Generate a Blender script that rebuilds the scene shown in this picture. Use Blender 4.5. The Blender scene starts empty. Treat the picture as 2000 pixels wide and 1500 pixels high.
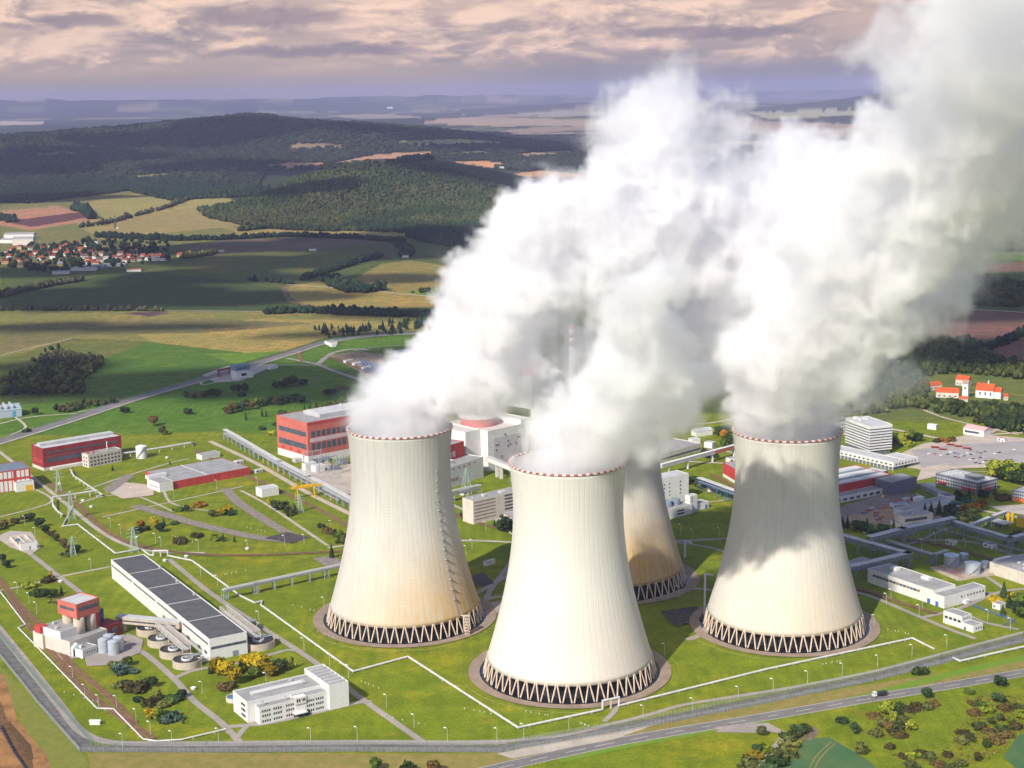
import bpy, bmesh, math, random
import numpy as np
from mathutils import Vector, Matrix
random.seed(7)
rng = np.random.default_rng(11)
S = bpy.context.scene
COL = S.collection

# ------------------------------------------------------------------ camera
F, PITCH, ROLL, CH = 3037.08, .1855, -.016, 410.54
_fwd = np.array([0, math.cos(PITCH), -math.sin(PITCH)])
_r0 = np.array([1., 0, 0]); _u0 = np.cross(_r0, _fwd)
_rt = _r0 * math.cos(ROLL) + _u0 * math.sin(ROLL)
_up = -_r0 * math.sin(ROLL) + _u0 * math.cos(ROLL)
CAMP = np.array([0, 0, CH])
cam = bpy.data.cameras.new("camera")
cam.sensor_width = 36; cam.lens = F * 36 / 2000
cam.clip_start = 1; cam.clip_end = 200000
camo = bpy.data.objects.new("camera", cam); COL.objects.link(camo)
M = Matrix(((_rt[0], _up[0], -_fwd[0], 0), (_rt[1], _up[1], -_fwd[1], 0), (_rt[2], _up[2], -_fwd[2], CH), (0, 0, 0, 1)))
camo.matrix_world = M
S.camera = camo

def ray(px, py):
    return _rt * (px - 1000) / F + _up * (750 - py) / F + _fwd
def G(px, py, z=0.):                       # survey point of the photo -> ground position
    d = ray(px, py); t = (z - CH) / d[2]
    p = CAMP + d * t
    return Vector((p[0], p[1], z))
def AY(px, py, y):                         # survey point at a known distance north
    d = ray(px, py); t = y / d[1]
    return CAMP + d * t
def PX(P):
    d = np.asarray(P, float) - CAMP
    z = d @ _fwd
    return np.stack([1000 + F * (d @ _rt) / z, 750 - F * (d @ _up) / z], -1)

# ------------------------------------------------------------------ sun, sky, exposure
SUN_AZ, SUN_EL = math.radians(33), math.radians(38)     # light travels towards azimuth 33 deg (east of north = +Y)
Ld = Vector((math.sin(SUN_AZ) * math.cos(SUN_EL), math.cos(SUN_AZ) * math.cos(SUN_EL), -math.sin(SUN_EL)))
sun = bpy.data.lights.new("sun", 'SUN'); sun.energy = 5.0; sun.angle = math.radians(.53); sun.color = (1., .94, .835)
suno = bpy.data.objects.new("sun", sun); COL.objects.link(suno)
suno.rotation_euler = Ld.to_track_quat('-Z', 'Y').to_euler()
S.view_settings.view_transform = 'Standard'; S.view_settings.look = 'None'
S.view_settings.exposure = 0.30; S.view_settings.gamma = 1
S.view_settings.use_curve_mapping = False

class NT:
    def __init__(s, nt): s.t = nt; s.n = nt.nodes; s.l = nt.links
    def new(s, typ, **k):
        x = s.n.new(typ)
        for a, b in k.items(): setattr(x, a, b)
        return x
    def set(s, sock, v):
        if v is None: return
        if hasattr(v, 'is_output'): s.l.new(v, sock)
        else: sock.default_value = v
    def math(s, op, a, b=None, c=None, clamp=False):
        x = s.new('ShaderNodeMath', operation=op, use_clamp=clamp)
        for i, v in enumerate((a, b, c)): s.set(x.inputs[i], v)
        return x.outputs[0]
    def vmath(s, op, a, b=None):
        x = s.new('ShaderNodeVectorMath', operation=op)
        for i, v in enumerate((a, b)): s.set(x.inputs[i], v)
        return x.outputs[0]
    def mix(s, f, a, b, blend='MIX'):
        x = s.new('ShaderNodeMix', data_type='RGBA', blend_type=blend)
        s.set(x.inputs[0], f); s.set(x.inputs[6], a); s.set(x.inputs[7], b)
        return x.outputs[2]
    def noise(s, vec, scale, detail=4, rough=.55, dist=0.):
        x = s.new('ShaderNodeTexNoise')
        s.set(x.inputs['Vector'], vec); x.inputs['Scale'].default_value = scale
        x.inputs['Detail'].default_value = detail; x.inputs['Roughness'].default_value = rough
        x.inputs['Distortion'].default_value = dist
        return x.outputs['Fac']
    def ramp(s, f, a, b, lo=0., hi=1.):
        x = s.new('ShaderNodeMapRange', interpolation_type='SMOOTHSTEP')
        s.set(x.inputs[0], f)
        for i, v in zip((1, 2, 3, 4), (a, b, lo, hi)): x.inputs[i].default_value = v
        return x.outputs[0]
    def scale(s, vec, v):
        return s.vmath('MULTIPLY', vec, v)
def c4(c): return (c[0], c[1], c[2], 1.)

W = bpy.data.worlds.new("World"); S.world = W; W.use_nodes = True
def build_world():
    W.node_tree.nodes.clear(); t = NT(W.node_tree)
    out = t.new('ShaderNodeOutputWorld'); bg = t.new('ShaderNodeBackground')
    sky = t.new('ShaderNodeTexSky', sky_type='NISHITA'); sky.sun_disc = False
    sky.sun_elevation = SUN_EL; sky.sun_rotation = SUN_AZ + math.pi; sky.altitude = 400
    sky.air_density = 1.2; sky.dust_density = 1.5
    co = t.new('ShaderNodeTexCoord').outputs['Generated']
    sp = t.new('ShaderNodeSeparateXYZ'); t.l.new(co, sp.inputs[0])
    x, y, z = sp.outputs
    az = t.math('ARCTAN2', x, y)                       # 0 = north, radians
    el = t.math('ARCSINE', z)
    deg = t.math('MULTIPLY', el, 57.2958); azd = t.math('MULTIPLY', az, 57.2958)
    def cv(ax, ay, off):
        v = t.new('ShaderNodeCombineXYZ')
        t.set(v.inputs[0], t.math('MULTIPLY', azd, ax)); t.set(v.inputs[1], t.math('MULTIPLY', deg, ay)); v.inputs[2].default_value = off
        return v.outputs[0]
    n1 = t.noise(cv(.16, .55, 3.1), 1., 6, .58, .5)      # large banks
    n2 = t.noise(cv(.55, 1.25, 8.4), 1., 7, .60, .35)      # billows
    n3 = t.noise(cv(1.7, 3.2, 1.7), 1., 6, .62, .2)
    base = t.mix(t.ramp(deg, -.1, 2.4), c4((.40, .325, .29)), c4((.47, .365, .335)))
    # the eastern half of the horizon is under rain, blue-grey
    east = t.math('MULTIPLY', t.ramp(azd, -4, 4), t.ramp(deg, 2.5, .2))
    base = t.mix(t.math('MULTIPLY', east, .8), base, c4((.19, .19, .245)))
    soft = t.ramp(t.noise(cv(.12, .5, 5.5), 1., 5, .6), .42, .62)
    col = t.mix(t.math('MULTIPLY', t.math('MULTIPLY', soft, t.ramp(deg, .7, 1.8)), .55), base, c4((.60, .43, .36)))
    # stratocumulus seen almost edge-on: relief-lit billows, cream where they face the sun, grey underneath
    def relief(fa, fe, off, de, gain, det=7):
        def cvo(d_):
            v = t.new('ShaderNodeCombineXYZ')
            t.set(v.inputs[0], t.math('ADD', t.math('MULTIPLY', azd, fa), -d_ * .35)); t.set(v.inputs[1], t.math('MULTIPLY', t.math('ADD', deg, d_), fe)); v.inputs[2].default_value = off
            return t.noise(v.outputs[0], 1., det, .56, .35)
        p0, p1_ = cvo(0.), cvo(de)
        return p0, t.math('ADD', .5, t.math('MULTIPLY', t.math('SUBTRACT', p0, p1_), gain), clamp=True)
    for fa, fe, off, de, gain, lo, hi, am in ((.16, .62, 4.2, .42, 2.4, .38, .60, .85), (.40, 1.05, 9.7, .24, 2.5, .46, .63, .8)):
        d0, lt = relief(fa, fe, off, de, gain, 5)
        cov = t.math('MULTIPLY', t.math('MULTIPLY', t.ramp(d0, lo, hi), t.ramp(deg, .55, 1.5)), am)
        lum = t.mix(t.ramp(lt, .22, .80), c4((.27, .235, .27)), c4((.86, .61, .47)))
        col = t.mix(cov, col, lum)
    def bank(a0, e0, sa, se):
        q = t.math('DIVIDE', t.math('SUBTRACT', t.math('ADD', azd, t.math('MULTIPLY', t.math('SUBTRACT', n2, .5), 4.)), a0), sa)
        e = t.math('DIVIDE', t.math('SUBTRACT', t.math('ADD', deg, t.math('ADD', t.math('MULTIPLY', t.math('SUBTRACT', n2, .5), .7), t.math('MULTIPLY', t.math('SUBTRACT', n3, .5), .35))), e0), se)
        return t.ramp(t.math('ADD', t.math('MULTIPLY', q, q), t.math('MULTIPLY', e, e)), 1.9, .1)
    for a0, e0, sa, se in ((-8.2, 2.75, 2.9, .36), (-15.2, 2.65, 1.6, .28), (-6.6, 1.55, 3.8, .24), (7.6, 2.0, 3.4, .24), (11., 3.45, 2.6, .18)):
        col = t.mix(t.math('MULTIPLY', bank(a0, e0, sa, se), .8), col, c4((.23, .195, .245)))
    # above the cloud bank the ordinary daylight sky, partly covered
    up = t.mix(1., sky.outputs[0], c4((.092, .098, .118)), 'MULTIPLY')
    cl = t.ramp(t.noise(t.scale(co, (3, 3, 6)), 1., 5, .6), .46, .64)
    up = t.mix(t.math('MULTIPLY', cl, .34), up, c4((.80, .82, .95)))
    col = t.mix(t.ramp(deg, 6, 16), col, up)
    t.l.new(col, bg.inputs[0]); bg.inputs[1].default_value = 1.0
    t.l.new(bg.outputs[0], out.inputs[0])
build_world()
C = S.cycles
C.use_denoising = True
C.max_bounces = 26; C.diffuse_bounces = 3; C.glossy_bounces = 2; C.transmission_bounces = 2; C.transparent_max_bounces = 256
C.volume_bounces = 18; C.volume_step_rate = 1.0; C.volume_max_steps = 512
C.use_adaptive_sampling = True; C.adaptive_threshold = .03
C.caustics_reflective = False; C.caustics_refractive = False
C.sample_clamp_indirect = 12

# ------------------------------------------------------------------ materials
def mat(name, col, rough=.8, spec=.25, var=0., scale=.2, metallic=0., col2=None, streak=0.):
    m = bpy.data.materials.new(name); m.use_nodes = True
    t = NT(m.node_tree); b = t.n['Principled BSDF']
    b.inputs['Roughness'].default_value = rough; b.inputs['Metallic'].default_value = metallic
    b.inputs['Specular IOR Level'].default_value = spec
    if var or col2:
        p = t.new('ShaderNodeNewGeometry').outputs['Position']
        n = t.noise(p, scale, 5, .6)
        n2 = t.noise(p, scale * 7, 3, .6)
        f = t.ramp(t.math('ADD', t.math('MULTIPLY', n, .7), t.math('MULTIPLY', n2, .3)), .36, .64)
        if col2 is None: col2 = tuple(max(0, min(1, x * (1 - var))) for x in col)
        base = t.mix(f, c4(col2), c4(col))
        if streak:                                   # rain streaks and grime running down the wall
            s1 = t.noise(t.scale(p, (.55, .55, .035)), 1., 5, .7); s2 = t.noise(t.scale(p, (.12, .12, .10)), 1., 5, .65)
            base = t.mix(t.math('MULTIPLY', t.ramp(t.math('ADD', t.math('MULTIPLY', s1, .6), t.math('MULTIPLY', s2, .4)), .46, .66), streak), base, c4(tuple(x * .55 + .03 * k for x, k in zip(col, (1.3, 1, .6)))))
        t.l.new(base, b.inputs['Base Color'])
    else: b.inputs['Base Color'].default_value = c4(col)
    m.diffuse_color = c4(col)
    return m
# ------------------------------------------------------------------ mesh helpers
class MB:                                       # collects verts/faces; build() links ONE mesh object
    def __init__(s): s.v = []; s.f = []; s.mi = []; s.cm = 0
    def add(s, vs, fs):
        o = len(s.v); s.v += [tuple(v) for v in vs]
        for f in fs: s.f.append(tuple(i + o for i in f)); s.mi.append(s.cm)
    def box(s, c, sx, sy, sz, rz=0., base=True):
        x, y, z = c; z0, z1 = (z, z + sz) if base else (z - sz / 2, z + sz / 2)
        ca, sa = math.cos(rz), math.sin(rz); vs = []
        for zz in (z0, z1):
            for dx, dy in ((-1, -1), (1, -1), (1, 1), (-1, 1)):
                a, b = dx * sx / 2, dy * sy / 2
                vs.append((x + a * ca - b * sa, y + a * sa + b * ca, zz))
        s.add(vs, [(3, 2, 1, 0), (4, 5, 6, 7), (0, 1, 5, 4), (1, 2, 6, 5), (2, 3, 7, 6), (3, 0, 4, 7)])
    def prism(s, pts, z0, z1, bottom=True):     # pts counter-clockwise or not
        n = len(pts); a = sum(pts[i][0] * pts[(i + 1) % n][1] - pts[(i + 1) % n][0] * pts[i][1] for i in range(n))
        if a < 0: pts = pts[::-1]
        vs = [(p[0], p[1], z0) for p in pts] + [(p[0], p[1], z1) for p in pts]
        fs = [tuple(range(n, 2 * n))] + [(i, (i + 1) % n, n + (i + 1) % n, n + i) for i in range(n)]
        if bottom: fs.append(tuple(range(n - 1, -1, -1)))
        s.add(vs, fs)
    def bar(s, a, b, r, n=4, r2=None):
        a = Vector(a); b = Vector(b); d = b - a
        if d.length < 1e-6: return
        q = d.to_track_quat('Z', 'Y'); r2 = r if r2 is None else r2; vs = []
        for p, rr in ((a, r), (b, r2)):
            for k in range(n):
                t = 2 * math.pi * (k + .5) / n
                vs.append(p + q @ Vector((math.cos(t) * rr, math.sin(t) * rr, 0)))
        s.add(vs, [tuple(range(n - 1, -1, -1)), tuple(range(n, 2 * n))] + [(k, (k + 1) % n, n + (k + 1) % n, n + k) for k in range(n)])
    def cyl(s, c, r, h, n=24, r2=None, cap=True):
        x, y, z = c; r2 = r if r2 is None else r2
        vs = [(x + math.cos(2 * math.pi * k / n) * rr, y + math.sin(2 * math.pi * k / n) * rr, zz) for rr, zz in ((r, z), (r2, z + h)) for k in range(n)]
        fs = [(k, (k + 1) % n, n + (k + 1) % n, n + k) for k in range(n)]
        if cap: fs += [tuple(range(n, 2 * n)), tuple(range(n - 1, -1, -1))]
        s.add(vs, fs)
    def ring(s, c, r0, r1, h, n=32):            # annulus wall / disc with a hole
        x, y, z = c; vs = []
        for rr, zz in ((r1, z), (r1, z + h), (r0, z + h), (r0, z)):
            vs += [(x + math.cos(2 * math.pi * k / n) * rr, y + math.sin(2 * math.pi * k / n) * rr, zz) for k in range(n)]
        fs = [(j * n + k, j * n + (k + 1) % n, ((j + 1) % 4) * n + (k + 1) % n, ((j + 1) % 4) * n + k) for j in range(4) for k in range(n)]
        s.add(vs, fs)
    def quad(s, a, b, c, d): s.add([a, b, c, d], [(0, 1, 2, 3)])
    def build(s, name, m, parent=None, smooth=False, at=None):
        me = bpy.data.meshes.new(name)
        v = s.v
        if at is not None: v = [(p[0] - at[0], p[1] - at[1], p[2] - at[2]) for p in v]
        me.from_pydata(v, [], s.f); me.update()
        ms = m if isinstance(m, (list, tuple)) else [m]
        for k in ms: me.materials.append(k)
        if len(ms) > 1: me.polygons.foreach_set('material_index', s.mi)
        if smooth: me.shade_smooth()
        o = bpy.data.objects.new(name, me); COL.objects.link(o)
        if parent is not None: o.parent = parent
        if at is not None: o.location = at
        return o
def tag(o, label=None, cat=None, group=None, kind=None):
    if label: o['label'] = label
    if cat: o['category'] = cat
    if group: o['group'] = group
    if kind: o['kind'] = kind
    return o
def empty(name, loc, rz=0., label=None, cat=None, group=None):
    o = bpy.data.objects.new(name, None); COL.objects.link(o); o.empty_display_size = 1
    o.location = loc; o.rotation_euler = (0, 0, rz)
    return tag(o, label, cat, group)
def kids(o, _c={}):
    return [k for k in bpy.data.objects if k.parent is o]
def copy_tree(o, loc, rz=0., sc=1., label=None, group=None, tree=None):
    c = o.copy(); COL.objects.link(c); c.location = loc; c.rotation_euler = (0, 0, rz); c.scale = (sc, sc, sc)
    if label: c['label'] = label
    if group: c['group'] = group
    def rec(src, dst):
        for ch in (tree[src.name] if tree and src.name in tree else kids(src)):
            d = ch.copy(); COL.objects.link(d); d.parent = dst; rec(ch, d)
    rec(o, c)
    return c
def np_mesh(name, V, faces, m, parent=None, smooth=False, colors=None, cname='tint'):
    """faces: (n,k) int array"""
    me = bpy.data.meshes.new(name)
    n, k = faces.shape
    me.vertices.add(len(V)); me.vertices.foreach_set('co', np.asarray(V, np.float32).ravel())
    me.loops.add(n * k); me.loops.foreach_set('vertex_index', faces.astype(np.int32).ravel())
    me.polygons.add(n); me.polygons.foreach_set('loop_start', np.arange(0, n * k, k, dtype=np.int32))
    try: me.polygons.foreach_set('loop_total', np.full(n, k, np.int32))
    except Exception: pass
    me.update(calc_edges=True)
    if colors is not None:
        a = me.color_attributes.new(cname, 'FLOAT_COLOR', 'POINT')
        cc = np.ones((len(V), 4), np.float32); cc[:, :3] = colors
        a.data.foreach_set('color', cc.ravel())
    for q in (m if isinstance(m, (list, tuple)) else [m]): me.materials.append(q)
    if smooth: me.shade_smooth()
    o = bpy.data.objects.new(name, me); COL.objects.link(o)
    if parent is not None: o.parent = parent
    return o

# ------------------------------------------------------------------ cooling towers
TOW = {'B': (-88.4, 1188.1), 'A': (38.3, 1065.), 'D': (208.8, 1155.2), 'C': (84.1, 1278.9)}
TZ, TR, TB = 122., 39., 96.
def prof(z): return TR * math.sqrt(1 + ((z - TZ) / TB) ** 2)
HT, ZS = 154.8, 11.

def tower_mat(name, stain, cx, cy, warm, pale=0.):
    m = bpy.data.materials.new(name); m.use_nodes = True
    t = NT(m.node_tree); b = t.n['Principled BSDF']; b.inputs['Roughness'].default_value = .85; b.inputs['Specular IOR Level'].default_value = .15
    p = t.new('ShaderNodeTexCoord').outputs['Object']
    sp = t.new('ShaderNodeSeparateXYZ'); t.l.new(p, sp.inputs[0]); x, y, z = sp.outputs
    ang = t.math('ARCTAN2', y, x)
    v = t.new('ShaderNodeCombineXYZ'); t.set(v.inputs[0], t.math('MULTIPLY', ang, 30.)); t.set(v.inputs[1], t.math('MULTIPLY', z, .035)); v.inputs[2].default_value = cx * .1
    streak = t.noise(v.outputs[0], 1., 5, .6)
    v2 = t.new('ShaderNodeCombineXYZ'); t.set(v2.inputs[0], t.math('MULTIPLY', ang, 2.)); t.set(v2.inputs[1], t.math('MULTIPLY', z, .03)); v2.inputs[2].default_value = cy * .1
    big = t.noise(v2.outputs[0], 1., 5, .62)
    fine = t.noise(p, .35, 4, .65)
    # formwork joints: rings every 2.4 m, vertical ribs
    fr = t.math('FRACT', t.math('DIVIDE', z, 2.4)); rl = t.ramp(t.math('ABSOLUTE', t.math('SUBTRACT', fr, .5)), .38, .5)
    fa = t.math('FRACT', t.math('MULTIPLY', ang, 72 / 6.2832)); al = t.ramp(t.math('ABSOLUTE', t.math('SUBTRACT', fa, .5)), .34, .5)
    c = t.mix(t.ramp(t.math('ADD', t.math('MULTIPLY', streak, .5), t.math('MULTIPLY', big, .5)), .36, .66), c4((.465, .45, .405)), c4((.58, .56, .50)))
    c = t.mix(t.math('MULTIPLY', t.ramp(fine, .35, .7), .22), c, c4((.52, .50, .45)))
    # grey weathering below the rim, ochre algae/rust stain around the foot, strongest on one side
    up = t.math('MULTIPLY', t.ramp(t.math('ADD', z, t.math('MULTIPLY', streak, 46.)), 78., 165.), t.ramp(big, .2, .7))
    c = t.mix(t.math('MULTIPLY', up, .62), c, c4((.36, .37, .35)))
    v3 = t.new('ShaderNodeCombineXYZ'); t.set(v3.inputs[0], t.math('MULTIPLY', ang, 12.)); t.set(v3.inputs[1], t.math('MULTIPLY', z, .012)); v3.inputs[2].default_value = cx
    run = t.math('MULTIPLY', t.ramp(t.noise(v3.outputs[0], 1., 6, .7), .54, .68), t.ramp(z, 45., 150.))
    c = t.mix(t.math('MULTIPLY', run, .34), c, c4((.27, .275, .265)))
    side = t.math('COSINE', t.math('SUBTRACT', ang, warm))
    amt = t.math('ADD', t.math('MULTIPLY', side, .5), .5)
    amt = t.math('POWER', amt, 1.35)
    hgt = t.ramp(t.math('ADD', z, t.math('MULTIPLY', t.math('SUBTRACT', streak, .5), 34.)), 92., 10.)
    f = t.math('MULTIPLY', t.math('MULTIPLY', amt, hgt), stain, clamp=True)
    f = t.math('MULTIPLY', f, t.math('ADD', t.ramp(streak, .34, .66, .45, 1.1), t.math('MULTIPLY', t.math('SUBTRACT', fine, .5), .5)), clamp=True)
    c = t.mix(f, c, c4((.53, .315, .085)))
    c = t.mix(t.math('MULTIPLY', t.math('MAXIMUM', rl, t.math('MULTIPLY', al, .6)), .24), c, c4((.26, .25, .23)))
    if pale: c = t.mix(pale, c, c4((.74, .71, .64)))
    t.l.new(c, b.inputs['Base Color'])
    bmp = t.new('ShaderNodeBump'); bmp.inputs['Strength'].default_value = .25; bmp.inputs['Distance'].default_value = .3
    t.l.new(t.math('SUBTRACT', 1., al), bmp.inputs['Height']); t.l.new(bmp.outputs[0], b.inputs['Normal'])
    return m
M_white_paint = mat('white paint', (.64, .61, .56), .6, var=.15, scale=.3)
M_red_paint = mat('red paint', (.36, .09, .08), .6, var=.2, scale=.3)
M_leg = mat('pale concrete legs', (.66, .52, .40), .8, var=.3, scale=.4)
M_basin = mat('dark basin water', (.012, .014, .018), .25, spec=.4)
M_fill = mat('dark fill packing', (.035, .035, .042), .7, var=.6, scale=.25)
M_steel = mat('galvanised steel', (.42, .44, .46), .5, var=.2, metallic=.3)
M_drift = mat('drift eliminators', (.3, .3, .3), .9, var=.3)
M_curb = mat('basin kerb concrete', (.42, .36, .30), .9, var=.3)

def tower(k, label, stain, warm, ladder=None):
    cx, cy = TOW[k]
    root = empty('cooling_tower', (cx, cy, 0), 0, label, 'cooling tower', 'cooling towers of the power plant')
    n = 144; zs = np.concatenate([np.linspace(ZS, HT, 44)])
    V = []; Fq = []
    rows = [(prof(z), z) for z in zs] + [(prof(z) - .9, z) for z in zs[::-1]]
    for r, z in rows:
        for i in range(n): a = 2 * math.pi * i / n; V.append((r * math.cos(a), r * math.sin(a), z))
    R_ = len(rows)
    for j in range(R_):
        for i in range(n):
            j2 = (j + 1) % R_; i2 = (i + 1) % n
            Fq.append((j * n + i, j * n + i2, j2 * n + i2, j2 * n + i))
    np_mesh('shell', np.array(V), np.array(Fq), tower_mat('tower concrete ' + k, stain, cx, cy, warm, 0.4 if k == 'A' else .2 if k == 'D' else 0), root, True)
    rb = MB()                                                     # red and white warning band on a corbel ring
    N = 96
    for i in range(N):
        a0, a1 = 2 * math.pi * i / N, 2 * math.pi * (i + 1) / N
        r0, r1, z0, z1 = prof(153) - 1.0, prof(153) + .9, HT - .6, HT + .35
        vs = [(r * math.cos(a), r * math.sin(a), z) for a in (a0, a1) for r, z in ((r0, z0), (r1, z0), (r1, z1), (r0, z1))]
        rb.cm = i % 2
        rb.add(vs, [(1, 5, 6, 2), (2, 6, 7, 3), (0, 4, 5, 1), (3, 7, 4, 0)])
    rb.build('rim_band', [M_white_paint, M_red_paint], root)
    # 50 pairs of raking legs, each pair a V hung from one point under the shell
    NP = 50; rt_, rl_ = prof(ZS), 62.2
    for i in range(NP):
        a = 2 * math.pi * i / NP
        lm = MB()
        for s_ in (-1, 1):
            ab = a + s_ * 2 * math.pi / NP * .40
            lm.bar((rt_ * .995 * math.cos(a + s_ * .007), rt_ * .995 * math.sin(a + s_ * .007), ZS + 1.), (rl_ * math.cos(ab), rl_ * math.sin(ab), 0), .56, 6)
        lm.build('leg', M_leg, root)
    m = MB(); m.ring((0, 0, -.6), 65.2, 65.9, 1.0, 96); m.build('basin_kerb', M_curb, root)
    m = MB(); m.cyl((0, 0, -.5), 65.2, .7, 96); m.build('basin_water', M_basin, root)
    m = MB(); m.cyl((0, 0, .3), 53.5, 8.6, 96); m.build('fill_packing', M_fill, root)
    if ladder is not None:
        m = MB(); w = .8
        a = ladder
        prev = None
        for z in np.linspace(ZS + 1, HT - 2, 46):
            r = prof(z) + .5; p = Vector((r * math.cos(a), r * math.sin(a), z))
            tq = Vector((-math.sin(a), math.cos(a), 0))
            if prev is not None:
                for s_ in (-1, 1): m.bar(prev + tq * w * s_, p + tq * w * s_, .1)
                m.bar(prev - tq * w, p + tq * w, .07)
            prev = p
        m.build('ladder', mat('weathered ladder', (.36, .36, .35), .7), root)
        for z in np.linspace(26, HT - 30, 14):
            r = prof(z) + 1.0; p = Vector((r * math.cos(a), r * math.sin(a), z)); m = MB()
            m.box(p, 2.2, 2.6, .35, a); m.box(p + Vector((1.1 * math.cos(a), 1.1 * math.sin(a), .3)), .12, 2.6, 1.1, a)
            m.build('landing', bpy.data.materials['weathered ladder'], root)
        # stair tower at the foot
        m = MB(); p = Vector((68.5 * math.cos(a), 68.5 * math.sin(a), 0))
        for dx in (-1.6, 1.6):
            for dy in (-1.6, 1.6): m.bar(p + Vector((dx, dy, 0)), p + Vector((dx, dy, 15)), .22)
        for z in np.arange(1, 16, 2.4):
            m.box(p + Vector((0, 0, z)), 3.8, 3.8, .25)
            m.bar(p + Vector((-1.6, -1.6, z)), p + Vector((1.6, -1.6, min(15, z + 2.4))), .15)
        m.box(p * (.955) + Vector((0, 0, 14.6)), 7, 1.6, .3, a)
        m.build('stair_tower', M_leg, root)
    return root
# ------------------------------------------------------------------ steam
PUFFS = """
778 842 98 1188 1 .6|776 812 82 1188 1 .6|800 790 70 1188 1 .8|850 772 80 1190 1 .9|828 735 48 1192 1 1|930 745 95 1200 1 .9|1000 775 55 1205 .5 .6|900 680 72 1195 1 1
990 690 85 1210 1 .9|1050 735 42 1212 .5 .6|898 622 52 1195 1 1|975 610 80 1210 1 1|1035 600 45 1215 .8 .8|930 540 56 1200 1 1|1010 530 82 1215 1 1|1085 505 66 1225 1 .9
1005 445 52 1210 1 1|1085 430 72 1225 1 1|1055 395 36 1215 1 1|1130 415 58 1230 1 1|1175 480 72 1240 1 .9|1140 560 44 1240 .5 .5
1105 912 104 1065 1 .5|1120 880 88 1065 1 .5|1150 905 62 1058 1 .6|1075 875 48 1065 .8 .6|1165 850 88 1070 1 .8|1110 805 26 1072 .8 .8|1180 775 72 1075 1 1|1262 800 78 1080 1 .9|1192 705 50 1080 1 1
1268 690 82 1090 1 1|1330 745 46 1095 .8 .9|1225 622 46 1085 1 1|1278 602 46 1090 1 1|1305 655 48 1095 1 1|1320 835 56 1290 .45 .6|1255 885 58 1090 .8 .6|1345 790 44 1290 .5 .6|1195 915 42 1060 .8 .6
1250 850 95 1279 .8 .5|1330 760 88 1285 .8 .6|1400 650 105 1290 .9 .8|1450 540 115 1300 1 .8|1375 490 90 1300 1 .8|1505 430 105 1310 1 .8|1580 365 75 1315 1 .9|1650 335 50 1315 .9 .9|1300 620 60 1285 .5 .6|1420 760 50 1285 .35 .5
1537 848 102 1155 1 .5|1536 815 96 1155 1 .5|1542 750 98 1160 1 .7|1590 670 120 1170 1 .8|1480 680 66 1170 .9 .8|1658 745 52 1165 .5 .6|1640 590 125 1180 1 .9|1735 650 68 1185 .6 .6|1715 510 120 1195 1 .9|1800 575 66 1190 .6 .6
1560 560 90 1190 .9 .8|1775 425 120 1210 1 .9|1850 480 66 1205 .6 .6|1825 330 120 1225 1 .9|1905 385 86 1225 .8 .7|1722 292 44 1200 1 1.1|1690 350 60 1210 1 1|1880 230 115 1240 1 .8|1790 245 55 1225 1 .9|1930 130 115 1260 1 .8|1795 165 56 1245 .6 .8
1965 35 125 1280 1 .8|1855 65 85 1275 .8 .8|1785 100 40 1265 .4 .7|1985 290 85 1250 1 .8|1700 640 60 1180 .7 .7|2040 180 110 1270 1 .8|2060 340 70 1250 .6 .6|1960 -60 120 1290 .8 .8
1240 425 78 1285 1 .8|1218 335 50 1290 .9 .9|1290 345 76 1295 1 .9|1245 265 56 1298 1 .9|1300 235 62 1300 .9 .9|1272 180 38 1302 .7 .9|1308 138 28 1304 .5 .9|1372 240 44 1300 .8 .9|1420 238 34 1300 .7 1|1400 405 50 1295 .5 .6|1335 475 82 1290 1 .8|1265 500 70 1285 1 .8
1570 318 46 1315 .7 .9|1500 330 36 1312 .5 .8|1185 260 18 1298 .3 .8|1450 290 40 1305 .35 .7|1110 610 30 1235 .5 .5|1118 695 62 1235 .75 .5|1062 775 64 1230 .8 .6|1120 760 50 1235 .6 .5|1070 680 44 1230 .5 .5|2000 100 130 1270 1 .8|1960 230 120 1250 1 .8|2020 400 80 1250 .7 .6|1900 20 110 1280 .9 .8|1940 330 90 1240 .9 .8|1760 130 60 1250 .7 .8|1830 560 80 1200 .7 .6|1740 720 56 1180 .4 .5|1480 520 100 1290 .9 .8|1540 470 100 1300 1 .9|1620 450 90 1200 1 .9|1330 280 60 1300 .8 .9|1200 210 40 1300 .5 .8|1380 880 44 1290 .25 .5|1680 800 36 1165 .3 .5|1890 560 34 1195 .3 .6|1440 700 70 1285 .55 .5|1420 840 46 1285 .3 .5|1400 800 60 1290 .4 .5|1450 620 80 1290 .8 .7|1350 560 70 1290 .8 .7|1210 560 70 1240 .7 .6|1160 630 44 1240 .35 .4|1030 830 50 1215 .25 .4|1395 385 66 1290 .9 .7|1460 375 60 1290 .9 .7|1525 365 66 1290 .9 .8|1420 330 44 1295 .5 .5|1340 420 70 1285 1 .8|1600 330 50 1290 .8 .8|1480 450 80 1285 1 .8|1900 480 60 1200 .6 .5|1960 420 60 1220 .6 .5|960 800 60 1205 .4 .5|1110 700 30 1240 .2 .4|1280 500 70 1285 .9 .8|1420 430 60 1300 .8 .7|1930 470 44 1215 .3 .6
"""
def lattice_noise(shape, cells, seed):
    r = np.random.default_rng(seed); n = [int(math.ceil(s / c)) + 3 for s, c in zip(shape, cells)]
    a = r.random(n, dtype=np.float32)
    for ax in range(3):
        c = np.arange(shape[ax]) / cells[ax]; i = np.floor(c).astype(int); f = (c - i).astype(np.float32); f = f * f * (3 - 2 * f)
        sh = [1, 1, 1]; sh[ax] = -1; f = f.reshape(sh)
        a = np.take(a, i, ax) * (1 - f) + np.take(a, i + 1, ax) * f
    return a
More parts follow.
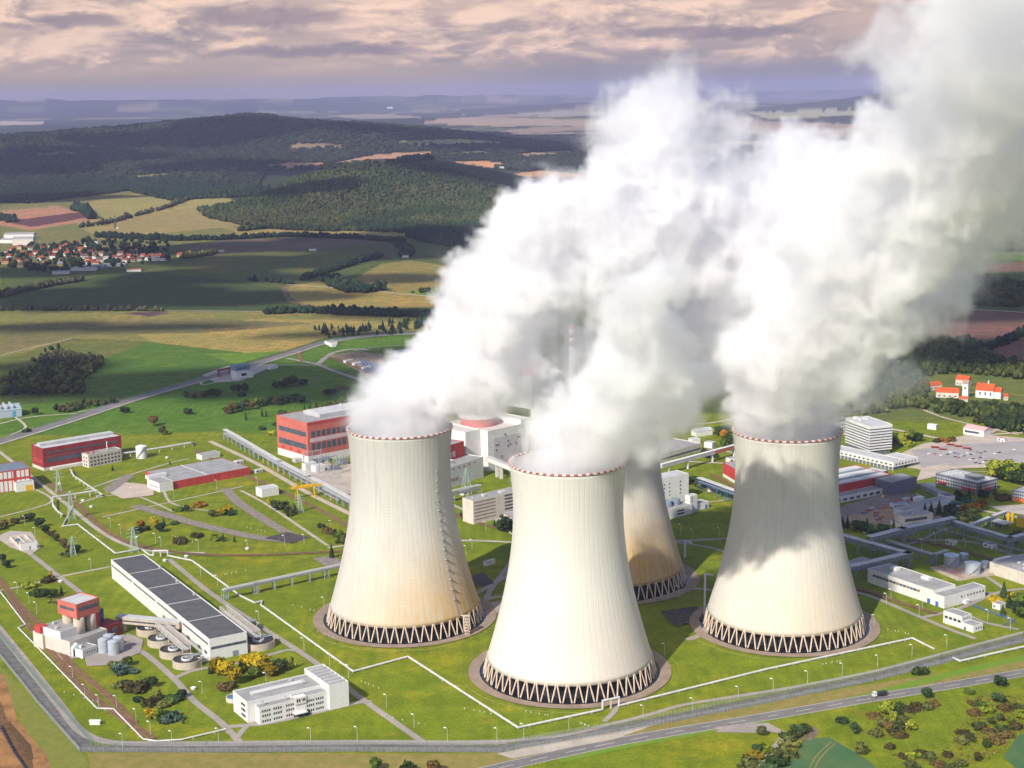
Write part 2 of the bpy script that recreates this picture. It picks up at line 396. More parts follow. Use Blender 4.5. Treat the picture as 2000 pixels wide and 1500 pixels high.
TOWK = ((1188, 835, .26), (1065, 910, .52), (1155, 845, .36), (1279, 870, .27))
def build_steam(step):
    big = []
    for row in PUFFS.strip().replace('\n', '|').split('|'):
        x, y, r, Y, d, crisp = map(float, row.split())
        # the wind leans every plume towards the south-east as it climbs
        k_ = TOWK[1] if Y < 1130 and x < 1440 else TOWK[3] if Y >= 1279 and x < 1700 else TOWK[2] if x > 1400 else TOWK[0]; Y = k_[0] - k_[2] * max(0, k_[1] - 30 - y) ** 1.0
        P = AY(x, y, Y); hi_ = min(1., max(0., (330 - y) / 200)); big.append((P[0], P[1], P[2], r * Y / F, d * (1 - .22 * hi_), crisp * (1 - .3 * hi_)))
    r_ = np.random.default_rng(5); pf = []
    for x, y, z, r, d, cr in big:
        pf.append((x, y, z, r * .80, d, cr))
        n = int(10 + r * .5)
        for k in range(n):                     # smaller billows bulging from each big one
            v = r_.normal(size=3); v /= np.linalg.norm(v)
            rr = r * r_.uniform(.22, .5); q = np.array([x, y, z]) + v * (r * 1.0 - rr * .85) * r_.uniform(.8, 1.12)
            if z < 175 and q[2] < HT + 2: q[2] = HT + abs(q[2] - HT) * .4
            pf.append((*q, rr, d * r_.uniform(.7, 1.1), cr))
    A = np.array(pf)
    lo = np.array([A[:, i].min() for i in range(3)]) - 60; hi = np.array([A[:, i].max() for i in range(3)]) + 60
    lo[2] = HT - 14; hi[2] = min(hi[2], 590.)
    sh = tuple(int(math.ceil((hi[i] - lo[i]) / step)) for i in range(3))
    ax = [lo[i] + (np.arange(sh[i]) + .5) * step for i in range(3)]
    k1 = 1.0 / step
    def cells(m): return (m * k1,) * 3
    # domain warp first, so every later shape is stirred
    wx, wy, wz = (lattice_noise(sh, cells(34), s) * 2 - 1 for s in (1, 2, 3))
    wx2, wy2, wz2 = (lattice_noise(sh, cells(13), s) * 2 - 1 for s in (4, 5, 6))
    X = ax[0][:, None, None].astype(np.float32) + wx * 9 + wx2 * 5
    Y = ax[1][None, :, None].astype(np.float32) + wy * 9 + wy2 * 5
    Z = ax[2][None, None, :].astype(np.float32) + wz * 7 + wz2 * 4
    del wx, wy, wz, wx2, wy2, wz2
    sdf = np.full(sh, 1e3, np.float32); den = np.zeros(sh, np.float32); crs = np.ones(sh, np.float32)
    for x, y, z, r, d, cr in pf:
        e = r + 42
        s0 = [max(0, int((c - e - lo[i]) / step)) for i, c in enumerate((x, y, z))]; s1 = [min(sh[i], int((c + e - lo[i]) / step) + 1) for i, c in enumerate((x, y, z))]
        if any(a >= b for a, b in zip(s0, s1)): continue
        sl = tuple(slice(a, b) for a, b in zip(s0, s1))
        q = np.sqrt((X[sl] - x) ** 2 + (Y[sl] - y) ** 2 + (Z[sl] - z) ** 2) - r
        b = q < sdf[sl]
        sdf[sl] = np.where(b, q, sdf[sl]); den[sl] = np.where(b, d, den[sl]); crs[sl] = np.where(b, cr, crs[sl])
    nz = (lattice_noise(sh, cells(26), 21) - .5) * 26
    for c, a, s in ((14, 15, 22), (8, 11, 23), (4.6, 9.5, 24), (3.1, 7, 25)):
        if c < step * 1.05: continue
        nz += (1 - np.abs(lattice_noise(sh, cells(c), s) * 2 - 1) - .55) * a
    t = -(sdf - nz * np.clip(1.35 - crs * .45, .7, 1.3) * .8) 
    soft = np.clip(17 - 13.5 * crs, 3.2, 14)
    core = np.clip((t + 3) / soft, 0, 1); core = core * core * (3 - 2 * core)
    # thin veil hanging round the weaker parts
    veil = np.clip(1 - (sdf + 4) / 30, 0, 1) * np.clip(1.15 - crs, 0, .7) * np.clip((lattice_noise(sh, cells(20), 31) + .5 * lattice_noise(sh, cells(8), 32) - .72) * 2.2, 0, 1)
    skin = 1 + 1.0 * np.exp(-np.clip(t, 0, 60) / 9)
    rho = skin * core * np.clip(den, 0, 1.1) ** 1.5 * (.55 + .7 * np.clip((lattice_noise(sh, cells(18), 33) + .5 * lattice_noise(sh, cells(7), 34) + .35 * lattice_noise(sh, cells(3.6), 35)) * 1.3 - .52, 0, 1.2)) + veil * .16
    # below the rim plane steam only fills the throats (no leaking through the shells)
    zz = ax[2][None, None, :]
    inside = np.zeros((sh[0], sh[1], 1), bool)
    for cx, cy in TOW.values(): inside |= (((ax[0][:, None] - cx) ** 2 + (ax[1][None, :] - cy) ** 2) < 39.5 ** 2)[:, :, None]
    out_ = np.clip((zz - HT - 1) / 16, 0, 1) ** 1.5; a = TOW['A']; spill = ((ax[0][:, None] - a[0] - 8) ** 2 + (ax[1][None, :] - a[1] + 38) ** 2 < 34 ** 2)[:, :, None]
    rho = np.where(zz < HT + 1, np.where(inside, np.maximum(rho, .5), 0), np.where(inside, rho, rho * out_))
    edge = np.ones(sh, np.float32)
    for i in range(3):
        m_ = np.ones(sh[i], np.float32); w = 4; m_[-w:] = np.linspace(1, 0, w)
        if i < 2: m_[:w] = np.linspace(0, 1, w)
        s_ = [1, 1, 1]; s_[i] = -1; edge *= m_.reshape(s_)
    rho = (rho * edge).astype(np.float32)
    rho[rho < .004] = 0
    me = bpy.data.meshes.new('steam'); N = rho.size
    me.vertices.add(N); at = me.attributes.new('rho', 'FLOAT', 'POINT'); at.data.foreach_set('value', rho.ravel())
    o = bpy.data.objects.new('steam', me); COL.objects.link(o)
    m = bpy.data.materials.new('steam'); m.use_nodes = True; t = NT(m.node_tree); t.n.clear()
    ou = t.new('ShaderNodeOutputMaterial'); pv = t.new('ShaderNodeVolumePrincipled')
    pv.inputs['Color'].default_value = (.997, .993, 1, 1); pv.inputs['Anisotropy'].default_value = .15  # white steam tinted so its shaded depths turn lavender
    pv.inputs['Density Attribute'].default_value = 'density'; pv.inputs['Density'].default_value = STEAM_DENSITY
    t.l.new(pv.outputs[0], ou.inputs['Volume'])
    ng = bpy.data.node_groups.new('steam volume', 'GeometryNodeTree')
    ng.interface.new_socket('Geometry', in_out='INPUT', socket_type='NodeSocketGeometry'); ng.interface.new_socket('Geometry', in_out='OUTPUT', socket_type='NodeSocketGeometry')
    g = NT(ng); gi = g.new('NodeGroupInput'); go = g.new('NodeGroupOutput')
    pos = g.new('GeometryNodeInputPosition').outputs[0]; sp = g.new('ShaderNodeSeparateXYZ'); g.l.new(pos, sp.inputs[0])
    idx = None
    for i, mul in zip(range(3), (sh[1] * sh[2], sh[2], 1)):
        c = g.math('FLOOR', g.math('DIVIDE', g.math('SUBTRACT', sp.outputs[i], float(lo[i])), float(step)))
        c = g.math('MINIMUM', g.math('MAXIMUM', c, 0.), float(sh[i] - 1))
        c = g.math('MULTIPLY', c, float(mul)); idx = c if idx is None else g.math('ADD', idx, c)
    na = g.new('GeometryNodeInputNamedAttribute', data_type='FLOAT'); na.inputs[0].default_value = 'rho'
    si = g.new('GeometryNodeSampleIndex', data_type='FLOAT', domain='POINT')
    g.l.new(gi.outputs[0], si.inputs[0]); g.l.new(na.outputs[0], si.inputs[1]); g.l.new(idx, si.inputs['Index'])
    vc = g.new('GeometryNodeVolumeCube'); g.l.new(si.outputs[0], vc.inputs['Density'])
    vc.inputs['Background'].default_value = 0
    L2 = [float(lo[i] + step * .5) for i in range(3)]; H2 = [float(lo[i] + step * (sh[i] - .5)) for i in range(3)]
    vc.inputs['Min'].default_value = L2; vc.inputs['Max'].default_value = H2
    for i, nme in enumerate(('Resolution X', 'Resolution Y', 'Resolution Z')): vc.inputs[nme].default_value = sh[i]
    sm = g.new('GeometryNodeSetMaterial'); sm.inputs['Material'].default_value = m
    g.l.new(vc.outputs[0], sm.inputs[0]); g.l.new(sm.outputs[0], go.inputs[0])
    md = o.modifiers.new('volume', 'NODES'); md.node_group = ng
    me.materials.append(m)
    tag(o, 'thick white steam rolling up from the four cooling towers and drifting to the upper right', 'steam', kind='stuff')
    return o
# ------------------------------------------------------------------ terrain
def sstep(a, b, x):
    t = np.clip((x - a) / (b - a), 0, 1); return t * t * (3 - 2 * t)
_lat = np.random.default_rng(3).random((256, 256)).astype(np.float64)
def vnoise(x, y):
    xi = np.floor(x).astype(int); yi = np.floor(y).astype(int); fx = x - xi; fy = y - yi
    fx = fx * fx * (3 - 2 * fx); fy = fy * fy * (3 - 2 * fy)
    g = lambda i, j: _lat[i % 256, j % 256]
    return (g(xi, yi) * (1 - fx) + g(xi + 1, yi) * fx) * (1 - fy) + (g(xi, yi + 1) * (1 - fx) + g(xi + 1, yi + 1) * fx) * fy
def fbm2(x, y, o=4):
    s = 0; a = .5
    for k in range(o): s = s + a * vnoise(x * 2 ** k + 17.3 * k, y * 2 ** k + 5.1 * k); a *= .5
    return s
HILLS = [  # x, y, height, sx, sy
    (-545, 6450, 128, 380, 620), (-900, 6100, 40, 420, 500), (-150, 6700, 60, 300, 500),
    (-2300, 11800, 235, 1350, 1300), (-1900, 11900, 36, 380, 600), (-3700, 10500, 135, 1300, 900), (-700, 11200, 125, 950, 900), (-1500, 9000, 48, 800, 500), (-2800, 8500, 44, 900, 500),
    (100, 9800, 40, 900, 600), (900, 8200, 35, 700, 500), (-6200, 13500, 150, 1700, 1500), (-1300, 10300, 110, 700, 450),
    (-9000, 42000, 330, 7000, 3500), (-1500, 46000, 345, 6000, 3000), (-16000, 40000, 300, 5000, 4000),
    (7200, 27000, 290, 2600, 1800), (12000, 27500, 340, 3600, 2000), (2500, 33000, 180, 3500, 2500), (-500, 21000, 90, 2200, 1200), (4200, 19500, 70, 2200, 900)]
def TH(x, y):
    x = np.asarray(x, float); y = np.asarray(y, float)
    h = np.zeros(np.broadcast(x, y).shape)
    for a, b, H_, sx, sy in HILLS: h = h + H_ * np.exp(-((x - a) / sx) ** 2 / 1.0 - ((y - b) / sy) ** 2)
    m = sstep(4600, 7000, y)
    h = h * (.82 + .36 * fbm2(x / 700 + 3, y / 700 + 8)) + m * (fbm2(x / 900 + 31, y / 900) - .47) * 60
    return h * sstep(2700, 5000, y)
def inpoly(px, py, poly):
    c = np.zeros(px.shape, bool); n = len(poly)
    for i in range(n):
        x0, y0 = poly[i]; x1, y1 = poly[(i + 1) % n]
        if y0 == y1: continue
        k = ((y0 > py) != (y1 > py)) & (px < (x1 - x0) * (py - y0) / (y1 - y0) + x0); c ^= k
    return c
def PL(s): return [tuple(map(float, q.split(','))) for q in s.split()]
GRASS = (.142, .182, .010)
FOREST_FLOOR = (.030, .042, .016)
FIELDS = [  # crop / cover colours, some with cloud shade or sunlight put in, outline surveyed on the photograph
    ('0,470 430,462 860,445 1000,430 1200,420 2000,440 2000,800 1640,800 0,840', (.07, .095, .022)),
    ('0,395 180,380 340,362 470,395 480,440 860,452 860,466 470,464 340,478 0,520', (.15, .15, .045)),
    ('140,400 300,372 420,372 455,392 400,410 300,440 200,468 150,440', (.25, .22, .07)),
    ('200,440 330,410 455,400 470,440 330,455 200,470', (.25, .205, .075)),
    ('0,412 110,402 170,418 180,430 60,450 0,440', (.34, .18, .10)),
    ('10,432 160,414 175,424 60,444', (.105, .045, .045)),
    ('430,442 480,447 850,452 835,462 470,458', (.25, .20, .06)),
    ('340,486 440,468 690,462 760,470 620,487 420,500', (.115, .09, .06)),
    ('340,520 460,492 620,488 740,500 640,530 560,550 440,540', (.095, .105, .025)),
    ('420,545 480,520 600,498 560,545', (.075, .10, .028)),
    ('620,488 800,474 830,488 740,505', (.07, .085, .03)),
    ('690,545 745,515 800,508 880,520 890,572 780,572', (.20, .17, .042)),
    ('760,575 890,556 900,580 800,576', (.13, .20, .03)),
    ('0,600 120,555 250,528 430,545 560,565 560,590 640,602 880,602 880,611 0,606', (.048, .075, .022)),  # dark crop, colour lowered further to deepen its cloud shade
    ('555,560 640,545 700,562 890,584 880,602 640,600 575,590', (.25, .20, .05)),
    ('548,562 566,555 560,575 590,592 640,600 600,600 560,588', (.17, .11, .07)),
    ('0,607 520,608 900,621 850,645 640,652 560,684 490,690 280,667 140,662 0,702', (.175, .168, .046)),
    ('240,642 520,622 700,628 880,634 650,656 560,684 490,690 300,668', (.27, .215, .058)),  # sunlit streak across the stubble, put into the colour
    ('0,640 140,630 400,622 620,632 400,650 150,655 0,690', (.15, .135, .05)),
    ('140,690 280,667 490,690 480,712 330,758 160,790 0,812 0,790 160,770', (.07, .135, .018)),
    ('0,700 140,664 290,668 190,705 160,745 0,760', (.115, .13, .03)),
    ('400,690 500,688 560,684 460,712', (.11, .19, .02)),
    ('0,800 230,780 440,722 560,690 640,660 900,645 900,700 720,790 560,860 420,850 0,880', (.075, .15, .014)),
    ('240,612 300,608 330,611 290,618', (.09, .05, .06)),
    ('510,325 560,318 650,318 730,302 850,294 840,306 760,318 560,331', (.40, .24, .13)),
    ('745,276 900,271 985,277 975,284 800,284', (.27, .30, .11)),
    ('880,316 950,314 1000,322 960,328', (.5, .27, .12)),
    ('1000,338 1060,333 1200,348 1200,360 1150,356 1040,352', (.44, .25, .12)),
    ('1160,352 1240,354 1240,368 1130,360', (.16, .26, .06)),
    ('960,262 1180,258 1200,266 1000,268', (.30, .24, .15)),
    ('640,226 760,222 830,230 700,232', (.28, .25, .15)), ('800,236 930,228 1180,234 1180,246 960,247 850,243', (.33, .26, .17)),
    ('1000,222 1180,216 1180,224 1060,228', (.30, .28, .18)), ('1400,246 1560,238 1740,246 1740,262 1500,266', (.33, .26, .18)),
    ('1460,220 1730,212 1740,222 1500,232', (.34, .33, .18)), ('1420,278 1600,270 1700,282 1560,292', (.34, .25, .16)), ('0,236 90,238 80,243 0,245', (.42, .36, .26)),
    ('1470,296 1690,288 1740,300 1640,310', (.25, .27, .12)),
    ('1900,495 2000,490 2000,508 1900,506', (.10, .15, .04)), ('1860,520 2000,512 2000,530 1880,534', (.15, .09, .065)),
    ('1790,662 1830,603 2000,609 2000,652 1900,667', (.150, .080, .058)),
    ('1915,685 2000,652 2000,712', (.160, .085, .058)),
    ('1790,742 1865,728 2010,742 2010,770 1930,757 1850,742', (.42, .23, .11)),
    ('1780,690 1900,700 2010,745 2010,840 1640,840 1640,790', (.11, .135, .03)),
]
CLEAR = [('60,302 130,294 160,301 80,309', (.16, .15, .06)), ('240,346 320,338 352,345 270,352', (.20, .18, .07)), ('545,287 640,279 665,286 580,293', (.24, .18, .10)), ('700,262 790,257 810,262 720,267', (.16, .17, .07)), ('150,326 210,320 225,326 165,332', (.14, .14, .05)), ('860,300 940,294 960,300 880,306', (.17, .19, .07)), ('410,332 470,327 480,333 420,338', (.18, .15, .07)), ('1010,300 1110,294 1130,301 1030,308', (.30, .22, .12))]
FIELDS += CLEAR
def build_terrain():
    d = [-900., -300, 100, 400, 600]
    py = np.arange(1560, 186.4, -1.25)
    for v in py[py > 700][::6]: d.append(float(G(1000, v)[1]))
    for v in py[py <= 700]: d.append(float(G(1000, v)[1]))
    d = np.array(sorted(set(d)))
    d = np.concatenate([d, [d[-1] * 1.6]])
    tx = np.tan(np.linspace(-1, 1, 940) * math.radians(24.5)); tx = np.concatenate([[-1.6, -.9], tx, [.9, 1.6]])
    Y = np.repeat(d[:, None], len(tx), 1); X = tx[None, :] * np.maximum(d, 700)[:, None] * 1.0
    Z = TH(X, Y); Z = np.where(Y > 3000, Z, 0)
    P = np.stack([X, Y, Z], -1).reshape(-1, 3)
    q = PX(np.where(P[:, 1:2] < 300, np.array([[0., 300, 0]]), P)); px, py = q[:, 0], q[:, 1]
    col = np.tile(np.array(GRASS), (len(P), 1))
    far = P[:, 1] > 1900; px2 = px + (fbm2(P[:, 0] / 60, P[:, 1] / 60, 3) - .45) * 4 
    py2 = py + (fbm2(P[:, 0] / 90 + 9, P[:, 1] / 90, 3) - .45) * 2.2
    col[(P[:, 1] > 4300)] = FOREST_FLOOR
    # far plain: patchwork parcels between the woods
    fp = (P[:, 1] > 12500)
    wx_ = P[:, 0] + (fbm2(P[:, 0] / 500, P[:, 1] / 700, 4) - .47) * 900; wy_ = P[:, 1] + (fbm2(P[:, 0] / 600 + 40, P[:, 1] / 700, 4) - .47) * 1500
    cell = np.floor(wx_ / 900 + vnoise(P[:, 0] / 3000, P[:, 1] / 3000) * 2).astype(int) * 131 + np.floor(wy_ / 1400 + vnoise(P[:, 0] / 2500 + 50, P[:, 1] / 2500) * 2).astype(int) * 17
    hsh = (np.sin(cell * 12.9898) * 43758.5453) % 1
    pal = np.array([(.03, .045, .02), (.035, .05, .02), (.04, .05, .025), (.11, .125, .05), (.26, .20, .13), (.04, .05, .02)])
    west = (P[:, 0] < -900) & (P[:, 1] < 30000)
    pc = pal[np.minimum((hsh * 6).astype(int), 5)]; pc[west] = FOREST_FLOOR
    col[fp] = pc[fp]
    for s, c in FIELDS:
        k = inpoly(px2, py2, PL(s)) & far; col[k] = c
    w_, h_ = len(tx), len(d)
    i = np.arange((w_ * h_)).reshape(h_, w_)
    fa = np.stack([i[:-1, :-1], i[:-1, 1:], i[1:, 1:], i[1:, :-1]], -1).reshape(-1, 4)
    m = bpy.data.materials.new('ground'); m.use_nodes = True; t = NT(m.node_tree); b = t.n['Principled BSDF']
    b.inputs['Roughness'].default_value = .95; b.inputs['Specular IOR Level'].default_value = .1
    a = t.new('ShaderNodeVertexColor'); a.layer_name = 'tint'
    p = t.new('ShaderNodeNewGeometry').outputs['Position']
    n1 = t.noise(p, .006, 6, .62); n2 = t.noise(p, .05, 5, .65); n3 = t.noise(p, .45, 4, .7)
    # mowing swaths / drilling rows
    v = t.vmath('MULTIPLY', p, (.9, .9, .9)); rows = t.new('ShaderNodeTexWave', wave_type='BANDS'); t.l.new(t.scale(p, (.8, .55, 0)), rows.inputs[0]); rows.inputs['Scale'].default_value = .03; rows.inputs['Distortion'].default_value = 6; rows.inputs['Detail'].default_value = 3
    dry = t.ramp(t.math('ADD', t.math('MULTIPLY', n1, .55), t.math('MULTIPLY', n2, .45)), .46, .70)
    c = t.mix(t.math('MULTIPLY', dry, .50), a.outputs[0], c4((.25, .20, .035)), 'MIX')
    hue = t.mix(dry, a.outputs[0], t.mix(1., a.outputs[0], c4((1.62, 1.12, 1.15)), 'MULTIPLY'))
    n4 = t.noise(p, .018, 5, .7, .6)
    hue = t.mix(t.ramp(n4, .50, .70, 0., .55), hue, t.mix(1., a.outputs[0], c4((.62, .86, .8)), 'MULTIPLY'))
    worn = t.ramp(t.noise(p, .032, 6, .72, 1.2), .57, .72, 0., .72)
    hue = t.mix(worn, hue, t.mix(1., a.outputs[0], c4((1.95, 1.12, 2.4)), 'MULTIPLY'))
    mow = t.new('ShaderNodeTexWave', wave_type='BANDS'); t.l.new(t.scale(p, (.72, .69, 0)), mow.inputs[0]); mow.inputs['Scale'].default_value = .045; mow.inputs['Distortion'].default_value = 1.6; mow.inputs['Detail'].default_value = 2; mow.inputs['Detail Scale'].default_value = .35
    mk = t.ramp(t.noise(p, .011, 3, .5), .45, .6)
    n5 = t.noise(p, 1.1, 3, .7)
    br = t.math('MULTIPLY', t.math('MULTIPLY', t.ramp(n2, .28, .72, .82, 1.16), t.ramp(n3, .3, .7, .80, 1.18)), t.math('ADD', t.ramp(n5, .3, .7, .90, 1.08), t.math('MULTIPLY', t.math('MULTIPLY', mk, .16), t.math('SUBTRACT', mow.outputs['Fac'], .5))))
    cc = t.new('ShaderNodeCombineXYZ')
    for k in range(3): t.set(cc.inputs[k], br)
    dk = t.ramp(n3, .38, .62, .82, 1.1)
    fin = t.mix(1., hue, cc.outputs[0], 'MULTIPLY')
    t.l.new(fin, b.inputs['Base Color'])
    bp = t.new('ShaderNodeBump'); bp.inputs['Strength'].default_value = .35; bp.inputs['Distance'].default_value = .5; t.l.new(n3, bp.inputs['Height']); t.l.new(bp.outputs[0], b.inputs['Normal'])
    o = np_mesh('ground', P, fa, m, None, True, col)
    tag(o, kind='structure')
    return o
build_terrain()

# ------------------------------------------------------------------ flat sheets: roads, lawns, yards
_level = [0.03]
def lift():
    _level[0] += .006; return _level[0]
def resample(pts, step=None):
    """Catmull-Rom through ground points"""
    P = [Vector(p) for p in pts]
    if len(P) < 3: return P
    out = []
    for i in range(len(P) - 1):
        p0 = P[max(i - 1, 0)]; p1 = P[i]; p2 = P[i + 1]; p3 = P[min(i + 2, len(P) - 1)]
        n = max(2, int((p2 - p1).length / 6))
        for k in range(n):
            t = k / n
            out.append(.5 * ((2 * p1) + (p2 - p0) * t + (2 * p0 - 5 * p1 + 4 * p2 - p3) * t * t + (3 * p1 - p0 - 3 * p2 + p3) * t ** 3))
    out.append(P[-1]); return out
def ribbon(name, pts, w, m, smooth=True, off=0., z=None, kind='structure', parent=None, dash=None):
    P = resample(pts) if smooth else [Vector(p) for p in pts]
    z = lift() if z is None else z
    L = []; R = []
    for i, p in enumerate(P):
        a = P[max(i - 1, 0)]; b = P[min(i + 1, len(P) - 1)]; d = (b - a); d.z = 0; d.normalize(); n = Vector((-d.y, d.x, 0))
        ww = w
        L.append(p + n * (off + ww / 2)); R.append(p + n * (off - ww / 2))
    mb = MB(); acc = 0
    for i in range(len(P) - 1):
        acc += (P[i + 1] - P[i]).length
        if dash and int(acc / dash) % 2: continue
        mb.add([(*R[i].xy, z), (*R[i + 1].xy, z), (*L[i + 1].xy, z), (*L[i].xy, z)], [(0, 1, 2, 3)])
    o = mb.build(name, m, parent)
    if kind and parent is None: tag(o, kind=kind)
    return o
def GP(s, z=0.): return [G(x, y, z) for x, y in PL(s)]
def patch(name, s, m, kind='structure', z=None):
    P = GP(s) if isinstance(s, str) else s
    z = lift() if z is None else z
    bm = bmesh.new(); vs = [bm.verts.new((p[0], p[1], z)) for p in P]; f = bm.faces.new(vs)
    if f.normal.z == 0: bm.normal_update()
    bm.normal_update()
    if f.normal.z < 0: f.normal_flip()
    bmesh.ops.triangulate(bm, faces=[f])
    me = bpy.data.meshes.new(name); bm.to_mesh(me); bm.free(); me.materials.append(m)
    o = bpy.data.objects.new(name, me); COL.objects.link(o); tag(o, kind=kind); return o
M_asph = mat('worn asphalt', (.335, .29, .26), .9, var=.22, scale=.05)
M_road = mat('main road asphalt', (.185, .17, .165), .85, var=.25, scale=.04)
M_conc = mat('concrete paving', (.45, .39, .33), .9, var=.25, scale=.07)
M_old = mat('cracked concrete', (.27, .225, .20), .95, scale=.25, col2=(.17, .14, .11))
M_soil = mat('bare soil', (.36, .18, .065), .95, var=.5, scale=.06)
M_ballast = mat('rusty ballast', (.27, .155, .085), .95, var=.4, scale=.2)
M_rail = mat('rail steel', (.13, .055, .035), .7, var=.4, scale=.5)
M_gravel = mat('grey gravel', (.165, .16, .15), .95, var=.4, scale=.15)
M_rubble = mat('scrap rubble', (.10, .085, .085), .95, var=.6, scale=.3)
M_line = mat('road paint', (.75, .73, .68), .7, var=.2, scale=.4)
M_tan = mat('light tan paving', (.50, .41, .33), .9, var=.2, scale=.06)
M_lawn2 = mat('green lawn', (.105, .165, .016), .95, scale=.12, col2=(.075, .12, .014))  # two lawn greens mixed by noise
M_crop = mat('winter crop', (.045, .115, .048), .95, scale=.03, col2=(.085, .135, .045))
M_drygrass = mat('dry verge', (.26, .19, .06), .95, scale=.12, col2=(.17, .16, .03))
M_lushgrass = mat('lush mown strip', (.105, .215, .012), .95, scale=.15, col2=(.15, .21, .02))

# outside verge, crop fields by the main road, excavation at the lower left
patch('verge', '170,1470 980,1472 980,1484 940,1500 700,1520 180,1520', M_drygrass)
patch('verge', '0,1300 160,1470 190,1520 70,1520 40,1400 0,1340', mat('rough grass', (.20, .19, .035), .95, scale=.15, col2=(.14, .165, .025)))
patch('excavation', '-40,1300 6,1318 22,1360 32,1400 60,1440 92,1475 104,1520 -40,1520', M_soil)
patch('trench', '-30,1352 2,1372 16,1415 40,1450 62,1480 70,1520 58,1520 30,1470 4,1430 -30,1395', mat('dug earth', (.19, .10, .045), .95, var=.6, scale=.25))
patch('trench', '18,1408 60,1455 66,1482 58,1486 40,1452 14,1420', mat('trench shadow soil', (.13, .075, .035), .95, var=.5, scale=.3))  # trench shadow put into a darker soil colour
patch('field', '1520,1505 1570,1443 1620,1440 1700,1488 1740,1530 1500,1540', M_crop)
patch('field', '1990,1505 1960,1480 1985,1440 2040,1405 2060,1520', M_crop)
ribbon('field_track', GP('1570,1530 1592,1480 1625,1448'), .9, M_drygrass, z=.09); ribbon('field_track', GP('1578,1532 1601,1482 1632,1452'), .9, M_drygrass, z=.095)
patch('dirt_lot', '1545,1428 1590,1418 1600,1430 1585,1446 1520,1442', mat('dark dirt', (.22, .16, .12), .95, var=.4, scale=.15))
MAINROAD = GP('840,1530 960,1503 1200,1450 1500,1399 1700,1364 1860,1338 2010,1312 2200,1280')
ribbon('verge', MAINROAD, 26, M_drygrass, off=9)
ribbon('verge', GP('1090,1484 1250,1450 1500,1404 1700,1358 1860,1316 2020,1280'), 9, M_lushgrass)
ribbon('road', MAINROAD, 12.5, M_road)
ribbon('road_marking', MAINROAD, .30, M_line, off=5.6); ribbon('road_marking', MAINROAD, .30, M_line, off=-5.6); ribbon('road_marking', MAINROAD, .32, M_line, off=-.4, dash=12)
ribbon('side_road', GP('1400,1424 1470,1418 1525,1430 1528,1446 1490,1482 1450,1530'), 6, M_asph)
patch('slip_area', '1395,1430 1440,1415 1500,1412 1530,1428 1490,1432', M_asph)
# perimeter road and the raked strip between the two fences
FEN = GP('-60,1190 0,1262 90,1372 170,1463 400,1463 700,1461 980,1463 1200,1425 1450,1376 1700,1325 1850,1287 2010,1245 2200,1195')
ribbon('raked_strip', FEN, 10.5, M_gravel, False)
ribbon('perimeter_road', GP('-60,1160 0,1232 60,1306 120,1382 158,1428 210,1449 300,1453 400,1453 700,1450 880,1451 990,1449'), 7, M_asph)
ribbon('perimeter_road', GP('980,1449 1100,1436 1200,1413 1260,1398 1330,1378 1400,1366 1560,1341'), 4.2, M_asph)
ribbon('perimeter_road', GP('1500,1351 1700,1313 1850,1274 2010,1232'), 3.4, M_asph)
patch('hardstanding', '970,1472 1020,1461 1200,1430 1290,1412 1200,1444 1000,1482', M_conc)
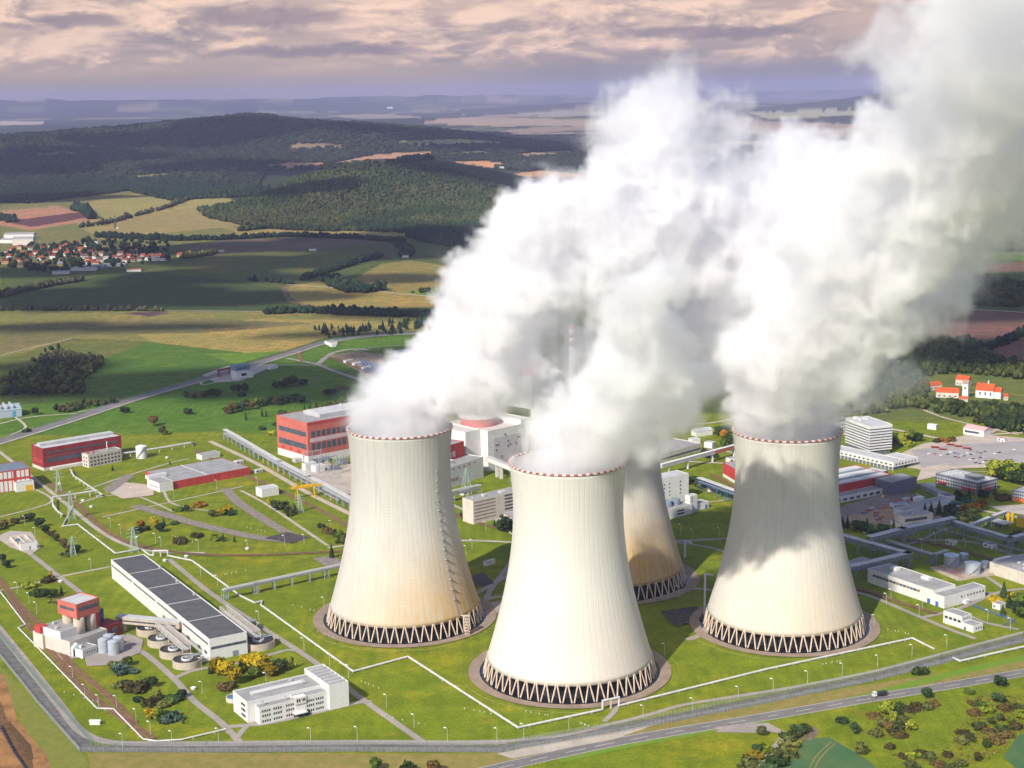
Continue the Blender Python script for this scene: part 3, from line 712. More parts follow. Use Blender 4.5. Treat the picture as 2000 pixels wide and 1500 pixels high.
# inner roads
RD = [('330,1092 400,1150 480,1205 590,1276 640,1312 700,1360 770,1410 830,1452', 5, 'M_asph'), ('0,1153 60,1142 110,1128 215,1107', 3.6, 'M_conc'),
      ('50,1075 80,1098 110,1122 150,1152 172,1172', 5, 'M_asph'), ('255,1260 290,1282 340,1326 380,1370 430,1410 470,1452', 5, 'M_asph'),
      ('340,1326 370,1312 420,1302 490,1290 560,1270 590,1273', 4.5, 'M_asph'), ('440,1420 520,1413 600,1396 700,1372 725,1372', 5.2, 'M_asph'),
      ('465,1440 480,1420 520,1395', 4, 'M_asph'), ('-20,868 60,930 130,985 185,1030 240,1062 300,1077 400,1080', 4.6, 'M_conc'),
      ('200,1010 310,986 420,962 475,950', 3, 'M_conc'), ('150,985 200,970 262,968 340,1000', 3, 'M_conc'), ('320,960 340,985 420,1000', 3, 'M_conc'), ('470,958 520,985 580,1025 640,1066', 3.5, 'M_conc'),
      ('410,862 500,905 600,962 700,1012', 6.5, 'M_tan'), ('165,958 240,932 330,905 370,896', 3.2, 'M_conc'), ('60,952 100,980 0,1010', 3, 'M_conc'),
      ('640,1070 720,1062 900,1056 1010,1060', 5, 'M_conc'), ('1300,1058 1420,1052 1500,1045', 5, 'M_asph'), ('1320,1060 1380,1068 1420,1080', 4, 'M_asph'),
      ('940,1190 960,1150 990,1110 1010,1075', 5, 'M_asph'), ('935,1175 980,1165 1010,1180', 7, 'M_asph'), ('930,1160 1000,1120', 5, 'M_asph'),
      ('1235,1180 1300,1165 1350,1150 1420,1158', 5, 'M_asph'), ('1340,1250 1370,1240 1390,1215 1420,1200', 6, 'M_asph'), ('1180,1410 1200,1390 1205,1375', 4, 'M_asph'),
      ('1640,1150 1700,1165 1800,1207 1850,1228 1905,1248', 4.5, 'M_asph'), ('1800,1207 1870,1190 1930,1165 1960,1155 2010,1150', 4.5, 'M_asph'), ('1870,1190 1920,1215 1990,1230', 4, 'M_asph'),
      ('1690,1105 1640,1120', 5, 'M_asph'), ('1890,1150 1940,1160 1960,1150 1890,1105', 4, 'M_asph'),
      ('1640,1000 1700,985 1760,975', 5, 'M_asph'), ('1700,1075 1780,1062 1830,1040 1860,1030', 4, 'M_asph'), ('1800,1055 1900,1060 2010,1095', 5, 'M_asph'), ('1820,1030 1900,1050 2010,1080', 4, 'M_asph'),
      ('1860,985 1930,1000 2010,1015', 5, 'M_tan'), ('1790,965 1820,985 1850,975', 4, 'M_tan'),
      # beyond the plant
      ('560,700 620,712 650,724 720,748 800,776', 8, 'M_asph'), ('620,712 650,690 690,682 720,684', 9, 'M_asph'), ('690,684 760,700 840,735', 4, 'M_asph'), ('690,684 760,676 900,670', 3.5, 'M_asph'), ('500,716 560,713 620,714', 3.5, 'M_conc'),
      ('440,742 400,752 395,745 430,735', 3.5, 'M_tan'), ('0,828 60,815 150,808', 4, 'M_tan'), ('30,815 50,835 20,850', 3.5, 'M_tan'), ('150,806 230,790 300,765', 3, 'M_tan'),
      ('0,695 60,680 140,662', 3, 'M_tan'), ('300,607 520,609 900,621', 4, 'M_tan'), ('560,556 700,566 890,584', 7, 'M_tan'),
      ('1340,830 1400,825 1440,815', 5, 'M_tan'), ('1640,815 1700,830 1800,850 1870,865', 7, 'M_tan'), ('1790,795 1840,815 1900,830 1990,850', 4.5, 'M_tan'), ('1870,860 1930,850 2010,845', 6, 'M_tan'),
      ('1930,850 1960,835 2010,840', 5, 'M_tan'), ('1780,915 1830,890 1870,862', 12, 'M_tan'), ('1840,920 1960,925 2010,945', 4, 'M_asph'), ('1370,880 1400,878 1440,888', 3.5, 'M_tan'), ('1310,900 1400,905 1440,905', 5, 'M_tan'),
      ('880,985 940,1010 990,1015 1020,1000', 4, 'M_conc'), ('1340,985 1400,980 1440,972', 3, 'M_conc'),
      ('1790,604 1900,605 2010,611', 7, 'M_tan')]
for s, w_, mm in RD: ribbon('service_road', GP(s), w_, globals()[mm])
patch('yard', '250,1238 280,1250 275,1275 215,1300 170,1302 165,1285 120,1290 95,1270 215,1262', M_asph)
ribbon('old_track', GP('262,988 320,1005 400,1028 500,1050 560,1056'), 13, M_old); ribbon('old_track', GP('440,955 470,985 540,1030 590,1056'), 11, M_old)
patch('scrap_heap_ground', '515,1052 560,1040 605,1050 570,1062', M_rubble)
patch('yard', '205,960 235,942 300,948 300,968 240,975', M_tan); patch('yard', '200,955 250,925 262,932 215,965', M_old)
patch('yard', '505,735 640,740 600,760', M_lawn2)
patch('yard', '640,695 690,688 745,692 840,735 800,752 720,735', mat('sandy yard', (.34, .24, .14), .95, var=.3, scale=.05))
patch('yard', '395,733 445,715 540,712 520,722 470,745 420,748', M_conc)
patch('yard', '640,915 720,900 780,960 700,985', M_tan); patch('yard', '560,925 640,900 690,960 660,980', M_conc)
patch('parking_lot', '1740,895 1800,868 1900,848 2020,858 2020,905 1960,912 1900,915 1800,920', M_tan)
patch('parking_lot', '1780,880 1880,868 2020,862 2020,900 1960,905 1800,915', mat('parking asphalt', (.36, .33, .31), .9, var=.18, scale=.05))
patch('yard', '1640,990 1760,955 1800,975 1870,990 1850,1015 1760,1028 1640,1022', mat('storage yard', (.27, .215, .18), .95, var=.3, scale=.06))
patch('yard', '1650,1010 1755,985 1770,1010 1740,1025 1660,1020', mat('sand yard', (.42, .28, .17), .95, var=.25, scale=.06))
patch('yard', '1930,990 2020,985 2020,1010 1960,1000', M_conc); patch('yard', '1800,915 1850,905 1860,925 1790,940', M_tan)
patch('yard', '945,1010 1010,990 1040,1015 1000,1030', M_conc)
patch('yard', '905,1130 945,1120 965,1140 920,1150', M_rubble); patch('yard', '940,1180 1010,1170 1010,1195 960,1200', M_asph)
patch('yard', '1290,1195 1360,1185 1385,1210 1320,1225', M_rubble); patch('yard', '610,1092 650,1085 670,1100 645,1112', M_old)
patch('yard', '-10,1050 20,1038 62,1040 80,1070 60,1085 20,1070', M_conc)
for k in TOW:
    cx, cy = TOW[k]; mb = MB(); z = lift()
    n = 96; vs = []
    for r in (65.9, 73.2):
        vs += [(cx + r * math.cos(2 * math.pi * i / n), cy + r * math.sin(2 * math.pi * i / n), z) for i in range(n)]
    mb.add(vs, [(i, (i + 1) % n, n + (i + 1) % n, n + i)[::-1] for i in range(n)])
    tag(mb.build('ring_path', mat('ring path', (.30, .225, .17), .95, var=.25, scale=.1)), kind='structure')
    mb = MB(); mb.ring((cx, cy, 0), 78.6, 78.8, .25, 96); tag(mb.build('kerb', mat('kerb', (.30, .30, .10), .9, var=.4)), kind='structure')
def rails(s, n=1, bed=True, gauge=2.2):
    P = GP(s)
    if bed: ribbon('track_bed', P, 4.2 * n + 1.2, M_ballast)
    z = lift() + .25
    for k in range(n):
        o = (k - (n - 1) / 2) * 4.4
        for g in (-gauge / 2, gauge / 2): ribbon('rail', P, .42, M_rail, off=o + g, z=z)
rails('-20,1110 0,1135 22,1165 45,1210 85,1255 130,1310 180,1360 240,1405 300,1444'); rails('22,1165 35,1180 70,1215 110,1262 150,1310 205,1355 262,1412')
rails('95,945 150,985 210,1040 280,1068 380,1083 500,1085 640,1079 690,1077'); rails('380,880 470,925 560,965 640,1005 700,1040')
rails('880,1002 920,1018 980,1035 1010,1042'); rails('1390,928 1430,950 1470,985'); rails('1640,1140 1700,1158 1770,1182 1830,1200')
rails('1690,1062 1780,1072 1880,1095 1960,1125'); rails('1740,1050 1850,1068 1960,1100 2020,1120'); rails('1640,1025 1720,1040 1780,1045')
rails('650,700 690,715 760,745 820,775', 2); rails('590,706 585,692 605,678 640,668'); 
UP = GP('-60,880 0,863 120,826 270,777 440,729 560,692 640,668 740,655 960,645')
ribbon('raked_strip', UP, 16, mat('violet gravel', (.20, .18, .18), .95, var=.3, scale=.05)); ribbon('service_road', UP, 5, M_conc, off=-11)
patch('lawn', '230,1305 290,1290 330,1330 425,1425 350,1440 300,1400 190,1310', M_lushgrass) if False else None
# ------------------------------------------------------------------ building kit
M_white = mat('white wall panels', (.70, .685, .655), .7, var=.1, scale=.12, streak=.22)
M_white2 = mat('off-white wall', (.62, .56, .49), .8, var=.15, scale=.15, streak=.3)
M_beige = mat('beige concrete', (.50, .43, .34), .85, var=.2, scale=.2, streak=.5)
M_redw = mat('red cladding', (.52, .055, .05), .6, var=.2, scale=.1, streak=.5)
M_redd = mat('deep red cladding', (.30, .035, .04), .6, var=.25, scale=.1, streak=.5)
M_salmon = mat('faded red cladding', (.55, .15, .115), .65, var=.2, scale=.1, streak=.5)
M_rgrey = mat('grey roof felt', (.33, .325, .32), .9, var=.25, scale=.1, streak=.4)
M_rdark = mat('dark roof felt', (.105, .105, .112), .9, var=.3, scale=.12, streak=.4)
M_rlight = mat('light roof sheet', (.52, .515, .51), .7, var=.2, scale=.08, streak=.4)
M_glass = mat('dark window glass', (.035, .04, .05), .18, spec=.5, var=.4, scale=.4)
M_gblue = mat('blue grey glazing', (.10, .12, .15), .3, spec=.5, var=.5, scale=.3)
M_grey = mat('grey facade', (.155, .165, .20), .7, var=.2, scale=.2)
M_frame = mat('pale window frame', (.6, .6, .6), .6)
M_blue = mat('blue steel', (.07, .16, .30), .5, var=.3, scale=.3)
M_bgrey = mat('blue grey steel', (.23, .285, .34), .55, var=.25, scale=.3)
M_trest = mat('trestle steel', (.32, .37, .40), .6, var=.25, scale=.4)
M_lead = mat('insulated pipe cladding', (.60, .59, .57), .45, var=.25, scale=.3)
M_yel = mat('yellow paint', (.72, .42, .02), .6, var=.2, scale=.3)
M_tile = mat('orange roof tiles', (.55, .10, .03), .85, var=.3, scale=.2)
M_orange = mat('orange paint', (.60, .16, .03), .6)
M_silver = mat('silver tank sheet', (.50, .55, .60), .4, var=.15, scale=.3, metallic=.3)
M_door = mat('blue door', (.04, .14, .40), .6)
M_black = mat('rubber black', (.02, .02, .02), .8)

def site(a, b):
    A = G(*a); B = G(*b); d = B - A
    return A, math.atan2(d.y, d.x), d.length
class Bld:
    def __init__(s, name, a, b, label, cat, group=None):
        s.O, s.rz, s.L = site(a, b); s.r = empty(name, s.O, s.rz, label, cat, group)
    def box(s, name, x0, x1, y0, y1, z0, z1, m):
        mb = MB(); mb.box(((x0 + x1) / 2, (y0 + y1) / 2, z0), x1 - x0, y1 - y0, z1 - z0); return mb.build(name, m, s.r)
    def block(s, x0, x1, y0, y1, z0, z1, m=None, roof=None, par=.7, name='wall'):
        m = m or M_white; roof = roof or M_rgrey
        mb = MB(); cx, cy = (x0 + x1) / 2, (y0 + y1) / 2
        mb.box((cx, cy, z0), x1 - x0, y1 - y0, z1 - z0)
        if par:
            w = .4
            mb.box((cx, y0 + w / 2, z1), x1 - x0, w, par); mb.box((cx, y1 - w / 2, z1), x1 - x0, w, par)
            mb.box((x0 + w / 2, cy, z1), w, y1 - y0 - 2 * w, par); mb.box((x1 - w / 2, cy, z1), w, y1 - y0 - 2 * w, par)
        o = mb.build(name, m, s.r)
        w = .42 if par else -.25
        mb = MB(); mb.box((cx, cy, z1 + .004), x1 - x0 - 2 * w, y1 - y0 - 2 * w, .12 if par else .3); mb.build('roof', roof, s.r)
        return o
    def win(s, face, x, y0, a0, a1, z0, z1, m=None, name='window', t=.12):
        """face F: wall at y=y0 facing the front, a along x.  R/L: wall at x facing +x/-x, a along y"""
        m = m or M_glass; mb = MB()
        if face == 'F': mb.box(((a0 + a1) / 2, y0 - t / 2, z0), a1 - a0, t, z1 - z0)
        elif face == 'R': mb.box((x + t / 2, (a0 + a1) / 2, z0), t, a1 - a0, z1 - z0)
        else: mb.box((x - t / 2, (a0 + a1) / 2, z0), t, a1 - a0, z1 - z0)
        return mb.build(name, m, s.r)
    def wins(s, face, x, y0, a0, a1, z0, z1, n, gap=.4, m=None, name='window'):
        st = (a1 - a0) / n
        for i in range(n): s.win(face, x, y0, a0 + st * (i + gap / 2), a0 + st * (i + 1 - gap / 2), z0, z1, m, name)
    def vents(s, pts, z, m=None):
        for x, y, w, h in pts: s.box('roof_vent', x - w / 2, x + w / 2, y - w / 2, y + w / 2, z, z + h, m or M_rlight)
    def gable(s, x0, x1, y0, y1, z0, z1, zr, m, roof, along='x', name='roof'):
        s.box('wall', x0, x1, y0, y1, z0, z1, m)
        mb = MB(); e = .4
        if along == 'x':
            ym = (y0 + y1) / 2
            v = [(x0 - e, y0 - e, z1), (x1 + e, y0 - e, z1), (x1 + e, y1 + e, z1), (x0 - e, y1 + e, z1), (x0 - e, ym, zr), (x1 + e, ym, zr)]
            f = [(0, 1, 5, 4), (2, 3, 4, 5), (0, 4, 3), (1, 2, 5), (3, 2, 1, 0)]
        else:
            xm = (x0 + x1) / 2
            v = [(x0 - e, y0 - e, z1), (x1 + e, y0 - e, z1), (x1 + e, y1 + e, z1), (x0 - e, y1 + e, z1), (xm, y0 - e, zr), (xm, y1 + e, zr)]
            f = [(0, 4, 5, 3), (1, 2, 5, 4), (0, 1, 4), (2, 3, 5), (3, 2, 1, 0)]
        mb.add([(a, b, c + .01) for a, b, c in v], f); return mb.build(name, roof, s.r)

# towers --------------------------------------------------------------
tower('B', 'left cooling tower of concrete with a ladder line down its side', .95, math.radians(-22), math.radians(-42))
tower('A', 'palest concrete cooling tower in front of the others, nearest the pipe loop', .42, math.radians(-15))
tower('D', 'concrete cooling tower beside the white hall, mottled by steam shadow', .50, math.radians(-50))
tower('C', 'ochre stained cooling tower standing behind the front tower', 1.15, math.radians(-70))

# long water treatment hall --------------------------------------------
b = Bld('treatment_hall', (411, 1291), (483, 1275), 'long white hall with dark flat roof in bays beside round basins', 'hall')
fa = G(219, 1129); ex = Vector((math.cos(b.rz), math.sin(b.rz), 0)); ey = Vector((-ex.y, ex.x, 0))
DL = (fa - b.O).dot(ey); SX = (fa - b.O).dot(ex); W_ = b.L
sh = SX / DL                                                    # the plan is a true rectangle along its own long axis
ang = math.atan2((fa - b.O).y, (fa - b.O).x)
b.r.rotation_euler = (0, 0, ang - math.pi / 2); DL = (fa - b.O).length
b.block(0, W_, 0, DL, 0, 16.0, M_white, M_rdark, .9)
for k in range(1, 5): b.box('roof_rib', .5, W_ - .5, DL * k / 5 - .35, DL * k / 5 + .35, 16, 16.6, M_rlight)
b.win('F', 0, 0, 1.0, W_ - .8, 8.6, 10.6, M_gblue, 'ribbon_window')
for k in range(4): b.win('L', 0, 0, 3 + k * DL / 4, DL / 4 * (k + 1) - 2, 11.4, 12.8, M_gblue, 'ribbon_window')
for k in (6, 20, 44, 62, 88, 100): b.win('L', 0, 0, k, k + 6, 3.0, 5.4, M_gblue)
b.box('door', W_ * .6, W_ * .75, -.15, 0, 0, 4.2, M_bgrey); b.box('annex', -6, 0, 1, 8, 0, 3, M_white); 
b.vents([(W_ - 2, DL * .45, 1.6, 1.6), (W_ - 2, DL * .62, 1.6, 1.6), (W_ - 2, DL * .8, 1.6, 1.6)], 16.1)
HALL = b
def hall_pt(x, y, z=0):
    a = b0_rz; 
    return HALL.O + Vector((x * math.cos(a) - y * math.sin(a), x * math.sin(a) + y * math.cos(a), z))
b0_rz = ang - math.pi / 2

# round settling basins -------------------------------------------------
M_sludge = mat('dark basin sludge', (.028, .024, .024), .3, spec=.5, var=.4, scale=.3)
def basin(px, py, r, label):
    p = G(px, py); root = empty('settling_basin', p, 0, label, 'settling basin', 'round settling basins beside the treatment hall')
    m = MB(); m.ring((0, 0, 0), r - .6, r, 5.4, 48); m.build('wall', M_beige, root)
    m = MB(); m.cyl((0, 0, 0), r - .6, 4.6, 48); m.build('water', M_sludge, root)
    m = MB(); m.ring((0, 0, 3.6), 3.4, 4.2, 2.4, 28); m.build('centre_well', M_frame, root)
    m = MB(); m.box((r * .5, 0, 6), r, 1.4, .4); m.box((r * .5, .7, 6.4), r, .1, 1); m.build('scraper_bridge', M_trest, root)
    root.rotation_euler = (0, 0, b0_rz + .1)
for (px, py), la in zip(((294, 1236), (316, 1257), (340, 1279), (366, 1299)), ('farthest round basin of four beside the truss gangway', 'second farthest round basin in the row beside the white hall', 'third round basin from the white walkway in the row', 'nearest round basin under the end of the truss')):
    basin(px, py, 10.8, la)
basin(505, 1262, 12.5, 'round basin at the right side of the white hall near end')
basin(474, 1232, 12, 'round basin behind the hall under the right truss')
# truss gangways over the basins
def truss(name, P0, P1, z0, z1, w, label, cat, m=M_trest, bay=4.0, legs=4, group=None):
    d = P1 - P0; L = d.length; rz = math.atan2(d.y, d.x); root = empty(name, P0, rz, label, cat, group)
    n = max(2, int(L / bay)); mb = MB()
    for s_ in (-w / 2, w / 2):
        mb.bar((0, s_, z0), (L, s_, z0), .3); mb.bar((0, s_, z1), (L, s_, z1), .3)
        for i in range(n + 1):
            x = L * i / n; mb.bar((x, s_, z0), (x, s_, z1), .22)
            if i < n: mb.bar((x, s_, z0), (L * (i + 1) / n, s_, z1), .16)
    for i in range(n + 1): x = L * i / n; mb.bar((x, -w / 2, z1), (x, w / 2, z1), .2); mb.bar((x, -w / 2, z0), (x, w / 2, z0), .2)
    mb.build('frame', m, root)
    mb = MB(); mb.box((L / 2, 0, z0 + .25), L, w * .6, .2); mb.build('deck', M_rlight, root)
    for i in range(legs):
        x = L * (i + .02) / (legs - 1) if legs > 1 else L / 2
        for s_ in (-w / 2, w / 2): m2 = MB(); m2.bar((x, s_, 0), (x, s_, z0), .3); m2.build('post', m, root)
    return root
truss('truss_gangway', hall_pt(-13.5, 12), hall_pt(-13.5, 76), 8, 13, 6, 'steel truss gangway over the four basins left of the white hall', 'gangway', mat('pale painted truss', (.58, .54, .48), .7, var=.2), 3.2, 5, 'truss gangways beside the treatment hall')
truss('truss_gangway', hall_pt(W_ + 11, 8), hall_pt(W_ + 11, 78), 8, 13, 6, 'steel truss gangway along the far right side of the dark roof', 'gangway', mat('pale truss', (.58, .54, .48), .7, var=.2), 3.2, 5, 'truss gangways beside the treatment hall')

# sludge plant ----------------------------------------------------------
b = Bld('sludge_plant', (138, 1283), (211, 1257), 'white process building with red penthouse on four beige silos', 'process building')
L = b.L; b.block(0, L, 0, 30, 0, 11, M_white2, M_rgrey, .8); b.block(-.5, L * .62, 10, 34, 11, 17, M_white, M_rgrey, .7); b.block(-2, L * .3, 30.2, 42, 0, 12, M_white2, M_rgrey, .6)
b.box('red_penthouse', L * .40, L * 1.02, 8, 31, 24, 34.5, M_salmon); b.block(L * .40, L * 1.02, 8, 31, 34.5, 34.6, M_salmon, M_rlight, .9, 'parapet')
b.win('F', 0, 8, L * .46, L * .98, 29.2, 32.2, M_gblue, 'ribbon_window'); b.win('L', L * .40, 0, 11, 28, 29.4, 31.6, M_gblue, 'ribbon_window')
for x, y in ((.53, 12), (.83, 12), (.53, 25), (.83, 25)):
    m = MB(); m.cyl((L * x, y, 11), 4.3, 13, 28); m.build('silo', M_beige, b.r, True)
b.box('stair_shaft', L * .97, L * 1.1, 13, 20, 8, 31, M_redw); b.box('red_box', -3, 4, 31, 38, 12.8, 18, M_redw)
m = MB(); m.cyl((L * 1.25, 26, 6), 7.2, 13, 32); m.build('blue_tank', mat('dark blue tank', (.05, .09, .19), .5, var=.3), b.r, True)
m = MB(); m.cyl((L * 1.25, 26, 19), 7.4, .8, 32, .8); m.build('tank_roof', M_rdark, b.r)
b.box('red_annex', L * 1.02, L * 1.55, 8, 24, 0, 10.5, M_redd); b.wins('F', 0, 8, L * 1.08, L * 1.5, 3, 8, 2, .3, M_gblue)
b.win('F', 0, 0, 2, L * .36, 6.6, 8.2, M_white, 'panel'); b.vents([(4, 20, 2.5, 1.5), (9, 30, 2, 2), (L * .6, 14, 2, 1.5), (L * .9, 25, 2.2, 1.3)], 34.7 if False else 17.1)
g0, g1 = G(232, 1232), hall_pt(0, 62)
d = g1 - g0; root = empty('enclosed_gallery', g0, math.atan2(d.y, d.x), 'beige enclosed conveyor gallery joining the sludge building to the white hall', 'gallery')
m = MB(); m.box((d.length / 2, 0, 7.5), d.length, 7, 5); m.build('wall', M_beige, root); m = MB(); m.box((d.length / 2, 0, 12.5), d.length + .2, 7.6, .5); m.build('roof', M_rlight, root)
for x in (.1, .5, .85): m = MB(); m.box((d.length * x, 0, 0), 1.2, 5, 7.5); m.build('support', M_beige, root)
m = MB(); m.box((d.length / 2, -3.56, 9.4), d.length * .9, .1, 1.2); m.build('ribbon_window', M_gblue, root)
for (px, py), la in zip(((203, 1274), (222, 1278), (232, 1270), (213, 1266)), ('silver silo at the left of the cluster by the white shed', 'nearest silver silo of the cluster in front', 'silver silo at the right of the cluster', 'silver silo at the back of the cluster under the catwalk')):
    root = empty('storage_silo', G(px, py), 0, la, 'silo', 'silver storage silos')
    m = MB(); m.cyl((0, 0, 0), 4.1, 10.5, 30); m.build('tank_wall', M_silver, root, False)
    m = MB(); m.cyl((0, 0, 10.5), 4.15, 1.3, 30, .6); m.build('cone_roof', M_silver, root)
    m = MB(); m.box((2, 0, 11.5), 7, .8, .3); m.bar((-1.5, 0, 11.4), (-1.5, 0, 12.8), .08); m.build('catwalk', M_steel, root)
b = Bld('gabled_shed', (143, 1284), (162, 1279), 'open white shed with pale blue gabled roof beside the silver silos', 'shed')
b.gable(0, b.L, 0, 26, 0, 6.5, 10, M_white, mat('pale blue sheet roof', (.55, .62, .68), .6, var=.15), 'y'); b.box('dark_opening_panel', .6, b.L - .6, -.12, 0, 0, 5.4, M_black)  # black panel on the wall stands in for the unlit inside
b = Bld('pump_house', (162, 1287), (190, 1276), 'low white flat-roofed pump house between gabled shed and silver silos', 'pump house')
b.block(0, b.L, 0, 13, 0, 6.2, M_white, M_rgrey, .5); b.vents([(4, 6, 2, 2.2), (6.5, 8, 1, 1.2)], 6.3, M_white); b.wins('F', 0, 0, 3, b.L - 1, 3.2, 4.2, 4, .6)

# administration/lab building in front -----------------------------------
b = Bld('laboratory_building', (508, 1417), (643, 1384), 'white low laboratory building with rows of small dark windows in front', 'laboratory')
L = b.L; b.block(0, L * .74, 0, 8, 0, 11.5, M_white, M_rgrey, .6); b.block(L * .5, L, -.6, 8, 0, 12.6, M_white, M_rgrey, .6); b.block(-5, L, 8.5, 33, 0, 14, M_white, M_rgrey, .8)
b.box('skylight', 3, L * .8, 18, 23, 14.2, 15.4, M_rlight)
for i in range(26): b.box('skylight_bar', 3.4 + i * L * .03, 3.9 + i * L * .03, 17.6, 23.4, 15.4, 15.65, M_frame)
b.box('entrance_head', L * .50, L * .66, -1.4, 4, 9, 13.6, M_white)
for z in (1.6, 5.3, 8.6):
    for g_ in (.03, .19, .37): b.wins('F', 0, 0, L * g_, L * (g_ + .13), z, z + 1.5, 4, .45)
    for g_ in (.66, .80): b.wins('F', 0, -.6, L * g_, L * (g_ + .12), z, z + 1.5, 4, .45)
b.wins('F', 0, -1.4, L * .515, L * .58, 10.5, 12.5, 2, .4); b.wins('F', 0, -1.4, L * .60, L * .65, 10.5, 12.5, 2, .4)
b.box('canopy', L * .46, L * .64, -5.2, -.65, 3.4, 4.0, M_white); b.win('F', 0, -.6, L * .48, L * .6, 0, 3.3, M_glass, 'door')
b.block(L - 1, L + 13.5, -3.4, 36, 0, 17, M_white, M_rgrey, 1.0)
for i in range(6): b.box('roof_duct', L, L + 12.5, 1 + i * 5.6, 2.2 + i * 5.6, 17.1, 18.3, M_rlight)
for z in (2.4, 6.2, 10): b.win('L', -5, 0, 12, 19, z, z + 1.6, M_glass)
b.vents([(4, 4, 1.6, 1.2), (20, 4, 1.4, 1.1), (L * .7, 28, 2, 1.6)], 14.1)
p = G(457, 1368); root = empty('clarifier_tank', p, 0, 'small round blue-covered tank beside the white laboratory', 'tank')
m = MB(); m.ring((0, 0, 0), 4.8, 5.4, 3, 32); m.build('wall', M_white2, root); m = MB(); m.cyl((0, 0, 2.4), 4.8, 1.6, 32, 1.2); m.build('cover', M_blue, root)

# pit structure lower left ------------------------------------------------
b = Bld('pump_pit', (41, 1077), (73, 1072), 'white walled open pump pit on its grey pad at the left', 'pump pit')
L = b.L; b.block(0, L, 0, 6, 0, 6.5, M_white, M_rgrey, .4); b.win('F', 0, 0, L * .5, L * .62, 0, 3.6, M_bgrey, 'door')
for x0, x1 in ((0, 1), (L * .48, L * .56), (L - 1, L)): b.box('pit_wall', x0, x1, 6, 46, 0, 3.4, M_white2)
b.box('pit_wall', 0, L, 45, 46, 0, 3.4, M_white2); b.box('pit_wall', 0, L, 24, 25.4, 0, 3.2, M_beige); b.box('pit_floor', 1, L - 1, 6, 45, .05, .2, mat('tan pit floor', (.45, .34, .22), .9, var=.3))
b.box('pump', 4, 7, 32, 38, .2, 2.4, M_blue); b.box('pump', 3, 6, 12, 20, .2, 2.2, M_beige)

# red and white hall cut by the left edge ----------------------------------
b = Bld('striped_hall', (-70, 972), (62, 954), 'white and red panelled hall with dark roof at the left edge', 'hall')
L = b.L; b.block(0, L, 0, 40, 0, 22, M_redw, mat('dark blue grey roof', (.16, .20, .25), .8, var=.2), .6)
n = 15
for i in range(n):
    x0 = 1 + (L - 2) * i / n; x1 = 1 + (L - 2) * (i + 1) / n - 1.1
    if i == n - 4: x1 -= 2.4
    b.box('wall_panel', x0, x1, -.14, 0, .4, 11.6, M_white); b.box('wall_panel', x0, x1, -.14, 0, 14.2, 21.4, M_white)
b.block(L - 18, L + 1, -8, -.2, 0, 9.5, M_white, M_rgrey, .5, 'annex'); b.box('gate', L - 8, L - .6, -8.15, -8, 0, 6.2, M_yel)

# deep red hall with white office annex ------------------------------------
b = Bld('red_hall', (86, 920), (239, 893), 'deep red hall with grey roof and glazed bands behind the white annex', 'hall')
L = b.L; b.block(0, L, 0, 30, 3.5, 25, M_redd, M_rlight, .9); b.box('plinth', -.12, L + .12, -.15, 30, 0, 3.5, M_white2)
b.win('F', 0, 0, 4, L * .62, 9, 13.5, M_gblue, 'ribbon_window'); b.win('F', 0, 0, 4, L - 4, 19, 21, M_gblue, 'ribbon_window'); b.win('F', 0, 0, 4, L * .6, 15, 15.7, M_grey, 'cladding_strip')
b.box('roof_monitor', 4, L - 2, 14, 24, 25.1, 28, M_rlight); b.wins('L', 0, 0, 4, 26, 8, 12, 3, .3, M_redw, 'wall_panel'); b.box('loading_annex', L * .08, L * .55, -4, -.2, 0, 3, M_white)
b2 = Bld('office_annex', (174, 914), (238, 901), 'white three-storey office annex with small square windows before the deep red hall', 'office')
L = b2.L; b2.block(0, L, 0, 14, 0, 14.5, M_white2, M_rgrey, .8)
for z in (1.8, 5.8, 9.9): b2.wins('F', 0, 0, 1.5, L - 1, z, z + 1.9, 9, .5); b2.wins('L', 0, 0, 2, 12, z, z + 1.8, 2, .6)
b2.vents([(4, 8, 2, 2.2), (8, 4, 1.6, 1.4), (12, 9, 2, 1.5), (16, 7, 1.2, 1)], 14.7, M_salmon)
m = MB(); m.cyl((L * .7, 9, 14.6), .5, 10, 10); m.build('flue', M_white, b2.r)
def roundtank(px, py, r, h, label, name='storage_tank', mm=None, roof=1.6, group=None):
    root = empty(name, G(px, py), 0, label, 'tank', group)
    m = MB(); m.cyl((0, 0, 0), r, h, 40); m.build('tank_wall', mm or M_white, root); m = MB(); m.cyl((0, 0, h), r + .1, roof, 40, .5); m.build('cone_roof', mm or M_white, root)
    mb = MB()
    for i in range(15):
        a0 = -2.3 + i * .1; z = h * i / 15
        mb.box(((r + .5) * math.cos(a0), (r + .5) * math.sin(a0), z), 1.0, 1.6, .2, a0)
        mb.bar(((r + 1) * math.cos(a0), (r + 1) * math.sin(a0), z), ((r + 1) * math.cos(a0 + .1), (r + 1) * math.sin(a0 + .1), z + 1.6), .07)
    mb.build('spiral_stair', M_steel, root); return root
roundtank(277, 894, 6.4, 14, 'white cylindrical tank with spiral stair at the right of the deep red hall')

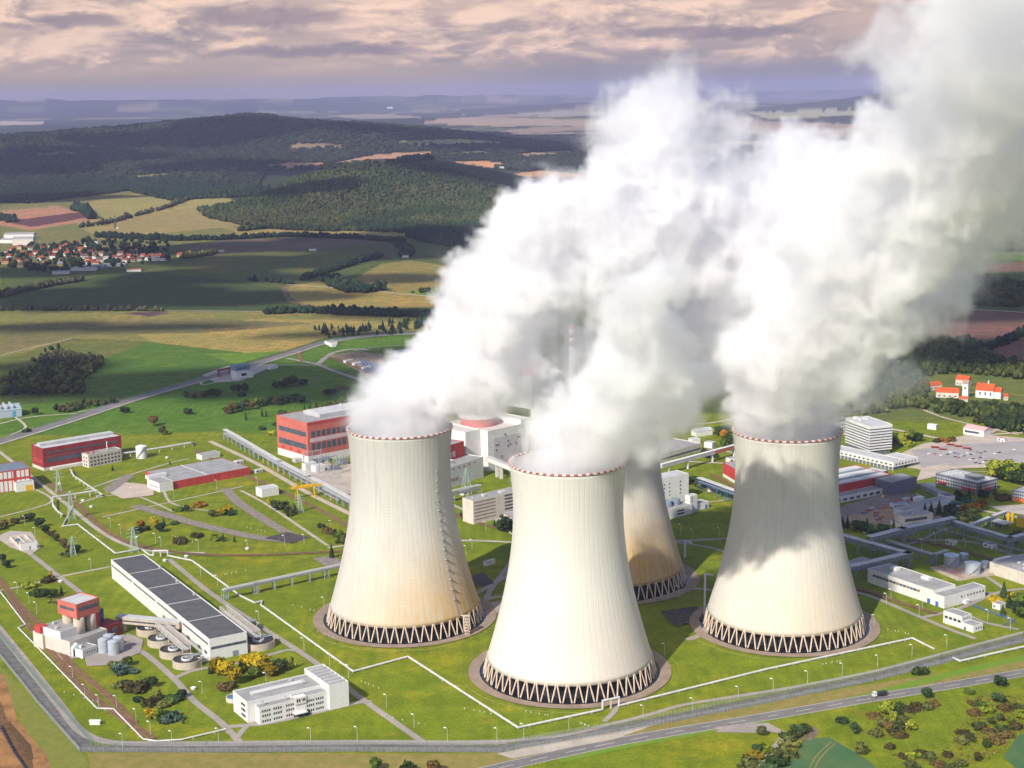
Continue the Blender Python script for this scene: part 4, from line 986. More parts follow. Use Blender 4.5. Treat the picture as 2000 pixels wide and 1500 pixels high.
# low red and grey warehouse ------------------------------------------------
b = Bld('warehouse', (337, 956), (489, 927), 'low warehouse with broad grey roof and bright red front wall', 'warehouse')
L = b.L; b.block(0, L, 0, 62, 0, 8.2, M_redw, M_rgrey, .35); b.box('roof_ridge', 0.6, L - .6, 30, 31, 8.25, 8.9, M_rlight); b.box('roof_ridge', L * .45, L * .46, .6, 61, 8.3, 9.0, M_rlight)
for i in range(8): b.box('pilaster', 4 + i * L / 8.4, 4.5 + i * L / 8.4, -.25, 0, 0, 7.6, M_salmon)
b.block(-16, 0, -2, 26, 0, 9.6, M_white, M_rgrey, .4); b.block(-14, 8, 27, 34, 8.3, 11.5, M_white, M_rlight, .3); b.win('L', -16, 0, 2, 22, 4, 4.8, M_gblue, 'ribbon_window')
b.box('canopy', L * .75, L * .98, 62.2, 72, 4.2, 5, M_white)
b = Bld('gatehouse_shed', (395, 899), (430, 892), 'small white flat shed behind the broad grey warehouse roof', 'shed'); b.block(0, b.L, 0, 12, 0, 5.4, M_white, M_rgrey, .3)
b = Bld('transformer_house', (512, 972), (545, 966), 'plain white box building beside the yellow gantry crane', 'building'); b.block(0, b.L, 0, 14, 0, 8.4, M_white, M_rlight, .5); b.win('R', b.L, 0, 4, 7, 0, 3, M_bgrey, 'door')

# hall at far left beyond the road, small hall with blue top ------------------
b = Bld('sheet_hall', (-50, 823), (43, 813), 'pale blue sheet metal hall with skylight ribs at the left edge beyond the fence road', 'hall')
L = b.L; b.gable(0, L, 0, 34, 0, 10, 15, mat('pale blue sheet wall', (.42, .48, .54), .6, var=.15), mat('blue grey sheet roof', (.34, .40, .46), .6, var=.2), 'x')
for i in range(5): b.box('skylight', L * (.3 + i * .13), L * (.33 + i * .13), 2, 31, 12.6, 15.5, M_rlight)
b.win('F', 0, 0, L * .80, L * .88, 0, 8, mat('light blue gate', (.08, .30, .46), .6), 'gate')
b = Bld('winch_house', (462, 741), (495, 737), 'small white building with blue upper storey by the rail line', 'building')
L = b.L; b.block(0, L, 0, 20, 0, 12, M_white, M_rlight, 0); b.block(-1, L - 4, 1, 18, 12.4, 19, M_bgrey, mat('blue roof sheet', (.12, .22, .36), .7, var=.2), 0, 'upper_wall'); b.win('F', 0, 0, L * .3, L * .6, 4, 8, M_glass)
b.win('F', 0, 1, 2, L - 8, 14, 16.6, M_blue); b.box('porch', -6, 3, -5, -.2, 0, 3.6, M_white)
b = Bld('gantry_crane', (428, 738), (450, 733), 'dark red rail gantry crane beside the blue-topped building', 'crane')
L = b.L; m = MB(); m.box((L / 2, 0, 10), L + 4, 3, 2.6); m.build('girder', M_redd, b.r)
for x in (0, L):
    for y in (-3, 3): m = MB(); m.bar((x, y, 0), (x, y * .3, 10), .7); m.build('leg', M_redd, b.r)
b = Bld('site_container', (527, 722), (543, 719), 'pale container-like cabin at the end of the rail spur', 'cabin'); b.gable(0, b.L, 0, 6, 0, 4, 5.2, M_white, M_rlight)
b = Bld('boundary_gatehouse', (634, 672), (655, 678), 'low flat gatehouse by the fence road at the fields', 'gatehouse'); b.block(0, 20, 0, 14, 0, 5, M_white, M_bgrey, .3); b.block(24, 36, -4, 4, 0, 5, M_white, M_rlight, .3)
b = Bld('field_depot', (778, 698), (806, 694), 'lone white depot block with grey doors left of the steam', 'depot'); b.block(0, b.L, 0, 14, 0, 9, M_white, M_rlight, .4); b.wins('F', 0, 0, 1, b.L - 1, 0, 5, 5, .4, M_bgrey, 'door')
# rows of blue storage racks
cnt = 0
for i in range(11):
    for j in range(8):
        px, py = 701 + i * 8.6 - j * 1.2 + j * 3.4, 705 + i * 2.1 + j * 3.1
        root = empty('storage_rack', G(px, py), -.45, 'low blue grey storage rack in the fenced sandy yard', 'rack', 'blue racks in the sandy yard')
        m = MB(); m.box((0, 0, 1.6), 6.4, 4, 1.4); m.build('rack_body', mat('rack blue', (.16, .20, .30), .5, var=.3) if cnt == 0 else bpy.data.materials['rack blue'], root)
        m = MB(); [m.bar((x, y, 0), (x, y, 1.6), .15) for x in (-2.8, 2.8) for y in (-1.6, 1.6)]; m.build('stand', M_steel, root); cnt += 1
for k, (px, py, la) in enumerate(((683, 708, 'white cabin at the west corner of the sandy rack yard'), (700, 713, 'low white cabin before the first blue rack rows'), (718, 721, 'white cabin at the near end of the racks'), (760, 738, 'white cabin in the near corner of the rack yard'), (775, 744, 'white box beside the blue roof at the yard corner'))):
    b = Bld('yard_cabin', (px - 7, py + 2), (px + 7, py - 1), la, 'cabin', 'white cabins in the rack yard'); b.block(0, b.L, 0, 6, 0, 4, M_white, M_rlight, .2); b.win('F', 0, 0, 1, 3, 1, 2.6)

# turbine hall, diesel tower, reactor blocks ----------------------------------
b = Bld('turbine_hall', (603, 905), (740, 878), 'tall faded-red turbine hall with glazed bands and barrel grey roof', 'hall')
L = 160; b.block(0, L, 0, 64, 8, 46, M_salmon, M_rgrey, 1.0); b.box('plinth', -.15, L, -.12, 64, 0, 8, M_white)
b.box('wall_band', -.3, L, -.35, 0, 44.2, 47.2, M_redw)
for z0, z1 in ((29, 36), (14, 22)):
    b.wins('F', 0, 0, 4, 60, z0, z1, 8, .25, M_gblue); b.win('L', 0, 0, 3, 60, z0 + 1, z1 - .6, M_gblue, 'ribbon_window')
b.box('wall_band', 3, 62, -.2, -.02, 23.5, 28, mat('pale band', (.60, .46, .46), .7, var=.1)); 
for y_ in (16, 32, 48): b.win('L', 0, 0, y_, y_ + 7, 9.5, 13, M_redw, 'wall_panel')
mb = MB(); n = 8; y0, y1 = 16, 50
for i in range(n): 
    pass
prof_ = [(y0, 46.2), (y0, 50)] + [(y0 + (y1 - y0) * i / 8, 50 + 3.2 * math.sin(math.pi * i / 8)) for i in range(1, 8)] + [(y1, 50), (y1, 46.2)]
vs = [(28, y, z) for y, z in prof_] + [(L, y, z) for y, z in prof_]; k = len(prof_)
mb.add(vs, [tuple(range(k))] + [tuple(range(2 * k - 1, k - 1, -1))] + [(i + 1, i, k + i, k + i + 1) for i in range(k - 1)]); mb.build('barrel_roof', M_rlight, b.r)
b = Bld('filter_tower', (668, 880), (700, 874), 'white process tower with slim vent stack in front of the red turbine hall', 'process tower')
b.block(-6, 22, 0, 20, 14, 38, M_white, M_rlight, .6); 
for x in (-4, 20):
    for y in (1, 18): b.box('column', x, x + 2, y, y + 2, 0, 14, M_white)
b.box('duct', 4, 12, 4, 14, 0, 14, M_rlight); m = MB(); m.cyl((4, 6, 38), 1.0, 17, 12); m.build('stack', M_white, b.r); b.vents([(8, 12, 3, 2.4), (14, 8, 2.6, 3), (18, 14, 2, 2)], 38.1, M_bgrey)
b.box('platform', -10, 26, -5, 0, 16, 17, M_white)
# transformer bay clutter in front of the turbine hall
for k, (px, py, w, d_, h, mm, la) in enumerate(((605, 919, 14, 8, 8, M_white, 'white transformer cabin in front of the turbine hall corner'), (625, 922, 12, 10, 7.5, M_white, 'square white switch cabin below the turbine hall'), (585, 902, 22, 7, 4, M_rlight, 'long low grey roofed shelter at the turbine hall corner'))):
    b = Bld('switch_cabin', (px - 8, py + 2), (px + 8, py - 1), la, 'cabin', 'cabins below the turbine hall'); b.block(0, w, 0, d_, 0, h, mm, M_rlight, .3)
for k, (px, py, la) in enumerate(((618, 905, 'transformer nearest the turbine hall corner'), (636, 900, 'transformer in the middle of the steel portals'), (655, 918, 'transformer next to the tan yard'), (672, 906, 'transformer closest to the cooling tower'))):
    root = empty('power_transformer', G(px, py), .3, 'grey ' + la, 'transformer', 'power transformers of the turbine hall')
    m = MB(); m.box((0, 0, .4), 9, 5, 5); m.build('tank', M_grey, root)
    for x in (-3, 0, 3): m = MB(); m.cyl((x, 0, 5.4), .5, 3.4, 8, .25); m.build('bushing', M_beige, root)
    m = MB(); [m.box((-5.4 - i * .01, -2 + i * .8, .6), 1.6, .3, 4.4) for i in range(6)]; m.build('radiator', M_steel, root)
for k, (px, py) in enumerate(((610, 915), (640, 925), (668, 928))):
    b = Bld('steel_portal', (px - 16, py), (px + 18, py - 7), ('steel portal frame nearest the red hall corner', 'steel portal frame beside the white switch cabin', 'steel portal frame near the cooling tower edge')[k], 'portal', 'steel portals below the turbine hall')
    m = MB(); L = b.L
    for x in (0, L / 2, L): m.bar((x, 0, 0), (x, 0, 17), .5)
    m.bar((0, 0, 17), (L, 0, 17), .5); m.bar((0, 0, 14), (L, 0, 17), .3); m.build('frame', M_trest, b.r)
    m = MB(); [m.cyl((L * i / 6, 0, 17.2), .3, 1.6, 6) for i in range(7)]; m.build('insulators', M_white, b.r)
# reactor building group
b = Bld('reactor_block', (954, 921), (1058, 896), 'massive white windowless reactor block with round red dome on top', 'reactor building')
L = 62; b.block(0, L, 0, 70, 0, 44, M_white, M_white2, 1.6); b.box('wall_panel', 8, 50, -.2, 0, 2, 36, mat('lilac grey panel', (.56, .51, .53), .8, var=.1))
for x, z in ((12, 28), (15, 28), (12, 22.5), (30, 30), (33, 26), (30, 24.5), (42, 25.5), (45, 32), (48, 32), (26, 38), (20, 14)):
    m = MB(); q = [(x + 1.1 * math.cos(a), -.6, z + 1.1 * math.sin(a)) for a in np.linspace(0, 6.283, 12, endpoint=False)]; q2 = [(c[0], -.01, c[2]) for c in q]
    m.add(q + q2, [tuple(range(12))] + [(i, (i + 1) % 12, 12 + (i + 1) % 12, 12 + i) for i in range(12)]); m.build('wall_port', M_grey, b.r)
b.block(L - 12, L + 2, -.5, 60, 44, 50, M_white, M_white2, .6); b.block(-22, -.5, 12, 60, 0, 45, M_white, M_white2, 1.2)
m = MB(); m.cyl((24, 40, 44.2), 21, 9, 48); m.build('dome_wall', mat('faded rose cladding', (.60, .20, .19), .7, var=.25, scale=.2), b.r); m = MB(); m.cyl((24, 40, 53.2), 21.2, 3, 48, 12); m.build('dome_roof', M_white, b.r)
for i in range(14): a = i * .45; m = MB(); m.bar((24 + 20 * math.cos(a), 40 + 20 * math.sin(a), 44), (24 + 20 * math.cos(a), 40 + 20 * math.sin(a), 56), .25); m.build('mast', M_steel, b.r)
m = MB(); m.cyl((24, 40, 56), 1.4, 30, 16); m.build('vent_stack', M_white, b.r)
b = Bld('turbine_hall', (875, 955), (955, 928), 'white turbine hall block with red upper storey left of the reactor', 'hall')
L = 62; b.block(-40, L, 0, 26, 0, 22, M_white, M_rgrey, .8); b.block(-40, L - 8, 20, 60, 20, 38, M_redw, M_rgrey, 1.0); b.wins('F', 0, 20, -30, 40, 25, 31, 10, .35, M_rlight, 'window_panel')
for i in range(10): b.win('F', 0, 0, -36 + i * 9, -33 + i * 9, 18.6, 20, M_redw, 'vent_louvre')
b.box('wall_panel', 2, 18, -.15, 0, 7, 10, mat('tan louvre', (.42, .33, .26), .8)); b.box('wall_panel', 28, 34, -.15, 0, 8, 11, bpy.data.materials['tan louvre']); m = MB(); m.cyl((28, 22, 38), .9, 10, 10); m.build('stack', M_white, b.r)
b.vents([(10, 12, 4, 3), (20, 14, 8, 3.4), (-4, 10, 3, 2)], 22.2, M_white)
b = Bld('link_bridge', (955, 925), (1010, 948), 'pale enclosed bridge with red end running behind the front tower', 'bridge')
m = MB(); m.box((b.L / 2, 0, 14), b.L, 5, 5); m.build('wall', M_white, b.r); m = MB(); m.box((b.L / 2, 0, 19), b.L + .5, 5.5, .4); m.build('roof', M_rlight, b.r); m = MB(); m.box((0, 0, 13.8), .6, 5.4, 5.4); m.build('red_end', M_salmon, b.r)
for x in (.3, .45): m = MB(); m.box((b.L * x, 0, 0), 1, 3.6, 14); m.build('support', M_white, b.r)
b = Bld('pipe_gallery', (1052, 862), (1090, 850), 'white elevated pipe gallery behind the reactor block', 'gallery')
m = MB(); m.box((30, 0, 30), 70, 14, 12); m.build('wall', M_white, b.r); m = MB(); m.box((30, 0, 42), 71, 15, .6); m.build('roof', M_rlight, b.r)
for x in (4, 16, 28): m = MB(); m.box((x, 0, 0), 2, 8, 30); m.build('column', M_rlight, b.r)
b = Bld('reactor_block', (1040, 800), (1105, 785), 'second grey-white reactor building half hidden in the steam', 'reactor building')
b.block(0, 60, 0, 60, 0, 42, M_white, M_rlight, 1.2); m = MB(); m.cyl((30, 30, 42), 20, 11, 40); m.build('dome_wall', bpy.data.materials['faded rose cladding'], b.r)
# striped chimney
root = empty('chimney', G(1118, 768), 0, 'tall white chimney with red bands rising out of the steam', 'chimney')
m = MB(); m.cyl((0, 0, 0), 5.2, 66, 28, 4.4); m.build('shaft', M_white, root, True)
for i in range(5): m = MB(); m.cyl((0, 0, 66 + i * 6), 4.42 - i * .04, 6, 28, 4.38 - i * .04); m.build('band', (M_white if i % 2 else M_salmon), root, True)
# ribbed office slabs
b = Bld('office_slab', (966, 1015), (1030, 1000), 'ribbed white six-storey office slab half hidden by the front tower', 'office', None)
L = b.L; b.block(-26, L, 0, 17, 0, 23, M_white2, M_rgrey, .7)
for z in np.arange(3.4, 22, 3.4):
    b.win('F', 0, 0, 13, L - .5, z + .5, z + 2.2, M_gblue, 'ribbon_window'); b.win('F', 0, 0, -25, 1.5, z + .4, z + 1.6, mat('tan facade strip', (.26, .20, .16), .8) if z < 4 else bpy.data.materials['tan facade strip'], 'ribbon_window')  # dull tan strips across the wall at each floor
b.vents([(-6, 8, 4, 2), (-20, 8, 2, 1.2), (16, 8, 6, 1.6)], 23.2)
b = Bld('office_slab', (984, 1035), (1030, 1060), 'lower ribbed white office wing in front of the taller slab', 'office')
L = b.L; b.block(0, L, 0, 16, 0, 17, M_white2, M_rgrey, .6)
for z in np.arange(2.2, 16, 3.4): b.win('F', 0, 0, .5, L - .5, z + .5, z + 1.9, bpy.data.materials['tan facade strip'], 'ribbon_window')
b = Bld('bus_shelter', (932, 1020), (962, 1012), 'long low grey-roofed shelter on the lawn behind the towers', 'shelter')
m = MB(); m.box((b.L / 2, 2, 3), b.L, 5, .5); m.build('roof', M_rlight, b.r); m = MB(); [m.box((b.L * x, 3.6, 0), .4, .4, 3) for x in (.05, .35, .65, .95)]; m.build('posts', M_steel, b.r); m = MB(); m.box((b.L / 2, 4.2, .3), b.L, .1, 2); m.build('back_panel', M_white, b.r)
b = Bld('kiosk', (950, 1106), (968, 1101), 'white equipment container on green lawn between the towers', 'container'); b.block(0, b.L, 0, 4, 0, 3.6, M_white, M_rlight, 0)

# white block complex between rear tower and right tower -----------------------
b = Bld('chemical_plant', (1318, 984), (1346, 978), 'white four-storey block with small dark windows right of the rear tower', 'process building')
L = b.L; b.block(-18, 22, 4, 22, 0, 27, M_white, M_rlight, .5)
for z in (8, 12, 16, 20): b.wins('F', 0, 4, -14, 0, z, z + 1.3, 2, .8); b.win('F', 0, 4, 10, 11.6, z, z + 1.5)
b = Bld('chemical_annex', (1308, 1014), (1352, 1003), 'low pale annex with blue tanks on its roof and stair tower', 'process building')
L = b.L; b.block(-6, L, 0, 20, 0, 9, M_white, M_rgrey, .6); b.block(L - 1, L + 9, 2, 9, 0, 17, M_white, M_rlight, .5); b.block(L + 9, L + 27, 4, 16, 0, 6.5, M_white, M_rgrey, .4)
for z in (3, 6): b.win('F', 0, 0, 10, 20, z - .6, z + .7)
for x in (9, 20): m = MB(); m.cyl((x, 12, 9.2), 4.4, 5.5, 24); m.build('roof_tank', M_bgrey, b.r, False)
for z in (4, 7.6, 11, 14): b.win('F', 0, 2, L + 1, L + 2.4, z, z + 1.4)
b.box('door', L + 22, L + 25, 3.85, 4, 0, 4, M_door); b.box('canopy', L + 1, L + 7, -.6, 1.95, 3, 3.4, M_blue)
b = Bld('canteen_block', (1318, 895), (1370, 880), 'low pale two-storey block with overhanging flat roof in thin steam', 'building')
L = b.L; b.block(-40, L, 0, 40, 0, 8, M_white2, M_rgrey, 1.2); b.win('F', 0, 0, -36, L - 2, 2, 4, M_gblue, 'ribbon_window'); m = MB(); m.cyl((-8, 24, 8.2), 6, 9, 24); m.build('roof_tank', M_silver, b.r)
b = Bld('pale_cabin', (1352, 868), (1368, 866), 'white box cabin behind the low canteen block', 'cabin'); b.block(0, b.L, 0, 9, 0, 6, M_white, M_rlight, .2)
b = Bld('pale_cabin', (1375, 874), (1391, 876), 'white box cabin nearer the round-edged right tower', 'cabin'); b.block(0, b.L, 0, 9, 0, 6.4, M_white, M_rlight, .2)
b = Bld('sheet_shed', (1360, 853), (1392, 849), 'long pale sheet-metal shed with ridge roof beyond the cabins', 'shed'); b.gable(0, b.L, 0, 12, 0, 6, 9, M_white, M_rlight)
b = Bld('workshop', (1412, 930), (1437, 945), 'bright red walled workshop left of the right tower', 'workshop')
L = 40; b.block(0, L, 0, 30, 3, 15, M_redw, M_rgrey, .5); b.box('plinth', -.1, L, -.14, 30, 0, 3, M_white)
b = Bld('footbridge', (1290, 930), (1436, 890), 'long grey covered footbridge with red section left of the right tower', 'footbridge')
L = b.L; m = MB(); m.box((L * .35, 0, 9), L * .7, 4, 4); m.build('wall', M_rlight, b.r); m = MB(); m.box((L * .85, 0, 9), L * .3, 4, 4); m.build('red_section', M_salmon, b.r); m = MB(); m.box((L / 2, 0, 13), L, 4.4, .3); m.build('roof', M_white, b.r)
for x in (.1, .35, .68, .98): m = MB(); m.box((L * x, 0, 0), 1.4, 3, 9); m.build('support', M_white, b.r)

# administration tower and podium ----------------------------------------------
b = Bld('office_tower', (1650, 872), (1697, 890), 'tall striped administration tower behind the rim of the right tower', 'office tower')
L = b.L; D_ = 30; b.block(0, L, 0, D_, 5, 33, M_white, M_rlight, .8); b.box('base_floor', 1.5, L - 1.5, 1.5, D_ - 1.5, 0, 5, M_grey)
for z in np.arange(6.6, 32, 3.2):
    b.win('F', 0, 0, .3, L - .3, z, z + 1.3, M_gblue, 'ribbon_window'); b.win('R', L, 0, .3, D_ - .3, z, z + 1.3, M_gblue, 'ribbon_window')
b.vents([(6, 10, 4, 2.4), (14, 18, 5, 2), (18, 8, 3, 3), (10, 22, 2.5, 2.6)], 33.2, M_white); m = MB(); m.bar((12, 14, 35), (12, 14, 42), .15); m.build('antenna', M_white, b.r)
b = Bld('office_podium', (1630, 893), (1745, 920), 'long two-storey white podium in front of the striped administration tower', 'office')
L = b.L; b.block(-20, L, 0, 20, 4, 9, M_white, M_rlight, .5); b.box('colonnade_core', -19, L - 1, 1.2, 19, 0, 4, M_grey); b.block(L - 30, L, 20.2, 40, 4, 9, M_white, M_rlight, .5)
b.wins('F', 0, 0, -18, L - 1, 5.6, 7.2, 16, .55); 
for i in range(20): b.box('column', -18 + i * (L + 16) / 19, -17.4 + i * (L + 16) / 19, .2, .8, 0, 4, M_white)
b.wins('R', L, 0, 2, 38, 5.6, 7.2, 7, .55)
b = Bld('office_wing', (1690, 870), (1735, 862), 'white five-storey office wing to the right behind the striped tower', 'office')
L = b.L; b.block(-10, L, 0, 16, 0, 22, M_white, M_rlight, .6)
for z in (4, 8, 12, 16): b.wins('F', 0, 0, 4, L - 1, z, z + 1.7, 8, .5)
b = Bld('office_wing', (1646, 850), (1686, 842), 'grey white office wing with dark roof at the far side of the striped tower', 'office')
L = b.L; b.block(-10, L, 0, 14, 0, 16, M_white, M_rdark, .6)
for z in (4, 8, 12): b.wins('F', 0, 0, -8, L - 1, z, z + 1.6, 9, .5)

# red fronted workshop hall and grey block ----------------------------------------
b = Bld('workshop_hall', (1600, 982), (1740, 953), 'workshop hall with bright red upper wall and ribbed white roof right of the tower', 'hall')
L = b.L; b.block(-10, L, 0, 52, 5.4, 14, M_redw, M_rlight, .7); b.box('low_wall', -10.1, L + .1, -.1, 52, 0, 5.4, M_white)
for i in range(5): b.box('roof_light', -8, L - 3, 5 + i * 9.5, 8 + i * 9.5, 14.2, 15.1, M_bgrey if i % 2 else M_white)
b.block(-10, L + 4, -13, -.3, 0, 6, M_white, M_rgrey, .4, 'front_annex'); b.wins('F', 0, -13, 0, L, 1.4, 4, 11, .4, M_gblue)
b.vents([(12, 18, 2, 1.4), (24, 34, 2.2, 1.5), (36, 12, 1.8, 1.3)], 15.2, M_white)
b = Bld('grey_block', (1756, 966), (1790, 958), 'plain blue-grey cube building at the end of the red workshop hall', 'building'); b.block(-12, b.L, 0, 22, 0, 14, M_grey, M_rgrey, .5); b.win('R', b.L, 0, 6, 8, 2, 12, M_gblue)
b = Bld('covered_dock', (1690, 925), (1716, 930), 'low flat loading dock roof between podium and workshop hall', 'shed'); b.block(0, b.L + 4, 0, 12, 0, 5, M_grey, M_rlight, .2)
b = Bld('gate_shed', (1832, 972), (1846, 978), 'low white-fronted gate building with long dark roof before the grey office', 'gatehouse'); b.block(0, b.L + 2, 0, 10, 0, 4.6, M_white, M_grey, .2); b.block(-42, -.2, 2, 10, 0, 4.4, M_rgrey, M_rgrey, .2)

# grey offices --------------------------------------------------------------------
def grey_office(a, c, D_, h, label, boxw=True):
    b = Bld('grey_office', a, c, label, 'office'); L = b.L
    b.block(0, L, 0, D_, 0, h, M_grey, M_rlight, .7)
    for z in np.arange(1.8, h - 1.5, 3.2): b.wins('F', 0, 0, 1, L - 1, z, z + 1.5, 16, .5, M_frame); 
    for z in np.arange(1.8, h - 1.5, 3.2): b.wins('R', L, 0, 1, D_ - 1, z, z + 1.5, 9, .5, M_frame)
    return b
b = grey_office((1827, 946), (1909, 966), 32, 11.5, 'blue-grey flat roofed office with square pale windows and red canopies')
L = b.L; b.block(L * .55, L * .85, 9, 21, 11.5, 14.5, M_grey, M_rgrey, .4); b.wins('F', 0, 9, L * .57, L * .83, 12.3, 13.8, 6, .5, M_gblue)
b.box('canopy', L * .1, L * .26, -3, -.14, 3.4, 5, M_redw); b.box('canopy', L * .66, L * .97, -3, -.14, 3.4, 5, M_redw); b.box('canopy', L + .14, L + 3, 3, 22, 3.4, 5, M_redw); b.vents([(8, 12, 2, 1.2), (16, 22, 2.4, 1.4), (L - 6, 26, 2, 1.3)], 11.7)
b = grey_office((1976, 978), (2040, 990), 26, 10.5, 'blue-grey fire station block with orange gates at the right edge')
for i in range(6): b.box('gate', 2 + i * 4.4, 5.6 + i * 4.4, -.3, -.13, 0, 4.2, M_orange)

# right-hand industrial yard ---------------------------------------------------------
b = Bld('control_block', (1766, 1033), (1822, 1025), 'pale two-storey control block with glazed strip by the storage yard', 'building')
L = b.L; b.block(0, L, 0, 16, 4.5, 11, M_white2, M_rgrey, .5); b.win('F', 0, 0, .6, L - 7, 6.6, 9.2, M_gblue, 'ribbon_window'); b.block(-4, L - 2, -5, 16, 0, 4.5, M_white2, M_rgrey, .3); b.wins('F', 0, -5, -3, L - 4, 1.4, 3.2, 9, .5); b.vents([(8, 8, 1, .8), (16, 9, 1, .8)], 11.2, M_white)
b = Bld('storage_shed', (1766, 1010), (1856, 985), 'long grey roofed storage shed behind the control block and firs', 'shed'); b.block(0, b.L, 0, 13, 0, 6, M_white, M_rgrey, .2)
b = Bld('weigh_house', (1745, 993), (1772, 990), 'small blue-roofed weigh house in the storage yard', 'hut'); b.block(0, b.L, 0, 8, 0, 3.6, M_white, M_bgrey, .2); b.wins('F', 0, 0, 1, b.L - 1, 1.2, 2.6, 6, .4)
for k, (px, py, w, mm, la) in enumerate(((1794, 980, 11, M_white, 'large white cargo box in the storage yard'), (1770, 978, 7, M_rlight, 'pale grey container beside the large white cargo box'), (1783, 977, 6, M_redd, 'dark red container between two pale containers'), (1756, 983, 8, M_redw, 'red container behind the weigh house'))):
    root = empty('cargo_container', G(px, py), .5, la, 'container', 'containers in the storage yard')
    m = MB(); m.box((0, 0, .2), w, 5, 5 if k == 0 else 2.8); m.build('body', mm, root); m = MB(); [m.box((x, -2.55, .3), .15, .1, 4.6 if k == 0 else 2.4) for x in np.linspace(-w / 2 + .6, w / 2 - .6, 7)]; m.build('ribs', mm, root); m = MB(); m.box((w / 2 + .05, 0, .4), .1, 4.6, 4.4 if k == 0 else 2.3); m.build('doors', M_rgrey, root)
b = Bld('white_hall', (1694, 1137), (1822, 1181), 'long white hall with blue and brown window strip before the pipe bridge', 'hall')
L = b.L; ang2 = b.rz
b.block(0, L, 0, 26, 0, 11.5, M_white, M_rgrey, .5)
M_brn = mat('brown window', (.26, .15, .08), .5)
for i in range(14): b.win('F', 0, 0, 6 + i * L * .052, 6 + i * L * .052 + L * .045, 6.6, 8.6, (M_gblue, M_brn, M_blue)[i % 3 if i > 5 else 0])
b.block(L * .68, L + 1, 0 - .3, 42, 0, 9.0, M_white, M_rgrey, .5, 'low_wing') if False else None
b.block(L + .0, L + 12, -.4, 48, 0, 9.4, M_white, M_rgrey, .5, 'low_wing'); b.wins('R', L + 12, 0, 18, 47, 5.4, 7, 8, .6); b.box('roof_unit', 12, 19, 14, 19, 11.7, 14, M_white); b.box('roof_unit', 44, 52, 16, 21, 11.7, 14, M_white)
b.box('door', L - 6, L - 3, -.2, 0, 0, 4, M_door); b.box('door', L + 3, L + 6, -.55, -.4, 0, 4, M_door); b.win('R', L + 12, 0, 1, 3, 0, 3.4, M_white2, 'door'); b.box('porch', L + 12.1, L + 14.5, 22, 27, 0, 3, M_white)
b = Bld('small_white_house', (1842, 1216), (1901, 1236), 'small white two-level service building on lawn by the fence', 'building')
L = b.L; b.block(0, L * .62, 0, 11, 0, 9.5, M_white, M_rgrey, .4); b.block(L * .62, L, -.2, 11, 0, 5, M_white, M_rgrey, .4); b.wins('F', 0, 0, .8, L * .6, 4.5, 6.4, 4, .3, M_glass); b.wins('R', L, 0, 2, 10, 2, 3.4, 3, .6); b.wins('R', L * .62, 0, 1, 10, 6.6, 8.4, 4, .6, M_gblue); b.win('F', 0, -.2, L * .7, L * .76, 0, 2.6, M_gblue, 'door')
b = Bld('small_hut', (1938, 1188), (1953, 1192), 'little white hut beside dark firs near the right edge', 'hut'); b.block(0, b.L, 0, 8, 0, 4.4, M_white, M_rgrey, .3); b.win('F', 0, 0, 1, 2.2, 1.2, 3)
b = Bld('long_hall', (1932, 1120), (1990, 1139), 'beige long hall with grey roof cut by the right edge', 'hall'); b.block(0, b.L + 30, 0, 46, 0, 10, M_white2, M_rgrey, .5); b.block(-9, 0, 14, 34, 0, 8, M_white, M_white, .3); b.vents([(16, 18, 2, 1), (22, 18, 2, 1), (30, 10, 3, 1.4)], 10.2, M_white)
b = Bld('bund', (1818, 1112), (1872, 1135), 'tan walled tank bund with pipes in the right yard', 'bund')
L = b.L
for x0, x1, y0, y1 in ((0, L, 0, .8), (0, L, 40, 40.8), (0, .8, .8, 40), (L - .8, L, .8, 40), (.8, L - .8, 19, 19.8)): b.box('bund_wall', x0, x1, y0, y1, 0, 2.2, M_beige)
b.box('bund_floor', .8, L - .8, .8, 40, .05, .15, M_tan); m = MB(); m.bar((2, 6, 2.8), (L, 6, 2.8), .4); m.bar((L * .5, 6, 2.8), (L * .5, 36, 2.8), .35); m.build('pipes', M_salmon, b.r)
for (px, py, la) in ((1858, 1104, 'grey fuel tank at the left of the bund with spiral stair'), (1899, 1120, 'grey fuel tank at the right of the bund with spiral stair'), (1882, 1096, 'smaller grey tank behind the two fuel tanks'), (1924, 1112, 'smaller grey tank behind the right fuel tank')):
    s_ = 'smaller' in la
    roundtank(px, py, 3.6 if s_ else 6.6, 7 if s_ else 9.5, la, 'fuel_tank', M_silver, 1.2, 'fuel tanks in the bund')
b = Bld('canopy_shed', (1925, 1025), (1958, 1034), 'open shed with pale flat roof beside orange shrubs', 'shed')
m = MB(); m.box((b.L / 2, 5, 5), b.L + 4, 12, .6); m.build('roof', M_rlight, b.r); m = MB(); [m.bar((x, y, 0), (x, y, 5), .25) for x in np.linspace(0, b.L, 5) for y in (0, 10)]; m.build('posts', M_steel, b.r)
b = Bld('yellow_hall', (1985, 1028), (2030, 1038), 'yellow clad workshop at the right edge beyond the pipe bridge', 'hall'); b.block(0, b.L, 0, 20, 0, 9, M_yel, M_rgrey, .4)
root = empty('yellow_tank', G(1973, 1020), 0, 'pair of upright yellow vessels beside the yellow workshop', 'vessel')
for x in (-2, 2): m = MB(); m.cyl((x, 0, 0), 1.6, 9, 16); m.build('vessel_body', M_yel, root)
